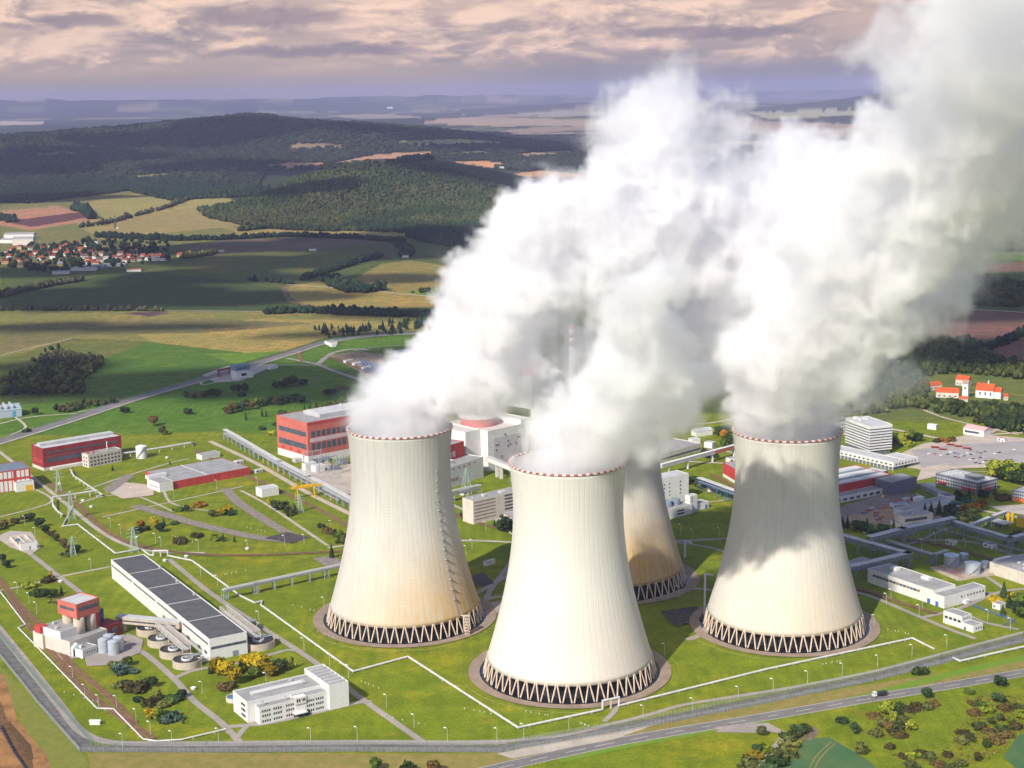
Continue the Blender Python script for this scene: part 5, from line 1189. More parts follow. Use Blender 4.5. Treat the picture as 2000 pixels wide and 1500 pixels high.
# pink fronted entrance building, church hill
b = Bld('entrance_building', (1881, 848), (1912, 853), 'white entrance building with pink front roof edge by the parking lot', 'building')
L = b.L; b.gable(0, L + 6, 0, 18, 0, 8, 11, M_white, mat('pink sheet', (.60, .36, .35), .7), 'x'); b.win('F', 0, 0, 2, L, 3, 5.6, M_gblue, 'ribbon_window')
b = Bld('kiosk', (1811, 838), (1828, 840), 'white kiosk box by the entrance road', 'kiosk'); b.block(0, b.L, 0, 6, 0, 6, M_white, M_white, 0)
b = Bld('church', (1905, 776), (1940, 779), 'white church with steep orange tiled roof among trees', 'church')
L = b.L; b.gable(0, L, 0, 14, 0, 10, 19, M_white, M_tile, 'x'); b.gable(L, L + 9, 2, 12, 0, 9, 15, M_white, M_tile, 'x')
for i in range(3): b.win('F', 0, 0, 5 + i * 7, 6.6 + i * 7, 4, 8, M_glass)
b.box('ridge_turret', L * .6, L * .6 + 1.4, 6.3, 7.7, 17, 23, M_white)
b = Bld('church_tower', (1879, 777), (1890, 778), 'slim white church bell tower with dark cap between orange roofs', 'tower'); b.box('wall', 0, b.L, 0, 8, 0, 19, M_white); b.gable(0, b.L, 0, 8, 19, 19.2, 24, M_white, mat('copper roof', (.30, .22, .16), .8)); b.win('F', 0, 0, b.L * .35, b.L * .6, 12, 15)
for (a, c, D_, h, zr, la) in (((1828, 776), (1872, 778), 12, 7, 13, 'long orange-roofed parsonage in front of the bell tower'), ((1807, 764), (1840, 760), 10, 6, 11, 'orange-roofed farmhouse at the left of the church group'), ((1866, 752), (1890, 755), 11, 8, 14, 'orange-roofed house behind the bell tower'), ((1872, 784), (1890, 785), 6, 4, 7, 'small orange-roofed outhouse below the bell tower'), ((1961, 782), (1969, 782), 5, 5, 9, 'tiny orange-roofed chapel right of the church')):
    b = Bld('farmhouse', a, c, la, 'house', 'orange-roofed houses around the church'); b.gable(0, b.L, 0, D_, 0, h, zr, M_white2, M_tile); b.wins('F', 0, 0, 1, b.L - 1, 1.6, 3.4, 4, .6)

# small sheds and plant rooms between the larger blocks
for (a, c, D_, h, wm, rm, la) in (((1770, 1046), (1786, 1043), 7, 4, M_white, M_rgrey, 'small white plant room below the climbing pipe bridge'), ((1846, 1062), (1862, 1066), 6, 3.6, M_white2, M_rgrey, 'low cream hut between the rail sidings'),
    ((1806, 952), (1820, 955), 7, 4, M_white, M_rlight, 'white hut between the grey cube and the grey office'), ((1700, 945), (1716, 942), 8, 4.4, M_grey, M_rgrey, 'grey lean-to beside the loading dock roof'),
    ((1920, 1068), (1938, 1073), 7, 3.8, M_white, M_rgrey, 'white sidings hut behind the fuel tanks'), ((1660, 960), (1676, 957), 5, 3.4, M_white, M_bgrey, 'white site cabin in front of the workshop annex'),
    ((1425, 905), (1440, 903), 8, 5, M_white, M_rgrey, 'white annex by the red section of the footbridge'), ((1388, 962), (1402, 959), 6, 4, M_white2, M_rgrey, 'cream valve house near the blue pipe bridge'),
    ((905, 968), (922, 964), 6, 4, M_white, M_rgrey, 'white switch hut beside the short grey trestle'), ((462, 908), (476, 905), 6, 3.6, M_white, M_rlight, 'white cabin beside the tan service road'),
    ((500, 925), (514, 922), 5, 3.4, M_white2, M_rlight, 'cream cabin under the second trestle leg'), ((1948, 862), (1962, 864), 7, 4, M_white, M_tile, 'little orange-roofed lodge by the parking lot road')):
    b = Bld('service_hut', a, c, la, 'building', None); b.block(0, b.L, 0, D_, 0, h, wm, rm, .3); b.win('F', 0, 0, b.L * .15, b.L * .4, h * .35, h * .75); b.win('F', 0, 0, b.L * .6, b.L * .8, 0, h * .65, M_bgrey, 'door')
# ------------------------------------------------------------------ pipelines
def pipeline(s, r, z, label, group=None, name='pipeline'):
    P = [G(*q[:2], 0) + Vector((0, 0, q[2] if len(q) > 2 else z)) for q in [tuple(map(float, t.split(','))) for t in s.split()]]
    root = empty(name, (P[0].x, P[0].y, 0), 0, label, 'pipeline', group); O = root.location
    m = MB(); n = 8
    for i in range(len(P) - 1):
        a, b = P[i] - O, P[i + 1] - O; d = (b - a).normalized()
        m.bar(a - d * r * .6, b + d * r * .6, r, n)
    m.build('pipe', M_lead, root)
    sm = MB()
    for i in range(len(P) - 1):
        a, b = P[i] - O, P[i + 1] - O; L = (b - a).length
        if L < 8: continue
        k = max(1, int(L / 14))
        for j in range(k):
            p = a + (b - a) * ((j + .5) / k); sm.box((p.x, p.y, 0), 1.2, 1.2, p.z - r * .8)
    if sm.v: sm.build('supports', M_beige, root)
    return root
pipeline('-20,1130 0,1157 12,1172 50,1222 36,1228 190,1386 222,1387 280,1446 305,1450 355,1447 440,1427', .55, 1.0, 'thin white pipeline zigzagging beside the rails at the lower left')
pipeline('143,990 122,1030 152,1026 226,1083 276,1074 292,1086,1.1 300,1087,1.1 300,1087,5.6 328,1087,5.6 328,1087,1.1 350,1092 375,1097 470,1166 498,1180 512,1176 510,1184 690,1314 797,1285 1012,1424 1175,1389,1.1 1177,1388,1.1 1177,1388,7 1209,1381,7 1209,1381,1.1 1500,1309 1782,1249 1824,1270', .75, 1.1, 'long white pipeline looping over the lawns in front of the cooling towers')
pipeline('1862,1288 1875,1294 1940,1279 2030,1259', .8, 1.2, 'white pipe stub outside the fence at the right edge')
pipeline('138,922 145,935 200,972 190,975', .8, 3.2, 'raised white pipe running from the deep red hall to the pylons')
pipeline('190,967,5 104,980,5 104,995,5 112,1000,1.2 122,1014', .9, 5, 'white pipe bridge crossing the road at the left pylons')
pipeline('240,894,5 300,885,5 372,873,5 380,868,1.5', 1.2, 5, 'grey covered pipeline from the white tank to the pipe trestle')
pipeline('1350,1090,14 1338,1087,14 1338,1090,1', 1.0, 8, 'tan steam riser pipe beside the rear tower foot')
pipeline('1392,1160,16 1377,1158,16 1376,1205,1', .9, 8, 'white riser pipe at the left foot of the right tower')

def trestle(s, z0, h, w, label, name='pipe_trestle', tower_every=46, roofm=None, group='pipe trestles between the plant buildings', sidem=None):
    P = [G(*q) for q in PL(s)]
    root = empty(name, P[0], 0, label, 'pipe trestle', group); O = root.location.copy()
    for i in range(len(P) - 1):
        a, b = P[i] - O, P[i + 1] - O; d = b - a; L = d.length; d = d / L; nrm = Vector((-d.y, d.x, 0)); rz = math.atan2(d.y, d.x); c = (a + b) / 2
        e = w * .5 if i else 0
        m = MB(); m.box((c.x, c.y, z0 + h), L + w, w, .5, rz); m.build('roof_deck', roofm or M_rlight, root)
        m = MB(); m.box((c.x, c.y, z0), L + w * .6, w * .96, .5, rz)
        for s_ in (-1, 1):
            q = nrm * (w * .47 * s_)
            for zz in (z0 + h * .33, z0 + h * .62): m.bar(a + q + Vector((0, 0, zz)), b + q + Vector((0, 0, zz)), .22)
            k = max(2, int(L / 5))
            for j in range(k + 1): p = a + d * (L * j / k) + q; m.bar(p + Vector((0, 0, z0)), p + Vector((0, 0, z0 + h)), .16)
        m.build('frame', sidem or M_trest, root)
        m = MB()
        for o_ in (-.28, 0, .28):
            q = nrm * (w * o_); m.bar(a + q + Vector((0, 0, z0 + 1.1)), b + q + Vector((0, 0, z0 + 1.1)), .45, 8); m.bar(a + q + Vector((0, 0, z0 + h + .9)), b + q + Vector((0, 0, z0 + h + .9)), .3, 6) if roofm is None and o_ else None
        m.build('pipes', M_lead, root)
        k = max(1, int(L / 15))
        for j in range(k + 1):
            p = a + d * (L * j / k); big = (j % max(1, int(tower_every / 15)) == 0); m = MB()
            hw = 2.2 if big else .5
            for s_ in (-1, 1):
                q = nrm * (w * .42 * s_)
                for u in (-hw, hw): m.bar(p + q + d * u, p + q + d * u + Vector((0, 0, z0)), .28)
                if big:
                    for zz in np.arange(0, z0 - 2, 3.2): m.bar(p + q - d * hw + Vector((0, 0, zz)), p + q + d * hw + Vector((0, 0, zz + 3)), .15)
            m.build('support_tower' if big else 'support', sidem or M_trest, root)
    return root
trestle('441,858 500,893', 7, 5, 5.5, 'first leg of the grey pipe trestle left of the red turbine hall')
trestle('500,893 548,921', 7, 4.4, 6.5, 'second leg of the grey pipe trestle across the lawn road')
trestle('548,921 605,951', 7, 4.4, 6.5, 'third leg of the grey pipe trestle beside the transformers')
trestle('605,951 700,1003', 7, 4.4, 6.5, 'last leg of the grey pipe trestle running behind the left tower')
trestle('440,1172 500,1159 670,1122', 7.5, 1.6, 4, 'slim white pipe bridge on posts crossing the lawn to the left tower', tower_every=60)
trestle('860,985 935,968', 7, 4, 5, 'short grey trestle seen between the left and front towers')
trestle('1368,958 1440,985 1520,1020', 9, 4, 6, 'white and blue pipe bridge behind the right tower', sidem=M_blue)
trestle('1620,1065 1772,1108', 9, 4, 7, 'pale flat-topped pipe bridge leaving the right tower to the corner', roofm=M_rlight, sidem=M_bgrey)
trestle('1772,1108 1640,1140', 9, 4, 7, 'pale flat-topped pipe bridge returning from the corner towards the right tower', roofm=M_rlight, sidem=M_bgrey)
trestle('1702,1082 1762,1066 1858,1045', 12, 4.5, 7, 'blue-grey pipe bridge climbing past the control block', roofm=M_rlight, sidem=M_bgrey)
trestle('1858,1045 1972,1080', 10, 4, 6, 'blue-grey pipe bridge over the rail sidings', roofm=M_rlight, sidem=M_bgrey)
trestle('1972,1080 2040,1062', 10, 4, 6, 'blue-grey pipe bridge leaving at the right edge', roofm=M_rlight, sidem=M_bgrey)
trestle('1880,1050 1935,1027 1965,1016', 7, 2.2, 4, 'thin upper pipe bridge towards the yellow workshop', roofm=M_rlight, sidem=M_bgrey)
trestle('1735,1075 1823,1102 1848,1094', 7, 1.6, 3.4, 'slim pipe rack beside the fuel tanks', sidem=M_bgrey)
b = Bld('bridge_annex', (1655, 1116), (1698, 1102), 'glazed low annex below the pale pipe bridge', 'building'); b.block(0, b.L, 0, 8, 0, 5, M_rlight, M_rgrey, .2); b.win('F', 0, 0, 1, b.L - 1, 1, 3.6, mat('teal glazing', (.10, .22, .24), .3))

# yellow gantry crane
b = Bld('gantry_crane', (578, 975), (614, 970), 'yellow gantry crane standing over the plant railway', 'crane')
L = b.L; m = MB(); m.box((L / 2 + 2, 0, 11), L + 12, 2.4, 2.2); m.box((L / 2, 0, 13.2), L, .2, 1.1); m.build('girder', M_yel, b.r)
for x in (1, L - 1):
    for y in (-4.5, 4.5): m = MB(); m.bar((x, y, 0), (x, y * .35, 11), .6); m.build('leg', M_yel, b.r)
    m = MB(); m.bar((x, -4.5, .6), (x, 4.5, .6), .5); m.bar((x, -1.6, 13), (x, -1.6, 17), .3); m.bar((x, 1.6, 13), (x, 1.6, 17), .3); m.bar((x, -1.6, 17), (x, 1.6, 17), .3); m.build('end_frame', M_yel, b.r)
m = MB(); m.box((L * .6, 0, 9.4), 3, 2, 1.6); m.build('trolley', M_orange, b.r)

# lattice pylons with cross-arms
M_pyl = mat('pale green lattice steel', (.40, .50, .43), .6, var=.2, scale=.5)
def pylon(px, py, h, w, label, rz=.5, proto=[None]):
    root = empty('lattice_pylon', G(px, py), rz, label, 'pylon', 'pale lattice pylons on the lawns')
    m = MB(); N = 7
    lv = [h * (1 - (1 - i / N) ** 1.25) for i in range(N + 1)]; hw = [w / 2 * (1 - .86 * z / h) for z in lv]
    for i in range(N):
        for sx, sy in ((-1, -1), (1, -1), (1, 1), (-1, 1)):
            m.bar((sx * hw[i], sy * hw[i], lv[i]), (sx * hw[i + 1], sy * hw[i + 1], lv[i + 1]), .2)
        for (ax, ay), (bx, by) in (((-1, -1), (1, -1)), ((1, -1), (1, 1)), ((1, 1), (-1, 1)), ((-1, 1), (-1, -1))):
            m.bar((ax * hw[i], ay * hw[i], lv[i]), (bx * hw[i + 1], by * hw[i + 1], lv[i + 1]), .11); m.bar((bx * hw[i], by * hw[i], lv[i]), (ax * hw[i + 1], ay * hw[i + 1], lv[i + 1]), .11)
    m.build('mast', M_pyl, root)
    for z in (h * .62, h * .76, h * .9):
        m = MB(); q = w * (.95 if z < h * .8 else .7)
        m.bar((-q, 0, z), (q, 0, z), .16); m.bar((-q, 0, z), (0, 0, z + 1.6), .1); m.bar((q, 0, z), (0, 0, z + 1.6), .1); m.build('cross_arm', M_pyl, root)
    return root
for px, py, h, w, la in ((140, 1016, 30, 7, 'pale green lattice pylon astride the left road'), (115, 961, 26, 5.5, 'slim pylon beside the deep red hall'), (143, 1086, 19, 5, 'narrow lattice pylon standing before the dark shrubs'), (262, 1078, 24, 7, 'wide-armed pylon at the far end of the white hall'), (586, 1001, 19, 6, 'lattice pylon below the yellow gantry crane'), (911, 954, 22, 8, 'pale lattice pylon in front of the white turbine block')):
    pylon(px, py, h, w, la)
# town lattice mast
root = empty('radio_mast', G(225, 446), 0, 'dark radio mast on the field above the town', 'mast')
m = MB()
for s_ in ((-1, -1), (1, -1), (1, 1), (-1, 1)): m.bar((s_[0] * 3, s_[1] * 3, 0), (s_[0] * .5, s_[1] * .5, 42), .7)
for z in range(0, 40, 5): m.box((0, 0, z), 5.6 * (1 - z / 48), 5.6 * (1 - z / 48), .5)
m.build('mast', mat('mast steel', (.08, .08, .07), .7), root); m = MB(); m.box((0, 0, 33), 7, 7, 2.4); m.build('platform', M_rgrey, root); m = MB(); m.box((7, 0, 0), 6, 5, 3.4); m.build('hut', M_white, root)

# ------------------------------------------------------------------ lamp posts
LAMPS = '''207,1460 337,1455 1012,0 '''
def lamp_proto(h=9.5):
    root = empty('lamp_post', (0, 0, -500), 0, 'x', 'lamp post', 'lamp posts along the plant roads')
    m = MB(); m.bar((0, 0, 0), (0, 0, h), .17, 6, .11); m.build('post', M_rlight, root)
    m = MB(); m.bar((0, 0, h), (-1.3, 0, h + .3), .1, 5); m.build('arm', M_rlight, root)
    m = MB(); m.box((-1.5, 0, h + .12), 1.5, .7, .38); m.build('lamp_head', mat('lamp glass', (.85, .85, .8), .3), root)
    return root
LP = '''240,1461,by the fence corner|336,1454,beside the pipeline end|427,1448,by the fence road turn|607,1449,in front of the laboratory|698,1448,before the clipped lawn triangle|755,1383,on the access road by the laboratory|809,1421,where the access road meets the fence|874,1451,left on the fence road lawn|971,1449,behind the fence near the pipe corner|1023,1443,at the pipe corner|1111,1427,in front of the front tower|1256,1402,right below the pipe arch|1353,1389,on the lawn between the front and right towers|1442,1366,before the dead grass bank|1510,1353,at the bend of the fence road|1577,1337,above the widened fence road|1645,1320,under the right tower|1714,1303,close to the pipe end|1781,1283,by the end of the pipe|1849,1264,left of the small white house|1731,1182,beside the white hall corner|1740,1172,at the shadow edge of the right tower|1707,1225,right of the ring path|1795,1205,at the crossing by the white hall|1801,1190,next to the blue doors|1929,1213,in front of the small hut|1888,1185,by the round lawn of the white hall|1973,1232,near the blue fence|681,1324,at the pipeline bend|644,1303,beside the long straight road|594,1270,on the verge of the straight road|633,1188,left of the left tower|506,1217,at the truss end|425,1145,by the pipeline over the road|392,1125,on the lawn beside the straight road|304,1062,where the rails curve|315,1070,by the pipe arch over the road|388,1076,at the curve of the rails|484,1075,south of the cracked track|556,1066,under the scrap heap|594,1064,right of the scrap heap|216,1030,on the lawn between road and shrubs|236,1045,left of the yellow shrubs|178,1112,on the lane before the white hall|49,1028,at the pump pit loop|69,1050,right of the pump pit|72,1200,by the rail junction|34,1160,at the left lane crossing|57,1180,inside the rail fork|97,1263,beside the converging rails|142,1325,above the rail yard|166,1362,along the plant siding|193,1384,at the narrow siding|228,1384,between the siding tracks|266,1412,near the siding end|294,1437,at the buffer stop|394,1310,by the basin road|520,1340,by the clarifier|395,1355,on the shrub lawn|340,975,by the paved apron|259,970,beside the mound|424,955,below the red warehouse|503,950,by the transformer house|646,1035,near the left tower foot|895,975,at the trestle lawn|922,1072,behind the left tower|910,1085,on the dark lawn between towers|949,1038,near the shelter|1330,1045,on the dark lawn by the chemical plant|1353,1052,beside the shaded lane|1405,1050,left of the right tower|1298,1280,on the ring path shadow edge|1325,1168,below the rear tower|1690,1060,by the rail shed|1885,1072,between rail sidings|1944,1085,by the sidings at the right|1826,1060,under the climbing pipe bridge|1800,1075,at the slim pipe rack|1779,1100,by the fuel tank bund'''
lp0 = lamp_proto(); LPK = {lp0.name: kids(lp0)}
for i, row in enumerate(LP.split('|')):
    px, py, wh = row.split(',', 2); la = 'slim lamp post ' + wh
    p = G(float(px), float(py))
    if i == 0: lp0.location = p; lp0['label'] = la; lp0.rotation_euler = (0, 0, -.3)
    else: copy_tree(lp0, p, random.uniform(-.6, .2), random.uniform(.92, 1.08), la, None, LPK)

# ------------------------------------------------------------------ fences
M_fen = mat('fence steel', (.30, .33, .31), .6, var=.2, scale=.5)
M_green = mat('green fence mesh', (.10, .22, .16), .7, var=.2, scale=.5)
def fence(P, h, m, label, sp=3.0, name='fence', wires=7):
    root = empty(name, P[0], 0, label, 'fence', 'security fences round the plant'); O = root.location.copy()
    w = MB(); ps = MB()
    for i in range(len(P) - 1):
        a, b = P[i] - O, P[i + 1] - O; L = (b - a).length; k = max(1, int(L / sp))
        for j in range(wires): z = h * (j + .6) / wires; w.bar(a + Vector((0, 0, z)), b + Vector((0, 0, z)), .05, 3)
        for j in range(k + 1):
            p = a + (b - a) * (j / k); ps.bar(p, p + Vector((0, 0, h)), .12, 4)
            if j < k: q = a + (b - a) * ((j + .5) / k); w.bar(q + Vector((0, 0, .1)), q + Vector((0, 0, h * .92)), .06, 3)
    w.build('wire_mesh', m, root); o = ps.build('posts', m, root); o['kind'] = 'stuff'
    return root
def offset(P, d):
    out = []
    for i, p in enumerate(P):
        a = P[max(0, i - 1)]; b = P[min(len(P) - 1, i + 1)]; t = (b - a).normalized(); out.append(p + Vector((-t.y, t.x, 0)) * d)
    return out
for d_, m_, la in ((5.6, M_green, 'inner green'), (-5.6, M_fen, 'outer grey')):
    Q = offset(FEN, d_)
    fence(Q[:4], 3.2, m_, la + ' mesh fence along the left perimeter road'); fence(Q[3:8], 3.2, M_fen, la.split()[0] + ' mesh fence along the bottom perimeter road'); fence(Q[7:13], 3.2, M_fen, la.split()[0] + ' mesh fence climbing to the right beside the main road')
for d_, la in ((8.4, 'outer'), (-8.4, 'inner')): fence(offset(UP, d_), 3.0, M_fen, la + ' mesh fence along the far perimeter track under the fields', 5)
fence(GP('1900,1185 1982,1215 1960,1224'), 2.4, M_door, 'low blue fence around the lawn of the small hut', 2.5)

# ------------------------------------------------------------------ vehicles
M_tyre = M_black
PAINTS = {'white': (.75, .75, .75), 'silver': (.45, .46, .48), 'black': (.02, .02, .025), 'dark blue': (.03, .05, .16), 'red': (.42, .03, .03), 'grey': (.18, .18, .19)}
def make_car(col):
    root = empty('parked_car', (0, 0, -500), 0, 'x', 'car', 'cars in the parking lot'); m = MB()
    pr = [(-2.2, .35), (-2.2, .85), (-1.3, .98), (-.75, 1.42), (.9, 1.45), (1.6, .98), (2.2, .85), (2.2, .35)]
    k = len(pr); vs = [(x, -.88 * (1 if z < 1.1 else .8), z) for x, z in pr] + [(x, .88 * (1 if z < 1.1 else .8), z) for x, z in pr]
    m.add(vs, [tuple(range(k)), tuple(range(2 * k - 1, k - 1, -1))] + [(i, k + i, k + (i + 1) % k, (i + 1) % k) for i in range(k)])
    m.build('body', mat('car paint ' + col, PAINTS[col], .3, .5), root)
    m = MB(); m.box((0.05, 0, 1.02), 2.2, 1.62, .32); m.build('windows', M_glass, root)
    for x in (-1.35, 1.35):
        for y in (-.8, .8):
            m = MB(); m.bar((x, y - .1, .34), (x, y + .1, .34), .34, 12); m.build('wheel', M_tyre, root)
    return root
cars = {}
PARK = '''1814,887,white,white car at the near left corner of the parked cars|1826,888,red,red car at the left end of the parked rows|1838,890,white,white car beside the bus stop rail|1845,886,silver,silver car under the red shelter rail|1851,889,black,black car in the first parked row|1857,884,white,white car behind the black one|1865,886,dark blue,dark blue car near the left row end|1872,888,grey,grey car in the left row|1866,893,dark blue,dark blue car in the near left row|1872,895,red,red car beside dark blue in the near row|1878,890,silver,silver car midway along the rows|1884,892,dark blue,dark blue car midway in the rows|1890,886,white,white car in the middle row|1897,889,black,black car in the middle row|1903,887,silver,silver car in the middle row beside the black one|1896,880,dark blue,dark blue car in the far row|1909,884,grey,grey car towards the far row end|1916,886,black,black car towards the right row|1924,883,dark blue,dark blue car at the far right row|1895,899,white,white car in the near right row|1901,897,dark blue,dark blue car left of the near right row|1908,900,silver,silver car in the near right row|1915,895,black,black car in the near right row|1922,893,silver,silver car by the row end|1906,905,black,black car nearest the grey office|1914,907,dark blue,dark blue car nearest the grey office|1921,904,white,white car nearest the grey office|1926,901,black,black car at the right end of the near row|1943,887,white,lone white car on the open lot|1952,885,black,lone black car on the open lot|1981,879,white,white car far right on the open lot|1924,913,white,white car by the lot exit|1665,895,white,white car in front of the podium|1000,1012,dark blue,blue car behind the office slab|985,1014,red,red car by the ribbed office wing'''
for i, row in enumerate(PARK.split('|')):
    px, py, c, la = row.split(',', 3); p = G(float(px), float(py))
    if c not in cars: cars[c] = make_car(c); cars[c].location = p; cars[c].rotation_euler = (0, 0, .45); cars[c]['label'] = la; cars[c]['_k'] = 1
    else: copy_tree(cars[c], p, .45 + random.choice((0, math.pi)) + random.uniform(-.06, .06), 1, la, None, {cars[c].name: [o for o in bpy.data.objects if o.parent is cars[c]]})
for c in cars.values(): del c['_k']
for k, (px, py, la) in enumerate(((1826, 876, 'red framed bicycle shelter nearest the podium'), (1841, 880, 'red framed shelter behind the first parked row'), (1856, 871, 'red framed shelter at the far edge of the lot'), (1871, 874, 'red framed shelter in the middle of the lot'), (1888, 878, 'red framed shelter at the right of the row'))):
    root = empty('shelter', G(px, py), -.3, la, 'shelter', 'red shelters in the parking lot')
    m = MB(); m.box((0, 0, 2.6), 9, 3, .3); m.build('roof', M_salmon, root); m = MB(); [m.bar((x, 1.2, 0), (x, 1.2, 2.6), .12) for x in (-4, 0, 4)]; m.build('posts', M_redd, root); m = MB(); m.box((0, 1.3, .4), 9, .08, 1.8); m.build('back_panel', M_redw, root)
def truck(name, p, rz, label, cab, body, tip=True, s=1., group=None):
    root = empty(name, p, rz, label, 'truck', group); root.scale = (s, s, s)
    m = MB(); pr = [(-4.6, .7), (-4.75, 2.0), (-4.3, 3.2), (-2.7, 3.3), (-2.7, .7)]
    k = len(pr); m.add([(x, -1.22, z) for x, z in pr] + [(x, 1.22, z) for x, z in pr], [tuple(range(k)), tuple(range(2 * k - 1, k - 1, -1))] + [(i, k + i, k + (i + 1) % k, (i + 1) % k) for i in range(k)]); m.build('cab', cab, root)
    m = MB(); m.box((-4.56, 0, 2.15), .12, 2.0, .8); m.box((-3.7, 0, 2.2), 1.0, 2.5, .65); m.build('windows', M_glass, root)
    m = MB(); m.box((1.1, 0, .7), 7.2, .9, .4); m.build('chassis', M_black, root)
    m = MB(); pr = [(-2.4, 1.15), (-2.5, 2.7), (4.7, 2.7), (4.3, 1.15)]; m.add([(x, -1.25, z) for x, z in pr] + [(x, 1.25, z) for x, z in pr], [(0, 1, 2, 3), (7, 6, 5, 4), (0, 4, 5, 1), (1, 5, 6, 2), (2, 6, 7, 3), (3, 7, 4, 0)])
    for x in (-1.6, .2, 2, 3.8): m.box((x, 0, 1.2), .16, 2.62, 1.5)
    m.build('tipper_body', body, root)
    for x in (-3.7, 1.2, 2.5, 3.7):
        for y in (-1.05, 1.05): m = MB(); m.bar((x, y - .18, .52), (x, y + .18, .52), .52, 14); m.build('wheel', M_tyre, root)
    return root
a_, b_ = G(1712, 1359), G(1760, 1350); rzr = math.atan2((b_ - a_).y, (b_ - a_).x)
truck('tipper_truck', G(1718, 1359.5), rzr, 'white cabbed tipper truck with dark body on the main road', M_white, mat('dark tipper body', (.045, .05, .06), .5, var=.3), True, 1.15)
VM = {'red': M_redw, 'orange': M_orange, 'white': M_white, 'blue': M_door, 'grey': M_grey}
for i, (px, py, c, rz, la) in enumerate(((1703, 994, 'white', .4, 'white van-like truck at the top of the sand yard'), (1688, 1004, 'blue', .2, 'bright blue truck at the left of the sand yard'), (1697, 999, 'red', .3, 'red truck beside the bright blue one'), (1712, 1004, 'red', .3, 'red truck in the first yard row'), (1722, 996, 'orange', .1, 'orange truck in the upper yard row'), (1731, 993, 'orange', .1, 'orange truck at the right of the upper yard row'), (1711, 1009, 'blue', .5, 'dark blue truck in the lower yard row'), (1722, 1012, 'orange', .4, 'orange truck in the lower yard row'), (1754, 1004, 'blue', .3, 'blue truck alone at the right of the yard'), (1752, 1013, 'red', .2, 'red truck at the lower right of the yard'), (1716, 1017, 'grey', .3, 'grey truck by the dark trees of the yard'))):
    truck('yard_truck', G(px, py), rz, la, VM[c], VM[c] if c != 'white' else M_white, True, .62, 'trucks in the storage yard')
truck('yard_truck', G(1728, 972), .5, 'orange and white lorry at the red hall dock', M_white, M_orange, True, .8, 'trucks in the storage yard')
for k, (px, py, la) in enumerate(((1865, 986, 'dark green tarpaulin stack beside the grey office'), (1890, 981, 'larger dark green tarpaulin stack by the orange shrubs'), (1868, 993, 'pale blue tarpaulin stack by the firs'))):
    root = empty('covered_stack', G(px, py), .3, la, 'stack', 'covered stacks in the yard')
    m = MB(); [m.box((x, 0, 0), 3.2, 5, 2.2 + .3 * (j % 2)) for j, x in enumerate((-4, 0, 4))]; m.build('tarpaulin', mat('tarpaulin', (.03, .10, .13), .6) if k == 0 else (bpy.data.materials['tarpaulin'] if k == 1 else M_bgrey), root)
# small white ventilation hoods and manhole blocks on the lawns
for k, (px, py, la) in enumerate(((162, 979, 'white concrete hood by the left pylon road'), (178, 991, 'small white hood on the lawn left of the mound'), (116, 946, 'white round hood under the slim pylon'), (118, 1137, 'pair of white concrete blocks by the lane'), (322, 1096, 'white flat hood near the hall far end'), (483, 1073, 'white block by the curved rails'), (266, 1051, 'white dish hood at the wide-armed pylon'), (378, 1346, 'small grey cabin on the basin road corner'), (326, 895, 'white flat hood below the covered pipeline'), (364, 1088, 'white valve box beside the pipeline arch'))):
    root = empty('vent_hood', G(px, py), .4, la, 'vent hood', 'white hoods on the plant lawns')
    m = MB(); m.cyl((0, 0, 0), 1.7, 1.3, 12); m.build('base', M_white2, root); m = MB(); m.cyl((0, 0, 1.3), 2.2, .8, 12, .5); m.build('cap', M_white, root)
b = Bld('tool_shed', (175, 1416), (195, 1416), 'long white equipment box on the lawn by the perimeter road bend', 'shed'); b.gable(0, b.L, 0, 3, 0, 2.4, 3.3, M_white, mat('shed sheet', (.5, .55, .55), .6))
# stack of dark pipes in the excavation
P = GP('2,1420 14,1445 28,1470 42,1490 52,1505'); root = empty('pipe_string', P[0], 0, 'string of dark pipe sections laid in the brown excavation', 'pipes')
for i in range(len(P) - 1):
    m = MB(); d = (P[i + 1] - P[i])
    for j in range(4):
        a = P[i] - P[0] + d * (j / 4 + .02); c = P[i] - P[0] + d * ((j + .9) / 4); m.bar(a + Vector((0, 0, .8)), c + Vector((0, 0, .8)), .75, 8)
    m.build('pipe_section', mat('dark coated pipe', (.03, .03, .05), .5) if i == 0 else bpy.data.materials['dark coated pipe'], root)

# small white marker posts scattered on the lawns
mk0 = None; r_ = random.Random(5)
for s in ('115,1350 200,1375', '560,1290 640,1330', '730,1395 820,1415', '905,1385 960,1395', '1120,1300 1200,1330', '1600,1300 1650,1290', '620,1235 660,1250', '1130,1412 1150,1420', '560,1180 640,1200', '430,1125 480,1115', '150,1040 200,1050', '265,1110 300,1115', '1730,1230 1780,1240', '330,1045 380,1060', '480,1030 520,1040', '700,1330 740,1345', '60,1310 110,1370', '20,1250 60,1300', '860,1330 900,1345', '1020,1390 1080,1400'):
    a, b_ = GP(s)
    for k in range(5):
        p = a + (b_ - a) * ((k + r_.random()) / 5)
        if mk0 is None:
            mk0 = empty('marker_post', p, 0, 'tiny white marker post standing in the plant grass', 'marker post', 'white marker posts on the lawns')
            m = MB(); m.bar((0, 0, 0), (0, 0, .8), .18, 6); m.box((0, 0, .8), .5, .5, .3); m.build('post', M_white, mk0); MK = {mk0.name: kids(mk0)}
        else: copy_tree(mk0, p, r_.random(), 1., None, None, MK)
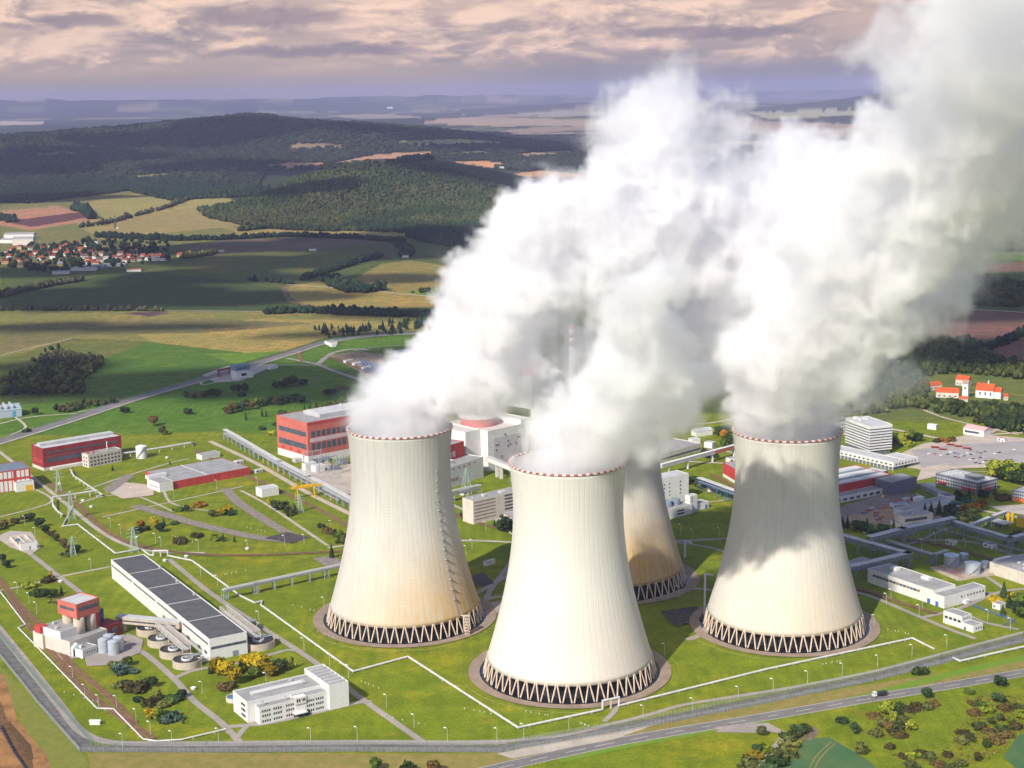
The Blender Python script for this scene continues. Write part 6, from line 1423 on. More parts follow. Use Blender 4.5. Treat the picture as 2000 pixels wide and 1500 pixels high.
# ------------------------------------------------------------------ trees
def leaf_mat(name, c1, c2):
    m = bpy.data.materials.new(name); m.use_nodes = True; t = NT(m.node_tree); b = t.n['Principled BSDF']
    b.inputs['Roughness'].default_value = .8; b.inputs['Specular IOR Level'].default_value = .12
    p = t.new('ShaderNodeNewGeometry'); n = t.noise(p.outputs['Position'], .5, 3, .6)
    oi = t.new('ShaderNodeObjectInfo'); r = t.math('ADD', t.math('MULTIPLY', n, .9), t.math('MULTIPLY', t.math('SUBTRACT', oi.outputs['Random'], .5), .5))
    t.l.new(t.mix(t.ramp(r, .25, .72), c4(c1), c4(c2)), b.inputs['Base Color']); return m
M_bark = mat('bark', (.06, .045, .03), .9)
LM = {'green': leaf_mat('green foliage', (.030, .055, .012), (.105, .150, .022)), 'dark': leaf_mat('dark conifer needles', (.016, .036, .016), (.050, .088, .030)),
      'yellow': leaf_mat('yellow autumn foliage', (.18, .13, .008), (.46, .33, .012)), 'orange': leaf_mat('orange autumn foliage', (.18, .07, .012), (.42, .20, .02)),
      'brown': leaf_mat('russet shrub foliage', (.055, .046, .017), (.145, .098, .028)), 'lime': leaf_mat('lime foliage', (.10, .14, .012), (.28, .30, .03)), 'olive': leaf_mat('olive foliage', (.05, .065, .02), (.15, .155, .04)), 'blue': leaf_mat('blue green juniper', (.04, .075, .05), (.11, .16, .11))}
def leaf_cloud(r, lumps, n, size):
    """leaf-sized quads on a set of lumps -> verts, faces"""
    L = np.array(lumps); w = L[:, 3] ** 2; w /= w.sum(); k = r.choice(len(L), n, p=w)
    v = r.normal(size=(n, 3)); v /= np.linalg.norm(v, axis=1)[:, None]
    C_ = L[k, :3] + v * (L[k, 3] * r.uniform(.55, 1.22, n))[:, None] * np.array([1, 1, .9])
    a = r.normal(size=(n, 3)) * .55 + v; a /= np.linalg.norm(a, axis=1)[:, None]
    u = np.cross(a, r.normal(size=(n, 3))); u /= np.linalg.norm(u, axis=1)[:, None]; w2 = np.cross(a, u)
    s = (size * r.uniform(.6, 1.3, n))[:, None]
    V = np.stack([C_ - u * s - w2 * s * .7, C_ + u * s - w2 * s * .6, C_ + u * s * .7 + w2 * s, C_ - u * s * .8 + w2 * s * .8], 1).reshape(-1, 3)
    return V, np.arange(n * 4).reshape(n, 4)
def ico(c, r, sub=1, sq=.9, jit=.12, rr=None):
    bm = bmesh.new(); bmesh.ops.create_icosphere(bm, subdivisions=sub, radius=1)
    V = np.array([v.co[:] for v in bm.verts]); Fc = np.array([[v.index for v in f.verts] for f in bm.faces]); bm.free()
    V = V * (1 + (rr.random(len(V)) - .5)[:, None] * 2 * jit) * np.array([1, 1, sq]) * r + np.array(c); return V, Fc
def crown_mesh(kind, seed):
    r = np.random.default_rng(seed)
    if kind == 'broad': lumps = [(0, 0, 5.2, 2.6)] + [(math.cos(a) * q, math.sin(a) * q, z, s) for a, q, z, s in zip(r.uniform(0, 6.28, 9), r.uniform(1.2, 2.6, 9), r.uniform(3, 7.4, 9), r.uniform(1.1, 1.9, 9))]; n, sz = 760, .62
    elif kind == 'tall': lumps = [(r.normal() * .4, r.normal() * .4, z, 1.5 - abs(z - 4.5) * .12) for z in np.linspace(2, 9.6, 7)]; n, sz = 520, .52
    elif kind == 'shrub': lumps = [(math.cos(a) * q, math.sin(a) * q, s * .7, s) for a, q, s in zip(r.uniform(0, 6.28, 8), r.uniform(0, 2.2, 8), r.uniform(.8, 1.5, 8))]; n, sz = 420, .46
    if kind == 'fir':
        V = []; Fc = []; n = 700; z = r.uniform(0, 1, n) ** .8; rad = (1 - z) * 2.3 * (1 - .28 * ((z * 8) % 1)) * r.uniform(.7, 1.05, n); a = r.uniform(0, 6.28, n)
        C_ = np.stack([np.cos(a) * rad, np.sin(a) * rad, .8 + z * 9.4], 1); o = np.stack([np.cos(a), np.sin(a), -.45 + 0 * a], 1); u = np.stack([-np.sin(a), np.cos(a), 0 * a], 1); s = (.5 * (1.1 - z * .6) * r.uniform(.7, 1.3, n))[:, None]
        o = o + r.normal(size=(n, 3)) * .25; u = u + r.normal(size=(n, 3)) * .25
        V = np.stack([C_ - o * s - u * s * .6, C_ - o * s + u * s * .6, C_ + o * s + u * s * .35, C_ + o * s - u * s * .35], 1).reshape(-1, 3); F4 = np.arange(n * 4).reshape(n, 4)
        m = MB(); m.cyl((0, 0, .8), 1.9, 9.0, 9, .1); return V, F4, m
    V, F4 = leaf_cloud(r, lumps, n, sz); m = MB()
    for x, y, z, s in lumps:
        iv, jf = ico((x, y, z), s * .66, 1, .9, .2, r); m.add(iv.tolist(), jf.tolist())
    return V, F4, m
def make_tree(kind, leaf, seed, name):
    root = empty(name, (0, 0, -500)); V, F4, m = crown_mesh(kind, seed)
    me = bpy.data.meshes.new('crown'); vs = V.tolist() + [list(v) for v in m.v]; o = len(V); fs = F4.tolist() + [[i + o for i in f] for f in m.f]
    me.from_pydata(vs, [], fs); me.materials.append(LM[leaf]); me.update(); c = bpy.data.objects.new('crown', me); COL.objects.link(c); c.parent = root
    t = MB()
    if kind != 'shrub': t.bar((0, 0, 0), (0.1, 0, 4), .28, 6, .12); t.bar((0, 0, 2.4), (1.2, .4, 4.6), .13, 5, .05); t.bar((0, 0, 2.2), (-.9, .7, 4.4), .13, 5, .05)
    else:
        for k in range(4): a = k * 1.6; t.bar((0, 0, 0), (math.cos(a) * .9, math.sin(a) * .9, 1.1), .09, 5, .04)
    t.build('trunk' if kind != 'shrub' else 'stems', M_bark, root); return root
PROTO = {}
KNAME = {'broad': ('broadleaf_tree', 'tree'), 'tall': ('slender_tree', 'tree'), 'shrub': ('shrub', 'shrub'), 'fir': ('fir_tree', 'tree')}
ADJ = {'green': 'green', 'dark': 'dark green', 'yellow': 'bright yellow', 'orange': 'orange', 'brown': 'russet brown', 'lime': 'lime green', 'olive': 'olive green', 'blue': 'blue-green'}
NOUN = {'broad': 'round-crowned tree', 'tall': 'slender tree', 'shrub': 'low shrub', 'fir': 'pointed fir'}
USED = {}
def plant(px, py, kind, leaf, h, where, seed=None, wide=1.):
    """h: height in metres"""
    key = (kind, leaf, random.randrange(2)); nat = {'broad': 8.4, 'tall': 11., 'shrub': 2.6, 'fir': 10.2}[kind]; sc = h / nat
    la = '%s %s %s' % (ADJ[leaf], NOUN[kind], where); g = 'trees and shrubs: ' + la
    USED[la] = USED.get(la, 0) + 1
    p = G(px, py); rz = random.uniform(0, 6.28)
    if key not in PROTO:
        t = make_tree(kind, leaf, hash(kind) % 100 + len(PROTO) * 7 + 1 if False else len(PROTO) * 7 + 1, KNAME[kind][0]); PROTO[key] = (t, {t.name: kids(t)}); t.location = p; t.rotation_euler = (0, 0, rz); t.scale = (sc * wide, sc * wide, sc); t['label'] = la; t['category'] = KNAME[kind][1]; t['group'] = g
    else:
        t0, kd = PROTO[key]; t = copy_tree(t0, p, rz, sc, la, g, kd); q_ = random.uniform(.82, 1.22); t.scale = (sc * wide * random.uniform(.85, 1.15), sc * wide / q_ ** .5, sc * q_)
    return t
T = '''
440,1322 b y 9.5 by the laboratory clump|425,1318 b y 8.5 by the laboratory clump|458,1335 b y 9 by the laboratory clump|412,1314 f d 8 at the left of the yellow clump|440,1345 s b 3.6 before the yellow clump|470,1312 f d 8 inside the yellow clump|500,1312 b y 9 behind the laboratory|480,1305 b y 8.5 behind the laboratory|515,1308 b y 9.5 behind the laboratory|525,1318 b y 8 behind the laboratory|545,1310 b o 7.5 right of the laboratory clump|558,1308 t o 8 right of the laboratory clump|570,1305 t o 8 right of the laboratory clump|495,1322 b g 6 behind the laboratory|
590,1392 s g 3.4 at the laboratory entrance|235,1303 s u 4 on the sludge plant lawn|250,1298 b g 5 on the sludge plant lawn|222,1300 s o 3.4 on the sludge plant lawn|240,1313 s u 4 on the sludge plant lawn|262,1311 s u 3 on the sludge plant lawn|246,1342 b d 5 on the middle of the sludge plant lawn|238,1340 s o 4 at the left of the sludge plant lawn|270,1345 s b 5 on the sludge plant lawn|285,1338 b o 5 by the russet shrub|298,1340 b g 5 by the russet shrub|
300,1372 s b 4 in the mixed shrub row|312,1364 t b 6 in the mixed shrub row|328,1370 s g 4 in the mixed shrub row|340,1366 s d 4 in the mixed shrub row|355,1360 b d 5 at the end of the mixed shrub row|318,1378 s o 4 in the mixed shrub row|278,1380 t g 5 left of the mixed shrub row|272,1366 s d 3 left of the mixed shrub row|
296,1402 b y 6 at the siding end|312,1405 b l 6 at the siding end|335,1403 s u 5 beside the yellow shrubs at the siding end|358,1412 t o 3.5 alone on the siding lawn|
100,1128 t y 6 at the lane crossing|92,1135 s b 4 at the lane crossing|75,1165 b o 6 in the shrub patch by the rails|90,1168 b g 6 in the shrub patch by the rails|105,1165 b g 6 in the shrub patch by the rails|65,1160 s d 4 in the shrub patch by the rails|120,1158 f d 6 in the shrub patch by the rails|112,1175 s o 4 in the shrub patch by the rails|55,1145 s l 4 by the left lane|
10,1028 b b 6 in the dark hedge above the pump pit|30,1022 b b 6 in the dark hedge above the pump pit|48,1018 b b 6 in the dark hedge above the pump pit|64,1016 b d 6 in the dark hedge above the pump pit|-2,1034 b o 6 in the dark hedge above the pump pit|80,1028 b d 7 in the shrub belt by the pipeline|90,1040 b d 7 in the shrub belt by the pipeline|100,1048 b b 5 in the shrub belt by the pipeline|112,1055 b o 5 in the shrub belt by the pipeline|124,1068 b b 6 below the narrow pylon|138,1074 b b 6 below the narrow pylon|150,1078 b d 6 below the narrow pylon|132,1082 s o 4 below the narrow pylon|5,1098 b d 6 on the left edge lawn|12,1108 b d 6 on the left edge lawn|
274,1030 b r 6 in the lawn clump by the cracked track|285,1035 b o 5 in the lawn clump by the cracked track|300,1028 b y 7 in the lawn clump by the cracked track|312,1038 b d 8 in the lawn clump by the cracked track|320,1026 f d 7 in the lawn clump by the cracked track|265,1038 s d 4 in the lawn clump by the cracked track|338,1022 s d 3 in the lawn clump by the cracked track|346,1058 f d 5 alone south of the cracked track|352,1060 s b 4 south of the cracked track|388,1046 s b 3.4 on the lawn below the cracked track|420,1053 s l 4 beside two small firs|436,1056 f d 6 beside the lime shrub|458,1057 f d 5 right of the lime shrub|
350,996 s l 4 on the lawn south of the warehouse|366,998 b d 5 on the lawn south of the warehouse|388,988 s r 4 on the lawn south of the warehouse|380,990 s y 3.4 on the lawn south of the warehouse|415,1008 b o 6 at the fork of the cracked tracks|432,1005 b y 6 at the fork of the cracked tracks|445,1000 b y 7 at the fork of the cracked tracks|452,1004 s d 4 at the fork of the cracked tracks|
525,985 t y 6 below the white box building|540,995 b g 8 below the white box building|555,1000 b g 8 below the white box building|568,1002 b o 8 below the white box building|562,1008 t d 9 below the white box building|548,990 s b 5 below the white box building|
652,1048 b o 6 beside the left tower|664,1050 b g 6 beside the left tower|640,1040 s b 4 beside the left tower|628,1028 s d 3 beside the left tower|672,1055 s o 5 beside the left tower|648,1088 f d 9 standing before the curved rails|672,1062 b g 6 beside the left tower|
220,918 f d 5 in front of the white annex|332,905 f d 4 on the lawn left of the trestle|243,805 b d 8 alone below the fence track|300,830 b b 9 on the lawn behind the deep red hall|318,848 b o 8 on the lawn behind the deep red hall|368,807 b d 8 on the dark lawn|55,842 s d 5 by the looped paths|68,808 b d 7 by the pale blue hall|
365,776 b d 7 in the dark grove by the fence track|378,776 b b 7 in the dark grove by the fence track|392,776 b b 8 in the dark grove by the fence track|405,774 b o 8 in the dark grove by the fence track|418,772 b d 8 in the dark grove by the fence track|428,774 b d 8 in the dark grove by the fence track|455,765 b d 9 in the round thicket below the blue-topped building|467,764 b d 9 in the round thicket below the blue-topped building|480,765 b d 9 in the round thicket below the blue-topped building|470,772 s d 5 in the round thicket below the blue-topped building|
447,806 b b 9 in the long dark grove|455,804 b b 10 in the long dark grove|468,800 b d 9 in the long dark grove|478,794 b d 10 in the long dark grove|490,798 b b 9 in the long dark grove|502,794 b o 9 in the long dark grove|515,790 b d 9 in the long dark grove|528,788 b d 9 in the long dark grove|540,790 b b 9 in the long dark grove|552,786 b d 10 in the long dark grove|565,785 b d 9 in the long dark grove|578,784 b d 10 in the long dark grove|590,785 b d 9 in the long dark grove|480,818 f d 8 alone below the long dark grove|512,812 f d 8 pair below the long dark grove|520,812 f d 7 pair below the long dark grove|552,806 s d 4 small one below the long dark grove|
540,757 b d 9 in the upper grove on the dark lawn|550,756 b d 9 in the upper grove on the dark lawn|562,753 b b 9 in the upper grove on the dark lawn|572,752 b o 10 in the upper grove on the dark lawn|584,751 b d 9 in the upper grove on the dark lawn|594,750 b d 8 in the upper grove on the dark lawn|640,770 b d 8 in the right grove on the dark lawn|650,768 b d 8 in the right grove on the dark lawn|662,766 b b 8 in the right grove on the dark lawn|675,764 b b 7 in the right grove on the dark lawn|
595,805 f d 8 behind the turbine hall|606,803 t d 9 behind the turbine hall|618,803 t o 10 behind the turbine hall|630,803 t d 9 behind the turbine hall|642,798 b g 8 behind the turbine hall|655,796 b o 8 behind the turbine hall|668,794 b g 8 behind the turbine hall|682,790 b d 8 behind the turbine hall|700,788 b y 7 behind the turbine hall|545,828 s o 5 left of the turbine hall|555,832 s b 5 left of the turbine hall|512,838 s d 4 on the lawn above the trestle|535,848 s l 5 on the lawn above the trestle|
905,1012 b d 6 in the firs by the shelter|916,1010 b d 8 in the firs by the shelter|926,1008 b d 8 in the firs by the shelter|935,1010 b d 6 in the firs by the shelter|985,1014 b o 6 at the ribbed office wing|990,1040 b d 11 against the front tower|980,1036 b d 8 against the front tower|966,1027 f d 5 alone beyond the shelter|
1345,945 b d 7 by the covered footbridge|1355,942 b d 7 by the covered footbridge|1365,948 b o 7 by the covered footbridge|1375,950 s o 5 by the covered footbridge|1385,952 s b 5 by the covered footbridge|1380,894 b b 8 below the pale cabins|1395,890 s d 5 below the pale cabins|1415,855 b r 8 behind the red workshop|1425,868 b g 8 behind the red workshop|1428,860 t y 7 behind the red workshop|1405,850 b d 9 behind the sheet shed|1420,845 b d 9 behind the sheet shed|1412,872 b g 7 behind the red workshop|
1645,1028 f d 9 in the dark row behind the right tower|1655,1030 f d 9 in the dark row behind the right tower|1664,1034 t y 7 in the dark row behind the right tower|1672,1034 b d 8 in the dark row behind the right tower|1682,1038 b d 9 in the dark row behind the right tower|1693,1036 f d 10 in the dark row behind the right tower|1704,1040 b d 8 in the dark row behind the right tower|1715,1040 b o 7 in the dark row behind the right tower|1726,1042 b d 8 in the dark row behind the right tower|1745,1036 f d 8 beside the control block|1760,1040 f d 6 beside the control block|
1806,1004 f d 10 in the firs right of the control block|1818,1006 f d 10 in the firs right of the control block|1834,1004 f d 12 in the firs right of the control block|1845,1008 f d 9 in the firs right of the control block|1855,1002 b d 9 in the firs right of the control block|1866,1010 b d 9 in the firs right of the control block|1875,1018 b o 10 in the autumn clump by the pipe bridge|1885,1010 b r 9 in the autumn clump by the pipe bridge|1895,1014 b o 9 in the autumn clump by the pipe bridge|1905,1000 b r 8 in the autumn clump by the pipe bridge|1915,994 b r 8 in the autumn clump by the pipe bridge|1908,1020 b d 8 in the autumn clump by the pipe bridge|1882,1026 b o 8 in the autumn clump by the pipe bridge|
1914,970 f d 10 in front of the red canopies|1922,972 b d 8 in front of the red canopies|1943,967 f d 9 before the grey office right corner|1872,972 b d 6 left of the covered stacks|1892,972 f d 8 left of the covered stacks|1880,976 s d 5 left of the covered stacks|1955,975 s b 4 on the island by the fire station|1965,972 s o 4 on the island by the fire station|1985,1050 b b 7 dark red one by the right pipe bridge|1978,1056 s b 5 dark red one by the right pipe bridge|
1938,930 b l 12 in the lime thicket by the parking lot|1950,935 b l 13 in the lime thicket by the parking lot|1962,938 b g 13 in the lime thicket by the parking lot|1975,940 b l 13 in the lime thicket by the parking lot|1988,945 b g 12 in the lime thicket by the parking lot|1998,948 b g 13 in the lime thicket by the parking lot|1945,922 b l 11 in the lime thicket by the parking lot|1968,926 b l 12 in the lime thicket by the parking lot|1990,930 b l 12 in the lime thicket by the parking lot|2008,938 b g 13 in the lime thicket by the parking lot|
1732,868 b d 9 in the grove right of the striped tower|1742,866 b g 9 in the grove right of the striped tower|1752,862 b g 10 in the grove right of the striped tower|1762,866 b l 9 in the grove right of the striped tower|1774,862 b g 10 in the grove right of the striped tower|1786,860 b d 9 in the grove right of the striped tower|1796,860 b g 8 in the grove right of the striped tower|1770,868 s l 6 in the grove right of the striped tower|1830,862 s b 4 in the shrub bed by the lot|1845,861 s r 4 in the shrub bed by the lot|1858,860 s b 4 in the shrub bed by the lot|
1960,1165 f d 11 by the little white hut|1970,1185 f d 9 by the little white hut|1980,1180 b y 7 by the little white hut|1958,1200 f d 8 by the little white hut|1985,1200 b d 9 by the little white hut|1946,1173 s y 4 by the little white hut|1998,1205 b g 8 by the little white hut|1990,1186 b g 8 by the little white hut|
1809,1362 b d 6.5 beside the main road kerb|1952,1339 b d 6 at the far end of the main road|1802,1315 s g 4 on the grass bank by the fence|1668,1430 b d 7 left of the roadside thicket|1645,1408 s d 4 left of the roadside thicket|1730,1395 b l 9 in the roadside thicket|1745,1410 b l 8 in the roadside thicket|1722,1420 b o 7 in the roadside thicket|1735,1430 b b 6 in the roadside thicket|1750,1428 b o 8 in the roadside thicket|1765,1418 b o 7 in the roadside thicket|1778,1425 b l 6 in the roadside thicket|1760,1438 s b 4 in the roadside thicket|1712,1434 s o 4 in the roadside thicket|1708,1400 s b 4 in the roadside thicket|1745,1394 s d 4 in the roadside thicket|1760,1384 s g 4 in the roadside thicket|1775,1388 s b 4 in the roadside thicket|1790,1384 s b 4 in the roadside thicket|1810,1382 s o 4 in the roadside thicket|1825,1376 s b 3 in the roadside thicket|1890,1352 s g 2.5 alone by the road verge|
1948,1370 b d 7 in the rusty scrub at the right|1915,1378 s g 4 in the rusty scrub at the right|1925,1388 s l 4 in the rusty scrub at the right|1965,1385 s b 4 in the rusty scrub at the right|1985,1380 s o 4 in the rusty scrub at the right|1995,1398 s l 4 in the rusty scrub at the right|1955,1408 b o 5 in the rusty scrub at the right|1935,1412 b o 5 in the rusty scrub at the right|1975,1414 b l 5 in the rusty scrub at the right|1910,1420 s o 4 in the rusty scrub at the right|1895,1445 b o 6 in the rusty scrub at the right|1878,1448 s o 4 in the rusty scrub at the right|1925,1460 b g 5 in the rusty scrub at the right|1945,1450 s b 4 in the rusty scrub at the right|1965,1438 s b 4 in the rusty scrub at the right|1985,1420 s b 4 in the rusty scrub at the right|1905,1395 s b 4 in the rusty scrub at the right|1930,1430 s b 4 in the rusty scrub at the right|1960,1425 s o 4 in the rusty scrub at the right|1880,1430 s b 3 in the rusty scrub at the right|1900,1372 s b 3 in the rusty scrub at the right|
1683,1472 b o 6 at the crop field corner|1780,1478 s l 4 at the bottom scrub|1815,1480 s o 4 at the bottom scrub|1765,1478 s b 3 at the bottom scrub|1800,1470 s b 3 at the bottom scrub|1780,1498 s o 4 at the bottom scrub|1830,1492 s b 3 at the bottom scrub|1740,1460 s b 3 at the bottom scrub|1880,1495 b o 5 at the bottom scrub|1910,1485 b b 5 at the bottom scrub|1850,1475 s b 3 at the bottom scrub|1860,1500 s o 4 at the bottom scrub|
1487,1436 b o 5 at the side road junction|1573,1430 b g 5 beside the dirt lot|1560,1432 s d 4 beside the dirt lot|1545,1440 s o 4 along the side road|1540,1455 s o 4 along the side road|1530,1475 s o 5 along the side road|1520,1482 b o 5 along the side road|1510,1492 s g 4 along the side road|1500,1500 s d 4 along the side road|1490,1465 s l 4 left of the side road|1480,1470 b d 5 left of the side road|1470,1480 s y 4 left of the side road|1462,1492 s o 4 left of the side road|735,1504 b g 6 at the bottom edge verge|848,1506 b b 6 at the bottom edge verge|790,1506 s g 4 at the bottom edge verge'''
KK = {'b': 'broad', 't': 'tall', 's': 'shrub', 'f': 'fir'}; CK = {'y': 'yellow', 'd': 'dark', 'g': 'green', 'b': 'brown', 'o': 'olive', 'l': 'lime', 'r': 'orange', 'u': 'blue'}
for row in T.replace('\n', '').split('|'):
    row = row.strip()
    if not row: continue
    a, k, c, h, w = row.split(' ', 4); px, py = a.split(',')
    leaf = CK[c]
    if 'rusty scrub' in w or 'bottom scrub' in w or 'roadside thicket' in w: h = float(h) * .8
    plant(float(px), float(py) + 2, KK[k], leaf, float(h) * 1.3, w, wide=1.25 if KK[k] in ('broad', 'shrub') else 1.05)

# ------------------------------------------------------------------ woods, hedges (stuff): merged leaf clumps on the terrain
M_wood = bpy.data.materials.new('woodland'); M_wood.use_nodes = True
_t = NT(M_wood.node_tree); _b = _t.n['Principled BSDF']; _b.inputs['Roughness'].default_value = .9; _b.inputs['Specular IOR Level'].default_value = .08
_a = _t.new('ShaderNodeVertexColor'); _a.layer_name = 'tint'; _p = _t.new('ShaderNodeNewGeometry').outputs['Position']
_n = _t.noise(_p, .18, 4, .7); _cc = _t.new('ShaderNodeCombineXYZ'); _v = _t.ramp(_n, .3, .7, .55, 1.35)
for _k in range(3): _t.set(_cc.inputs[_k], _v)
_t.l.new(_t.mix(1., _a.outputs[0], _cc.outputs[0], 'MULTIPLY'), _b.inputs['Base Color'])
def clump_protos(kind, r):
    out = []
    for k in range(4):
        if kind == 'fir':
            V = []; Fc = []; n = 7
            for z0, rr, h in ((.1, .46, .55), (.4, .34, .6)):
                o = len(V); V += [(math.cos(2 * math.pi * i / n + z0 * 9) * rr * r.uniform(.75, 1.2), math.sin(2 * math.pi * i / n + z0 * 9) * rr * r.uniform(.75, 1.2), z0 + r.uniform(-.05, .05)) for i in range(n)] + [(0, 0, z0 + h)]
                Fc += [(o + i, o + (i + 1) % n, o + n) for i in range(n)]
            out.append((np.array(V), np.array(Fc)))
        else:
            V, Fc = ico((0, 0, .5), .5, 1, .95, .28, r); out.append((V, Fc))
            V2, F2 = ico((r.uniform(-.3, .3), r.uniform(-.3, .3), r.uniform(.35, .8)), .34, 1, .9, .3, r)
            out[-1] = (np.concatenate([V, V2]), np.concatenate([Fc, F2 + len(V)]))
    return out
PAL = {'mixed': [(.024, .038, .014), (.032, .050, .016), (.044, .062, .019), (.060, .070, .021), (.075, .068, .024), (.020, .034, .015)], 'olive': [(.032, .048, .015), (.050, .070, .018), (.075, .092, .021), (.11, .12, .026), (.026, .040, .014), (.10, .08, .022)], 'dark': [(.012, .026, .015), (.016, .032, .018), (.022, .038, .018)],
       'autumn': [(.05, .07, .02), (.08, .10, .025), (.13, .12, .03), (.16, .10, .03), (.22, .16, .02), (.03, .05, .02)], 'grey': [(.055, .055, .03), (.07, .065, .035), (.045, .05, .025)],
       'far': [(.018, .026, .014), (.024, .033, .016), (.032, .040, .018), (.015, .023, .014)]}
def wood(name, P, size, kind, pal, label, seed, h=1.2, cat=None):
    """P (n,2) ground points; size (n,) crown width"""
    r = np.random.default_rng(seed); pr = clump_protos(kind, r); n = len(P); k = r.integers(0, 4, n); z = TH(P[:, 0], P[:, 1]); pal_ = np.array(PAL[pal])
    VV = []; FF = []; CC = []; off = 0; patchy = fbm2(P[:, 0] / 220, P[:, 1] / 220, 3)
    for q in range(4):
        I = np.where(k == q)[0]
        if not len(I): continue
        V, Fc = pr[q]; a = r.uniform(0, 6.28, len(I)); ca, sa = np.cos(a)[:, None], np.sin(a)[:, None]; s = size[I][:, None]
        hh = h * r.uniform(.75, 1.25, len(I))[:, None]
        X = (V[:, 0] * ca - V[:, 1] * sa) * s + P[I, 0][:, None]; Y = (V[:, 0] * sa + V[:, 1] * ca) * s + P[I, 1][:, None]; Z = V[:, 2] * s * hh + z[I][:, None] - s * .05
        VV.append(np.stack([X, Y, Z], -1).reshape(-1, 3)); FF.append((Fc[None] + (np.arange(len(I)) * len(V))[:, None, None]).reshape(-1, 3) + off); off += len(I) * len(V)
        ci = np.clip(((patchy[I] - .2) / .6 * len(pal_) + r.normal(0, 1.1, len(I))).astype(int), 0, len(pal_) - 1); c = pal_[ci] * r.uniform(.8, 1.2, (len(I), 1)) * (.55 + .95 * fbm2(P[I, 0] / 800 + 7, P[I, 1] / 800, 3))[:, None]
        CC.append(np.repeat(c, len(V), 0))
    o = np_mesh(name, np.concatenate(VV), np.concatenate(FF), M_wood, None, False, np.concatenate(CC))
    tag(o, label, cat or 'woodland', kind='stuff'); return o
def scatter_poly(s, spacing, seed, jitter=1., excl=()):
    """random ground points inside a surveyed outline, spacing in metres growing with distance"""
    r = np.random.default_rng(seed); poly = PL(s); Q = np.array([G(x, max(y, 214))[:2] for x, y in poly]); lo, hi = Q.min(0), Q.max(0)
    if hi[1] > 5000: lo = lo - 900; hi = hi + 900; hi[1] = min(hi[1] + 2500, 15500)
    A = (hi[0] - lo[0]) * (hi[1] - lo[1]); n = int(min(A / spacing ** 2, 260000)); p = lo + r.random((n, 2)) * (hi - lo)
    z = TH(p[:, 0], p[:, 1]); q = PX(np.column_stack([p, z])); wob = (fbm2(p[:, 0] / 70, p[:, 1] / 70, 2) - .4) * 5
    k = inpoly(q[:, 0] + wob, q[:, 1] + wob * .5, poly)
    for e in excl: k &= ~inpoly(q[:, 0], q[:, 1], PL(e))
    return p[k]
def hedge(name, s, w, sp, size, pal, label, seed, kind='leaf', h=1.2):
    r = np.random.default_rng(seed); P = GP(s); pts = []
    for i in range(len(P) - 1):
        a, b_ = P[i], P[i + 1]; d = b_ - a; L = d.length; n = max(1, int(L / sp)); nn = Vector((-d.y, d.x, 0)) / L
        for j in range(n): q = a + d * r.random() + nn * r.uniform(-w / 2, w / 2); pts.append((q.x, q.y))
    pts = np.array(pts); return wood(name, pts, size * r.uniform(.6, 1.35, len(pts)), kind, pal, label, seed, h, 'hedgerow')
W_SPEC = [
    ('woodland', '385,410 520,385 560,352 640,335 750,318 880,330 1000,372 1090,400 1100,440 960,442 900,446 840,456 760,452 560,450 470,440 400,425', 9, 9.5, 'leaf', 'mixed', 'dense mixed forest on the low hill beyond the fields', 1.15),
    ('spruce_wood', '790,466 800,449 960,441 1010,448 1010,484 880,484', 10, 10, 'fir', 'dark', 'dark spruce block at the foot of the wooded hill', 1.6),
    ('spruce_wood', '690,440 790,442 860,448 850,458 700,452', 10, 10, 'fir', 'dark', 'dark spruce strip along the yellow field edge', 1.6),
    ('woodland', '0,372 140,352 330,352 470,362 540,372 500,384 330,392 250,374 180,382 60,398 0,396', 11, 12, 'leaf', 'dark', 'dark wood edge above the upper left fields', 1.1),
    ('far_woodland', '0,262 110,242 200,240 300,224 430,212 520,214 600,224 720,232 800,250 900,252 1180,252 1200,345 1000,332 900,315 850,312 700,330 520,334 500,372 330,352 140,352 0,372', 22, 25, 'leaf', 'far', 'far forest covering the rolling hills below the skyline', .75),
    ('scrub_wood', '0,742 60,722 130,718 200,712 160,745 165,770 100,770 40,772 0,775', 7, 7.5, 'leaf', 'olive', 'dark scrub wood in the left field corner', 1.2),
    ('scrub_wood', '60,708 110,690 200,702 195,718 130,716', 7, 6, 'leaf', 'grey', 'brownish young trees above the scrub wood', 1.2),
    ('scrub_wood', '100,802 150,790 225,780 232,786 120,808', 6, 6, 'leaf', 'mixed', 'low thicket beside the far fence track', 1.),
    ('woodland', '1755,712 1772,672 1800,662 1900,666 1925,690 1990,712 2030,716 2030,745 1990,742 1868,728 1800,738 1770,748 1690,800 1640,806', 7, 7.5, 'leaf', 'olive', 'mixed autumn wood beyond the church', 1.25),
    ('woodland', '1640,806 1690,790 1760,752 1800,745 1822,757 1800,776 1830,786 1880,792 1960,796 2010,800 2010,815 1930,818 1870,815 1800,800 1770,795 1720,808 1660,812', 7, 7, 'leaf', 'olive', 'lime and olive trees along the church slope', 1.25),
    ('woodland', '1960,800 2020,790 2020,850 1975,845 1930,838 1900,826 1930,822', 7, 7, 'leaf', 'mixed', 'dark green trees at the right edge above the parking lot', 1.25),
    ('woodland', '1840,560 1900,545 2020,560 2020,600 1850,600', 10, 10, 'leaf', 'mixed', 'dark woodland strip along the track at the right edge', 1.1),
    ('woodland', '1880,440 2010,440 2010,492 1900,492', 14, 14, 'leaf', 'mixed', 'distant woodland blocks behind the steam at right', 1.1),
    ('spruce_wood', '600,640 700,640 845,620 850,648 760,656 720,656 640,662', 16, 7, 'fir', 'dark', 'loose young spruces beside the far fence track', 1.5),
    ('woodland', '1640,720 1700,680 1760,690 1700,790 1640,800', 9, 9, 'leaf', 'mixed', 'woodland half veiled by the steam of the right tower', 1.2),
]
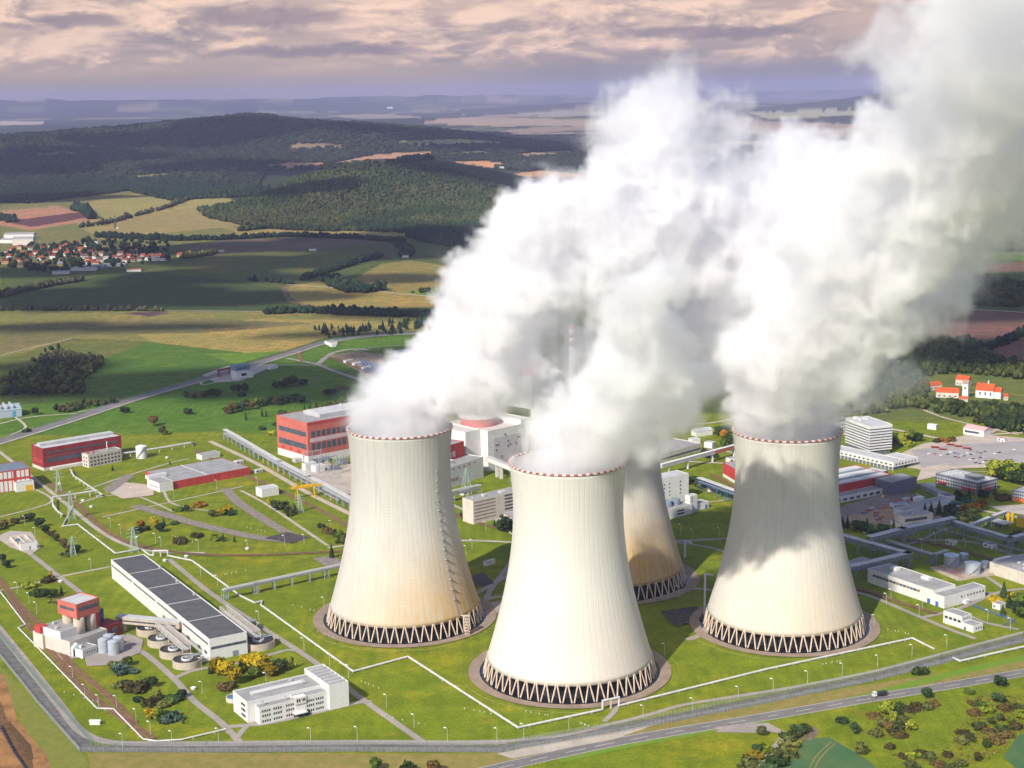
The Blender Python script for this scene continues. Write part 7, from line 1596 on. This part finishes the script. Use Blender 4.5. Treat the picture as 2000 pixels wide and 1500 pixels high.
for i, (nm, s, sp, sz, kd, pl, la, h) in enumerate(W_SPEC):
    P = scatter_poly(s, sp, 50 + i, excl=[f[0] for f in FIELDS[24:37] + CLEAR] if nm == 'far_woodland' else ())
    if len(P): r = np.random.default_rng(i); wood(nm, P, sz * r.uniform(.65, 1.35, len(P)), kd, pl, la, 90 + i, h)
H_SPEC = [('522,612 600,610 700,614 890,621', 34, 1.1, 10, 'dark', 'thick dark hedgerow along the field road left of the steam', 1.2), ('0,607 60,606 140,606 250,607 320,608', 12, 7, 9, 'grey', 'sparse row of field trees on the left field road', 1.2),
     ('645,548 660,560 700,572 745,566', 40, 1.6, 13, 'dark', 'dark copse on the slope between the olive fields', 1.1), ('590,548 640,532 690,516 745,502', 16, 1.8, 11, 'dark', 'hedge climbing from the copse to the road', 1.1),
     ('340,470 440,468 560,462 690,466 790,474', 26, 1.3, 12, 'dark', 'long dark hedgerow above the plowed field', 1.1), ('190,462 260,466 340,470', 60, 2, 13, 'dark', 'dark tree belt over the town', 1.1),
     ('0,582 40,570 100,558 160,548', 22, 1.6, 11, 'grey', 'hedgerow running up to the town from the left', 1.1), ('780,480 800,492 790,502', 30, 1.5, 11, 'dark', 'thicket by the hamlet road', 1.1),
     ('800,572 830,572 860,574 890,576', 20, 6, 10, 'mixed', 'scattered trees on the lit field edge', 1.2), ('860,582 890,586', 40, 2, 11, 'mixed', 'bushes at the edge of the steam on the fields', 1.1),
     ('150,445 200,438 260,424 330,412 380,400', 10, 6, 12, 'grey', 'hedge line with lone trees in the upper left fields', 1.2), ('140,412 165,416 180,428', 26, 2.5, 16, 'dark', 'poplar row beside the brown field', 1.7), ('0,430 15,424 25,434', 40, 3, 14, 'dark', 'dark copse at the left edge of the brown field', 1.1),
     ('470,452 520,446 600,450 660,452', 30, 2.5, 13, 'mixed', 'garden trees of the farmstead below the hill', 1.1), ('350,506 400,500 420,494', 20, 2.5, 11, 'autumn', 'autumn trees at the end of the town', 1.2), ('480,548 540,552 570,556', 10, 5, 9, 'dark', 'bushes along the lane of the middle fields', 1.1),
     ('1880,700 1960,672 2010,650', 14, 3, 9, 'dark', 'hedge between the two plowed fields at right', 1.2), ('85,688 100,684 118,680', 6, 6, 6, 'dark', 'line of small dark firs on the left field', 1.6)]
for i, (s, w_, sp, sz, pl, la, h) in enumerate(H_SPEC): hedge('hedgerow', s, w_, sp, sz, pl, la, 300 + i, 'leaf', h)
# scrub and long grass on the banks near the road (ground cover)
def scrub(s, sp, sz, pal, la, seed): 
    P = scatter_poly(s, sp, seed); r = np.random.default_rng(seed); wood('scrub', P, sz * r.uniform(.4, 1.4, len(P)), 'leaf', pal, la, seed, .5, 'scrub')
PAL['rust'] = [(.17, .10, .03), (.21, .14, .03), (.13, .12, .03), (.19, .15, .03)]
scrub('1880,1362 1960,1350 2015,1356 2015,1400 1985,1450 1930,1490 1880,1500 1760,1500 1740,1470 1830,1478 1870,1440 1880,1410 1900,1395', 2.8, 1.5, 'rust', 'rusty undergrowth on the bank at the lower right', 401)
scrub('1700,1400 1740,1388 1830,1370 1830,1384 1790,1400 1780,1432 1740,1444 1700,1440 1680,1425', 2.8, 1.5, 'rust', 'rusty undergrowth around the roadside thicket', 402)
scrub('1500,1500 1530,1465 1560,1435 1590,1428 1570,1446 1530,1500', 2.6, 1.8, 'rust', 'undergrowth along the side road', 403)

# ------------------------------------------------------------------ town
TN = rng
roofs = [('red-roofed', mat('town roof tiles', (.30, .065, .035), .85, var=.3, scale=.2)), ('dark red roofed', mat('dark red roof', (.20, .04, .035), .85, var=.3)), ('brown-roofed', mat('brown roof', (.17, .09, .06), .85, var=.3)), ('grey-roofed', M_rgrey)]
walls = [('white', M_white), ('cream', M_white2), ('ochre', mat('ochre render', (.55, .38, .18), .8))]
hproto = {}
def town_house(p, i, where, rz, s):
    a, b_ = i % 4 if i % 4 < 3 else (i // 4) % 4, (i * 7 // 3) % 3; key = (a, b_); la = '%s house with %s walls %s' % (roofs[a][0], walls[b_][0], where); g = 'houses of the town: ' + la
    if key not in hproto:
        root = empty('house', p, rz, la, 'house', g); m = MB(); m.box((0, 0, 0), 13, 9.5, 6.2); m.build('wall', walls[b_][1], root)
        m = MB(); m.add([(-7, -5.4, 6), (7, -5.4, 6), (7, 5.4, 6), (-7, 5.4, 6), (-6, 0, 10.4), (6, 0, 10.4)], [(0, 1, 5, 4), (2, 3, 4, 5), (0, 4, 3), (1, 2, 5), (3, 2, 1, 0)]); rf = m.build('roof', roofs[a][1], root); m = MB(); m.box((3, 1, 8.6), 1, 1, 2.6); m.build('chimney', M_salmon, rf)
        for x in (-4, 0, 4): m = MB(); m.box((x, -4.8, 2.4), 1.5, .12, 1.7); m.build('window', M_glass, root)
        root.scale = (s, s, s); hproto[key] = root
    else: copy_tree(hproto[key], p, rz, s, la, g)
HS = '20,505 35,512 28,520 45,498 60,504 55,515 40,522 72,498 80,508 95,500 90,515 70,520 110,495 105,505 120,512 118,520 132,500 140,508 150,514 128,492 145,490 155,500 165,505 172,510 160,492 178,497 186,505 195,512 190,518 182,514 200,500 208,508 212,515 205,492 218,498 225,506 232,512 240,508 236,500 246,512 252,506 258,511 265,505 272,510 280,504 288,508 296,504 303,509 310,505 318,509 262,496 250,488 235,486 270,490 60,488 40,486 25,492 85,488 100,484 30,478 130,482 148,478 170,482 188,478 352,502 368,500 160,520 175,518 120,486 10,515 14,496 66,388 80,385 95,382 110,380 122,384 75,381'.split()
ZN = lambda x, y: 'in the hamlet above the brown field' if y < 400 else 'at the sunny right end of the town' if x > 240 else 'in the middle of the town' if x > 120 else 'at the left end of the town'
for i, q in enumerate(HS):
    px, py = map(float, q.split(',')); town_house(G(px, py), i, ZN(px, py), TN.uniform(-.6, .6), TN.uniform(1.0, 1.35))
for j, (px, py, w, d_, h, mm, la) in enumerate(((40, 466, 90, 30, 14, M_white, 'long white factory block above the town'), (48, 478, 60, 30, 18, M_white2, 'cream factory block with towers at the town edge'), (20, 474, 50, 30, 10, M_white, 'low white factory hall at the left of the town'), (165, 528, 60, 22, 7, M_rlight, 'pale blue farm hall in front of the town'), (185, 524, 55, 20, 7, M_bgrey, 'blue-grey long farm hall at the town front'), (120, 535, 40, 16, 6, M_rlight, 'low pale barn at the near end of the town'), (225, 520, 60, 16, 6, M_bgrey, 'long blue-grey barn by the sunny houses'), (262, 530, 34, 12, 5, M_salmon, 'red-roofed barn alone below the town'), (424, 492, 36, 12, 5, M_white, 'white barn at the end of the lane'), (611, 490, 20, 10, 5, M_white, 'tiny white field barn on the ridge'), (792, 503, 16, 10, 5, M_white, 'white shed on the hamlet road'), (540, 443, 26, 14, 7, M_tile, 'orange farmstead below the wooded hill'), (262, 363, 40, 20, 9, M_white, 'white farm with grey roof at the wood edge'), (830, 309, 60, 25, 10, M_white, 'distant white farm on the orange field'), (985, 326, 50, 25, 9, M_white, 'distant farm by the right hill field'), (762, 217, 140, 60, 40, M_white, 'far white castle-like building near the horizon'), (905, 233, 200, 60, 20, M_white, 'far pale village block on the plain'), (950, 234, 240, 60, 20, M_white2, 'far cream village block on the plain'))):
    p = G(px, py); p.z = float(TH(p.x, p.y)); root = empty('farm_building', p, TN.uniform(-.25, .15), la, 'building')
    m = MB(); m.box((0, 0, 0), w, d_, h); m.build('wall', M_white if mm in (M_tile, M_salmon) else mm, root)
    m = MB(); m.add([(-w / 2 - .5, -d_ / 2 - .5, h), (w / 2 + .5, -d_ / 2 - .5, h), (w / 2 + .5, d_ / 2 + .5, h), (-w / 2 - .5, d_ / 2 + .5, h), (-w / 2, 0, h * 1.35), (w / 2, 0, h * 1.35)], [(0, 1, 5, 4), (2, 3, 4, 5), (0, 4, 3), (1, 2, 5), (3, 2, 1, 0)]); m.build('roof', mm if mm in (M_tile, M_salmon) else M_rgrey, root)
P = scatter_poly('0,500 60,480 200,470 330,475 330,512 240,522 200,525 100,535 30,525 0,520', 30, 700); r = np.random.default_rng(3)
wood('town_trees', P, 12 * r.uniform(.6, 1.3, len(P)), 'leaf', 'dark', 'dark garden trees between the houses of the town', 701, 1.1, 'trees') 

# ------------------------------------------------------------------ clouds above (they shade the fields and hills) and the hazy air
CLH = 3500.
def cloud_bank():
    spec = [(100, 715, 150, 55), (430, 728, 120, 50), (560, 745, 170, 90), (640, 765, 120, 80), (300, 765, 240, 70), (330, 640, 200, 36), (60, 640, 160, 60), (620, 655, 120, 36), (60, 745, 170, 70), (200, 745, 200, 75), (360, 742, 200, 80), (520, 735, 180, 90), (780, 690, 150, 90),  (480, 770, 90, 40), (620, 770, 70, 40),
            (60, 590, 330, 190), (260, 575, 330, 170), (440, 585, 260, 110), (560, 580, 150, 80), (760, 612, 220, 60), (60, 530, 300, 160), (380, 540, 300, 160), (560, 510, 330, 190), (760, 500, 260, 150), (480, 480, 380, 220), (700, 480, 360, 240), (700, 545, 200, 90), (800, 545, 150, 60),
            (820, 470, 500, 300), (900, 360, 700, 500), (980, 365, 600, 600), (760, 330, 260, 500), (850, 300, 900, 500), (60, 330, 900, 700), (250, 330, 800, 600), (450, 340, 600, 400), (700, 268, 1500, 900), (950, 262, 1500, 900), (40, 395, 500, 200), (300, 268, 1300, 900), (500, 268, 1400, 800), (1200, 300, 1400, 1200), (640, 285, 900, 600), (150, 300, 1300, 900), (560, 300, 1000, 700), (350, 285, 1500, 900), (820, 330, 500, 400), (640, 400, 220, 150), (60, 345, 700, 500), (430, 310, 900, 700),
            (1880, 600, 400, 200), (1960, 690, 260, 120), (2050, 560, 500, 300)]
    r = np.random.default_rng(21); VV = []; FF = []; off = 0; back = CLH / math.tan(SUN_EL)
    for px, py, rx, ry in spec:
        g = G(px, max(py, 268)); rx, ry = rx * 1.05, ry * 1.05; cx, cy = g.x - math.sin(SUN_AZ) * back, g.y - math.cos(SUN_AZ) * back
        for k in range(5):
            a = r.uniform(0, 6.28); q = r.uniform(0, .55); s = r.uniform(.45, .7)
            V, Fc = ico((0, 0, 0), 1, 3, 1, .0, r); d = 1 + .28 * (fbm2(V[:, 0] * 1.7 + k * 7 + px, V[:, 1] * 1.7 + V[:, 2] + py, 4) - .47) * 2
            V = V * d[:, None] * np.array([rx * s, ry * s, 28 + .12 * min(rx, ry) * s]); V[:, 2] = np.maximum(V[:, 2], -20)
            VV.append(V + np.array([cx + math.cos(a) * q * rx, cy + math.sin(a) * q * ry, CLH + r.uniform(-10, 10)])); FF.append(Fc + off); off += len(V)
    o = np_mesh('clouds', np.concatenate(VV), np.concatenate(FF), mat('cloud', (.85, .85, .86), 1., 0), None, True); tag(o, 'broken low clouds drifting over the fields', 'clouds', kind='stuff')
cloud_bank()
STEAM_DENSITY = .06
build_steam(3.0)
def haze():
    m = MB(); m.box((0, 26500, -3), 108000, 60000, 648); m_ = bpy.data.materials.new('haze'); m_.use_nodes = True; t = NT(m_.node_tree); t.n.clear()
    ou = t.new('ShaderNodeOutputMaterial'); pv = t.new('ShaderNodeVolumePrincipled'); pv.inputs['Color'].default_value = (.55, .565, .91, 1); pv.inputs['Density'].default_value = HAZE_D; pv.inputs['Anisotropy'].default_value = .1
    t.l.new(pv.outputs[0], ou.inputs['Volume']); tag(m.build('haze', m_), 'pale blue haze in the air over the plain', 'haze', kind='stuff')
HAZE_D = 2.7e-5
haze()
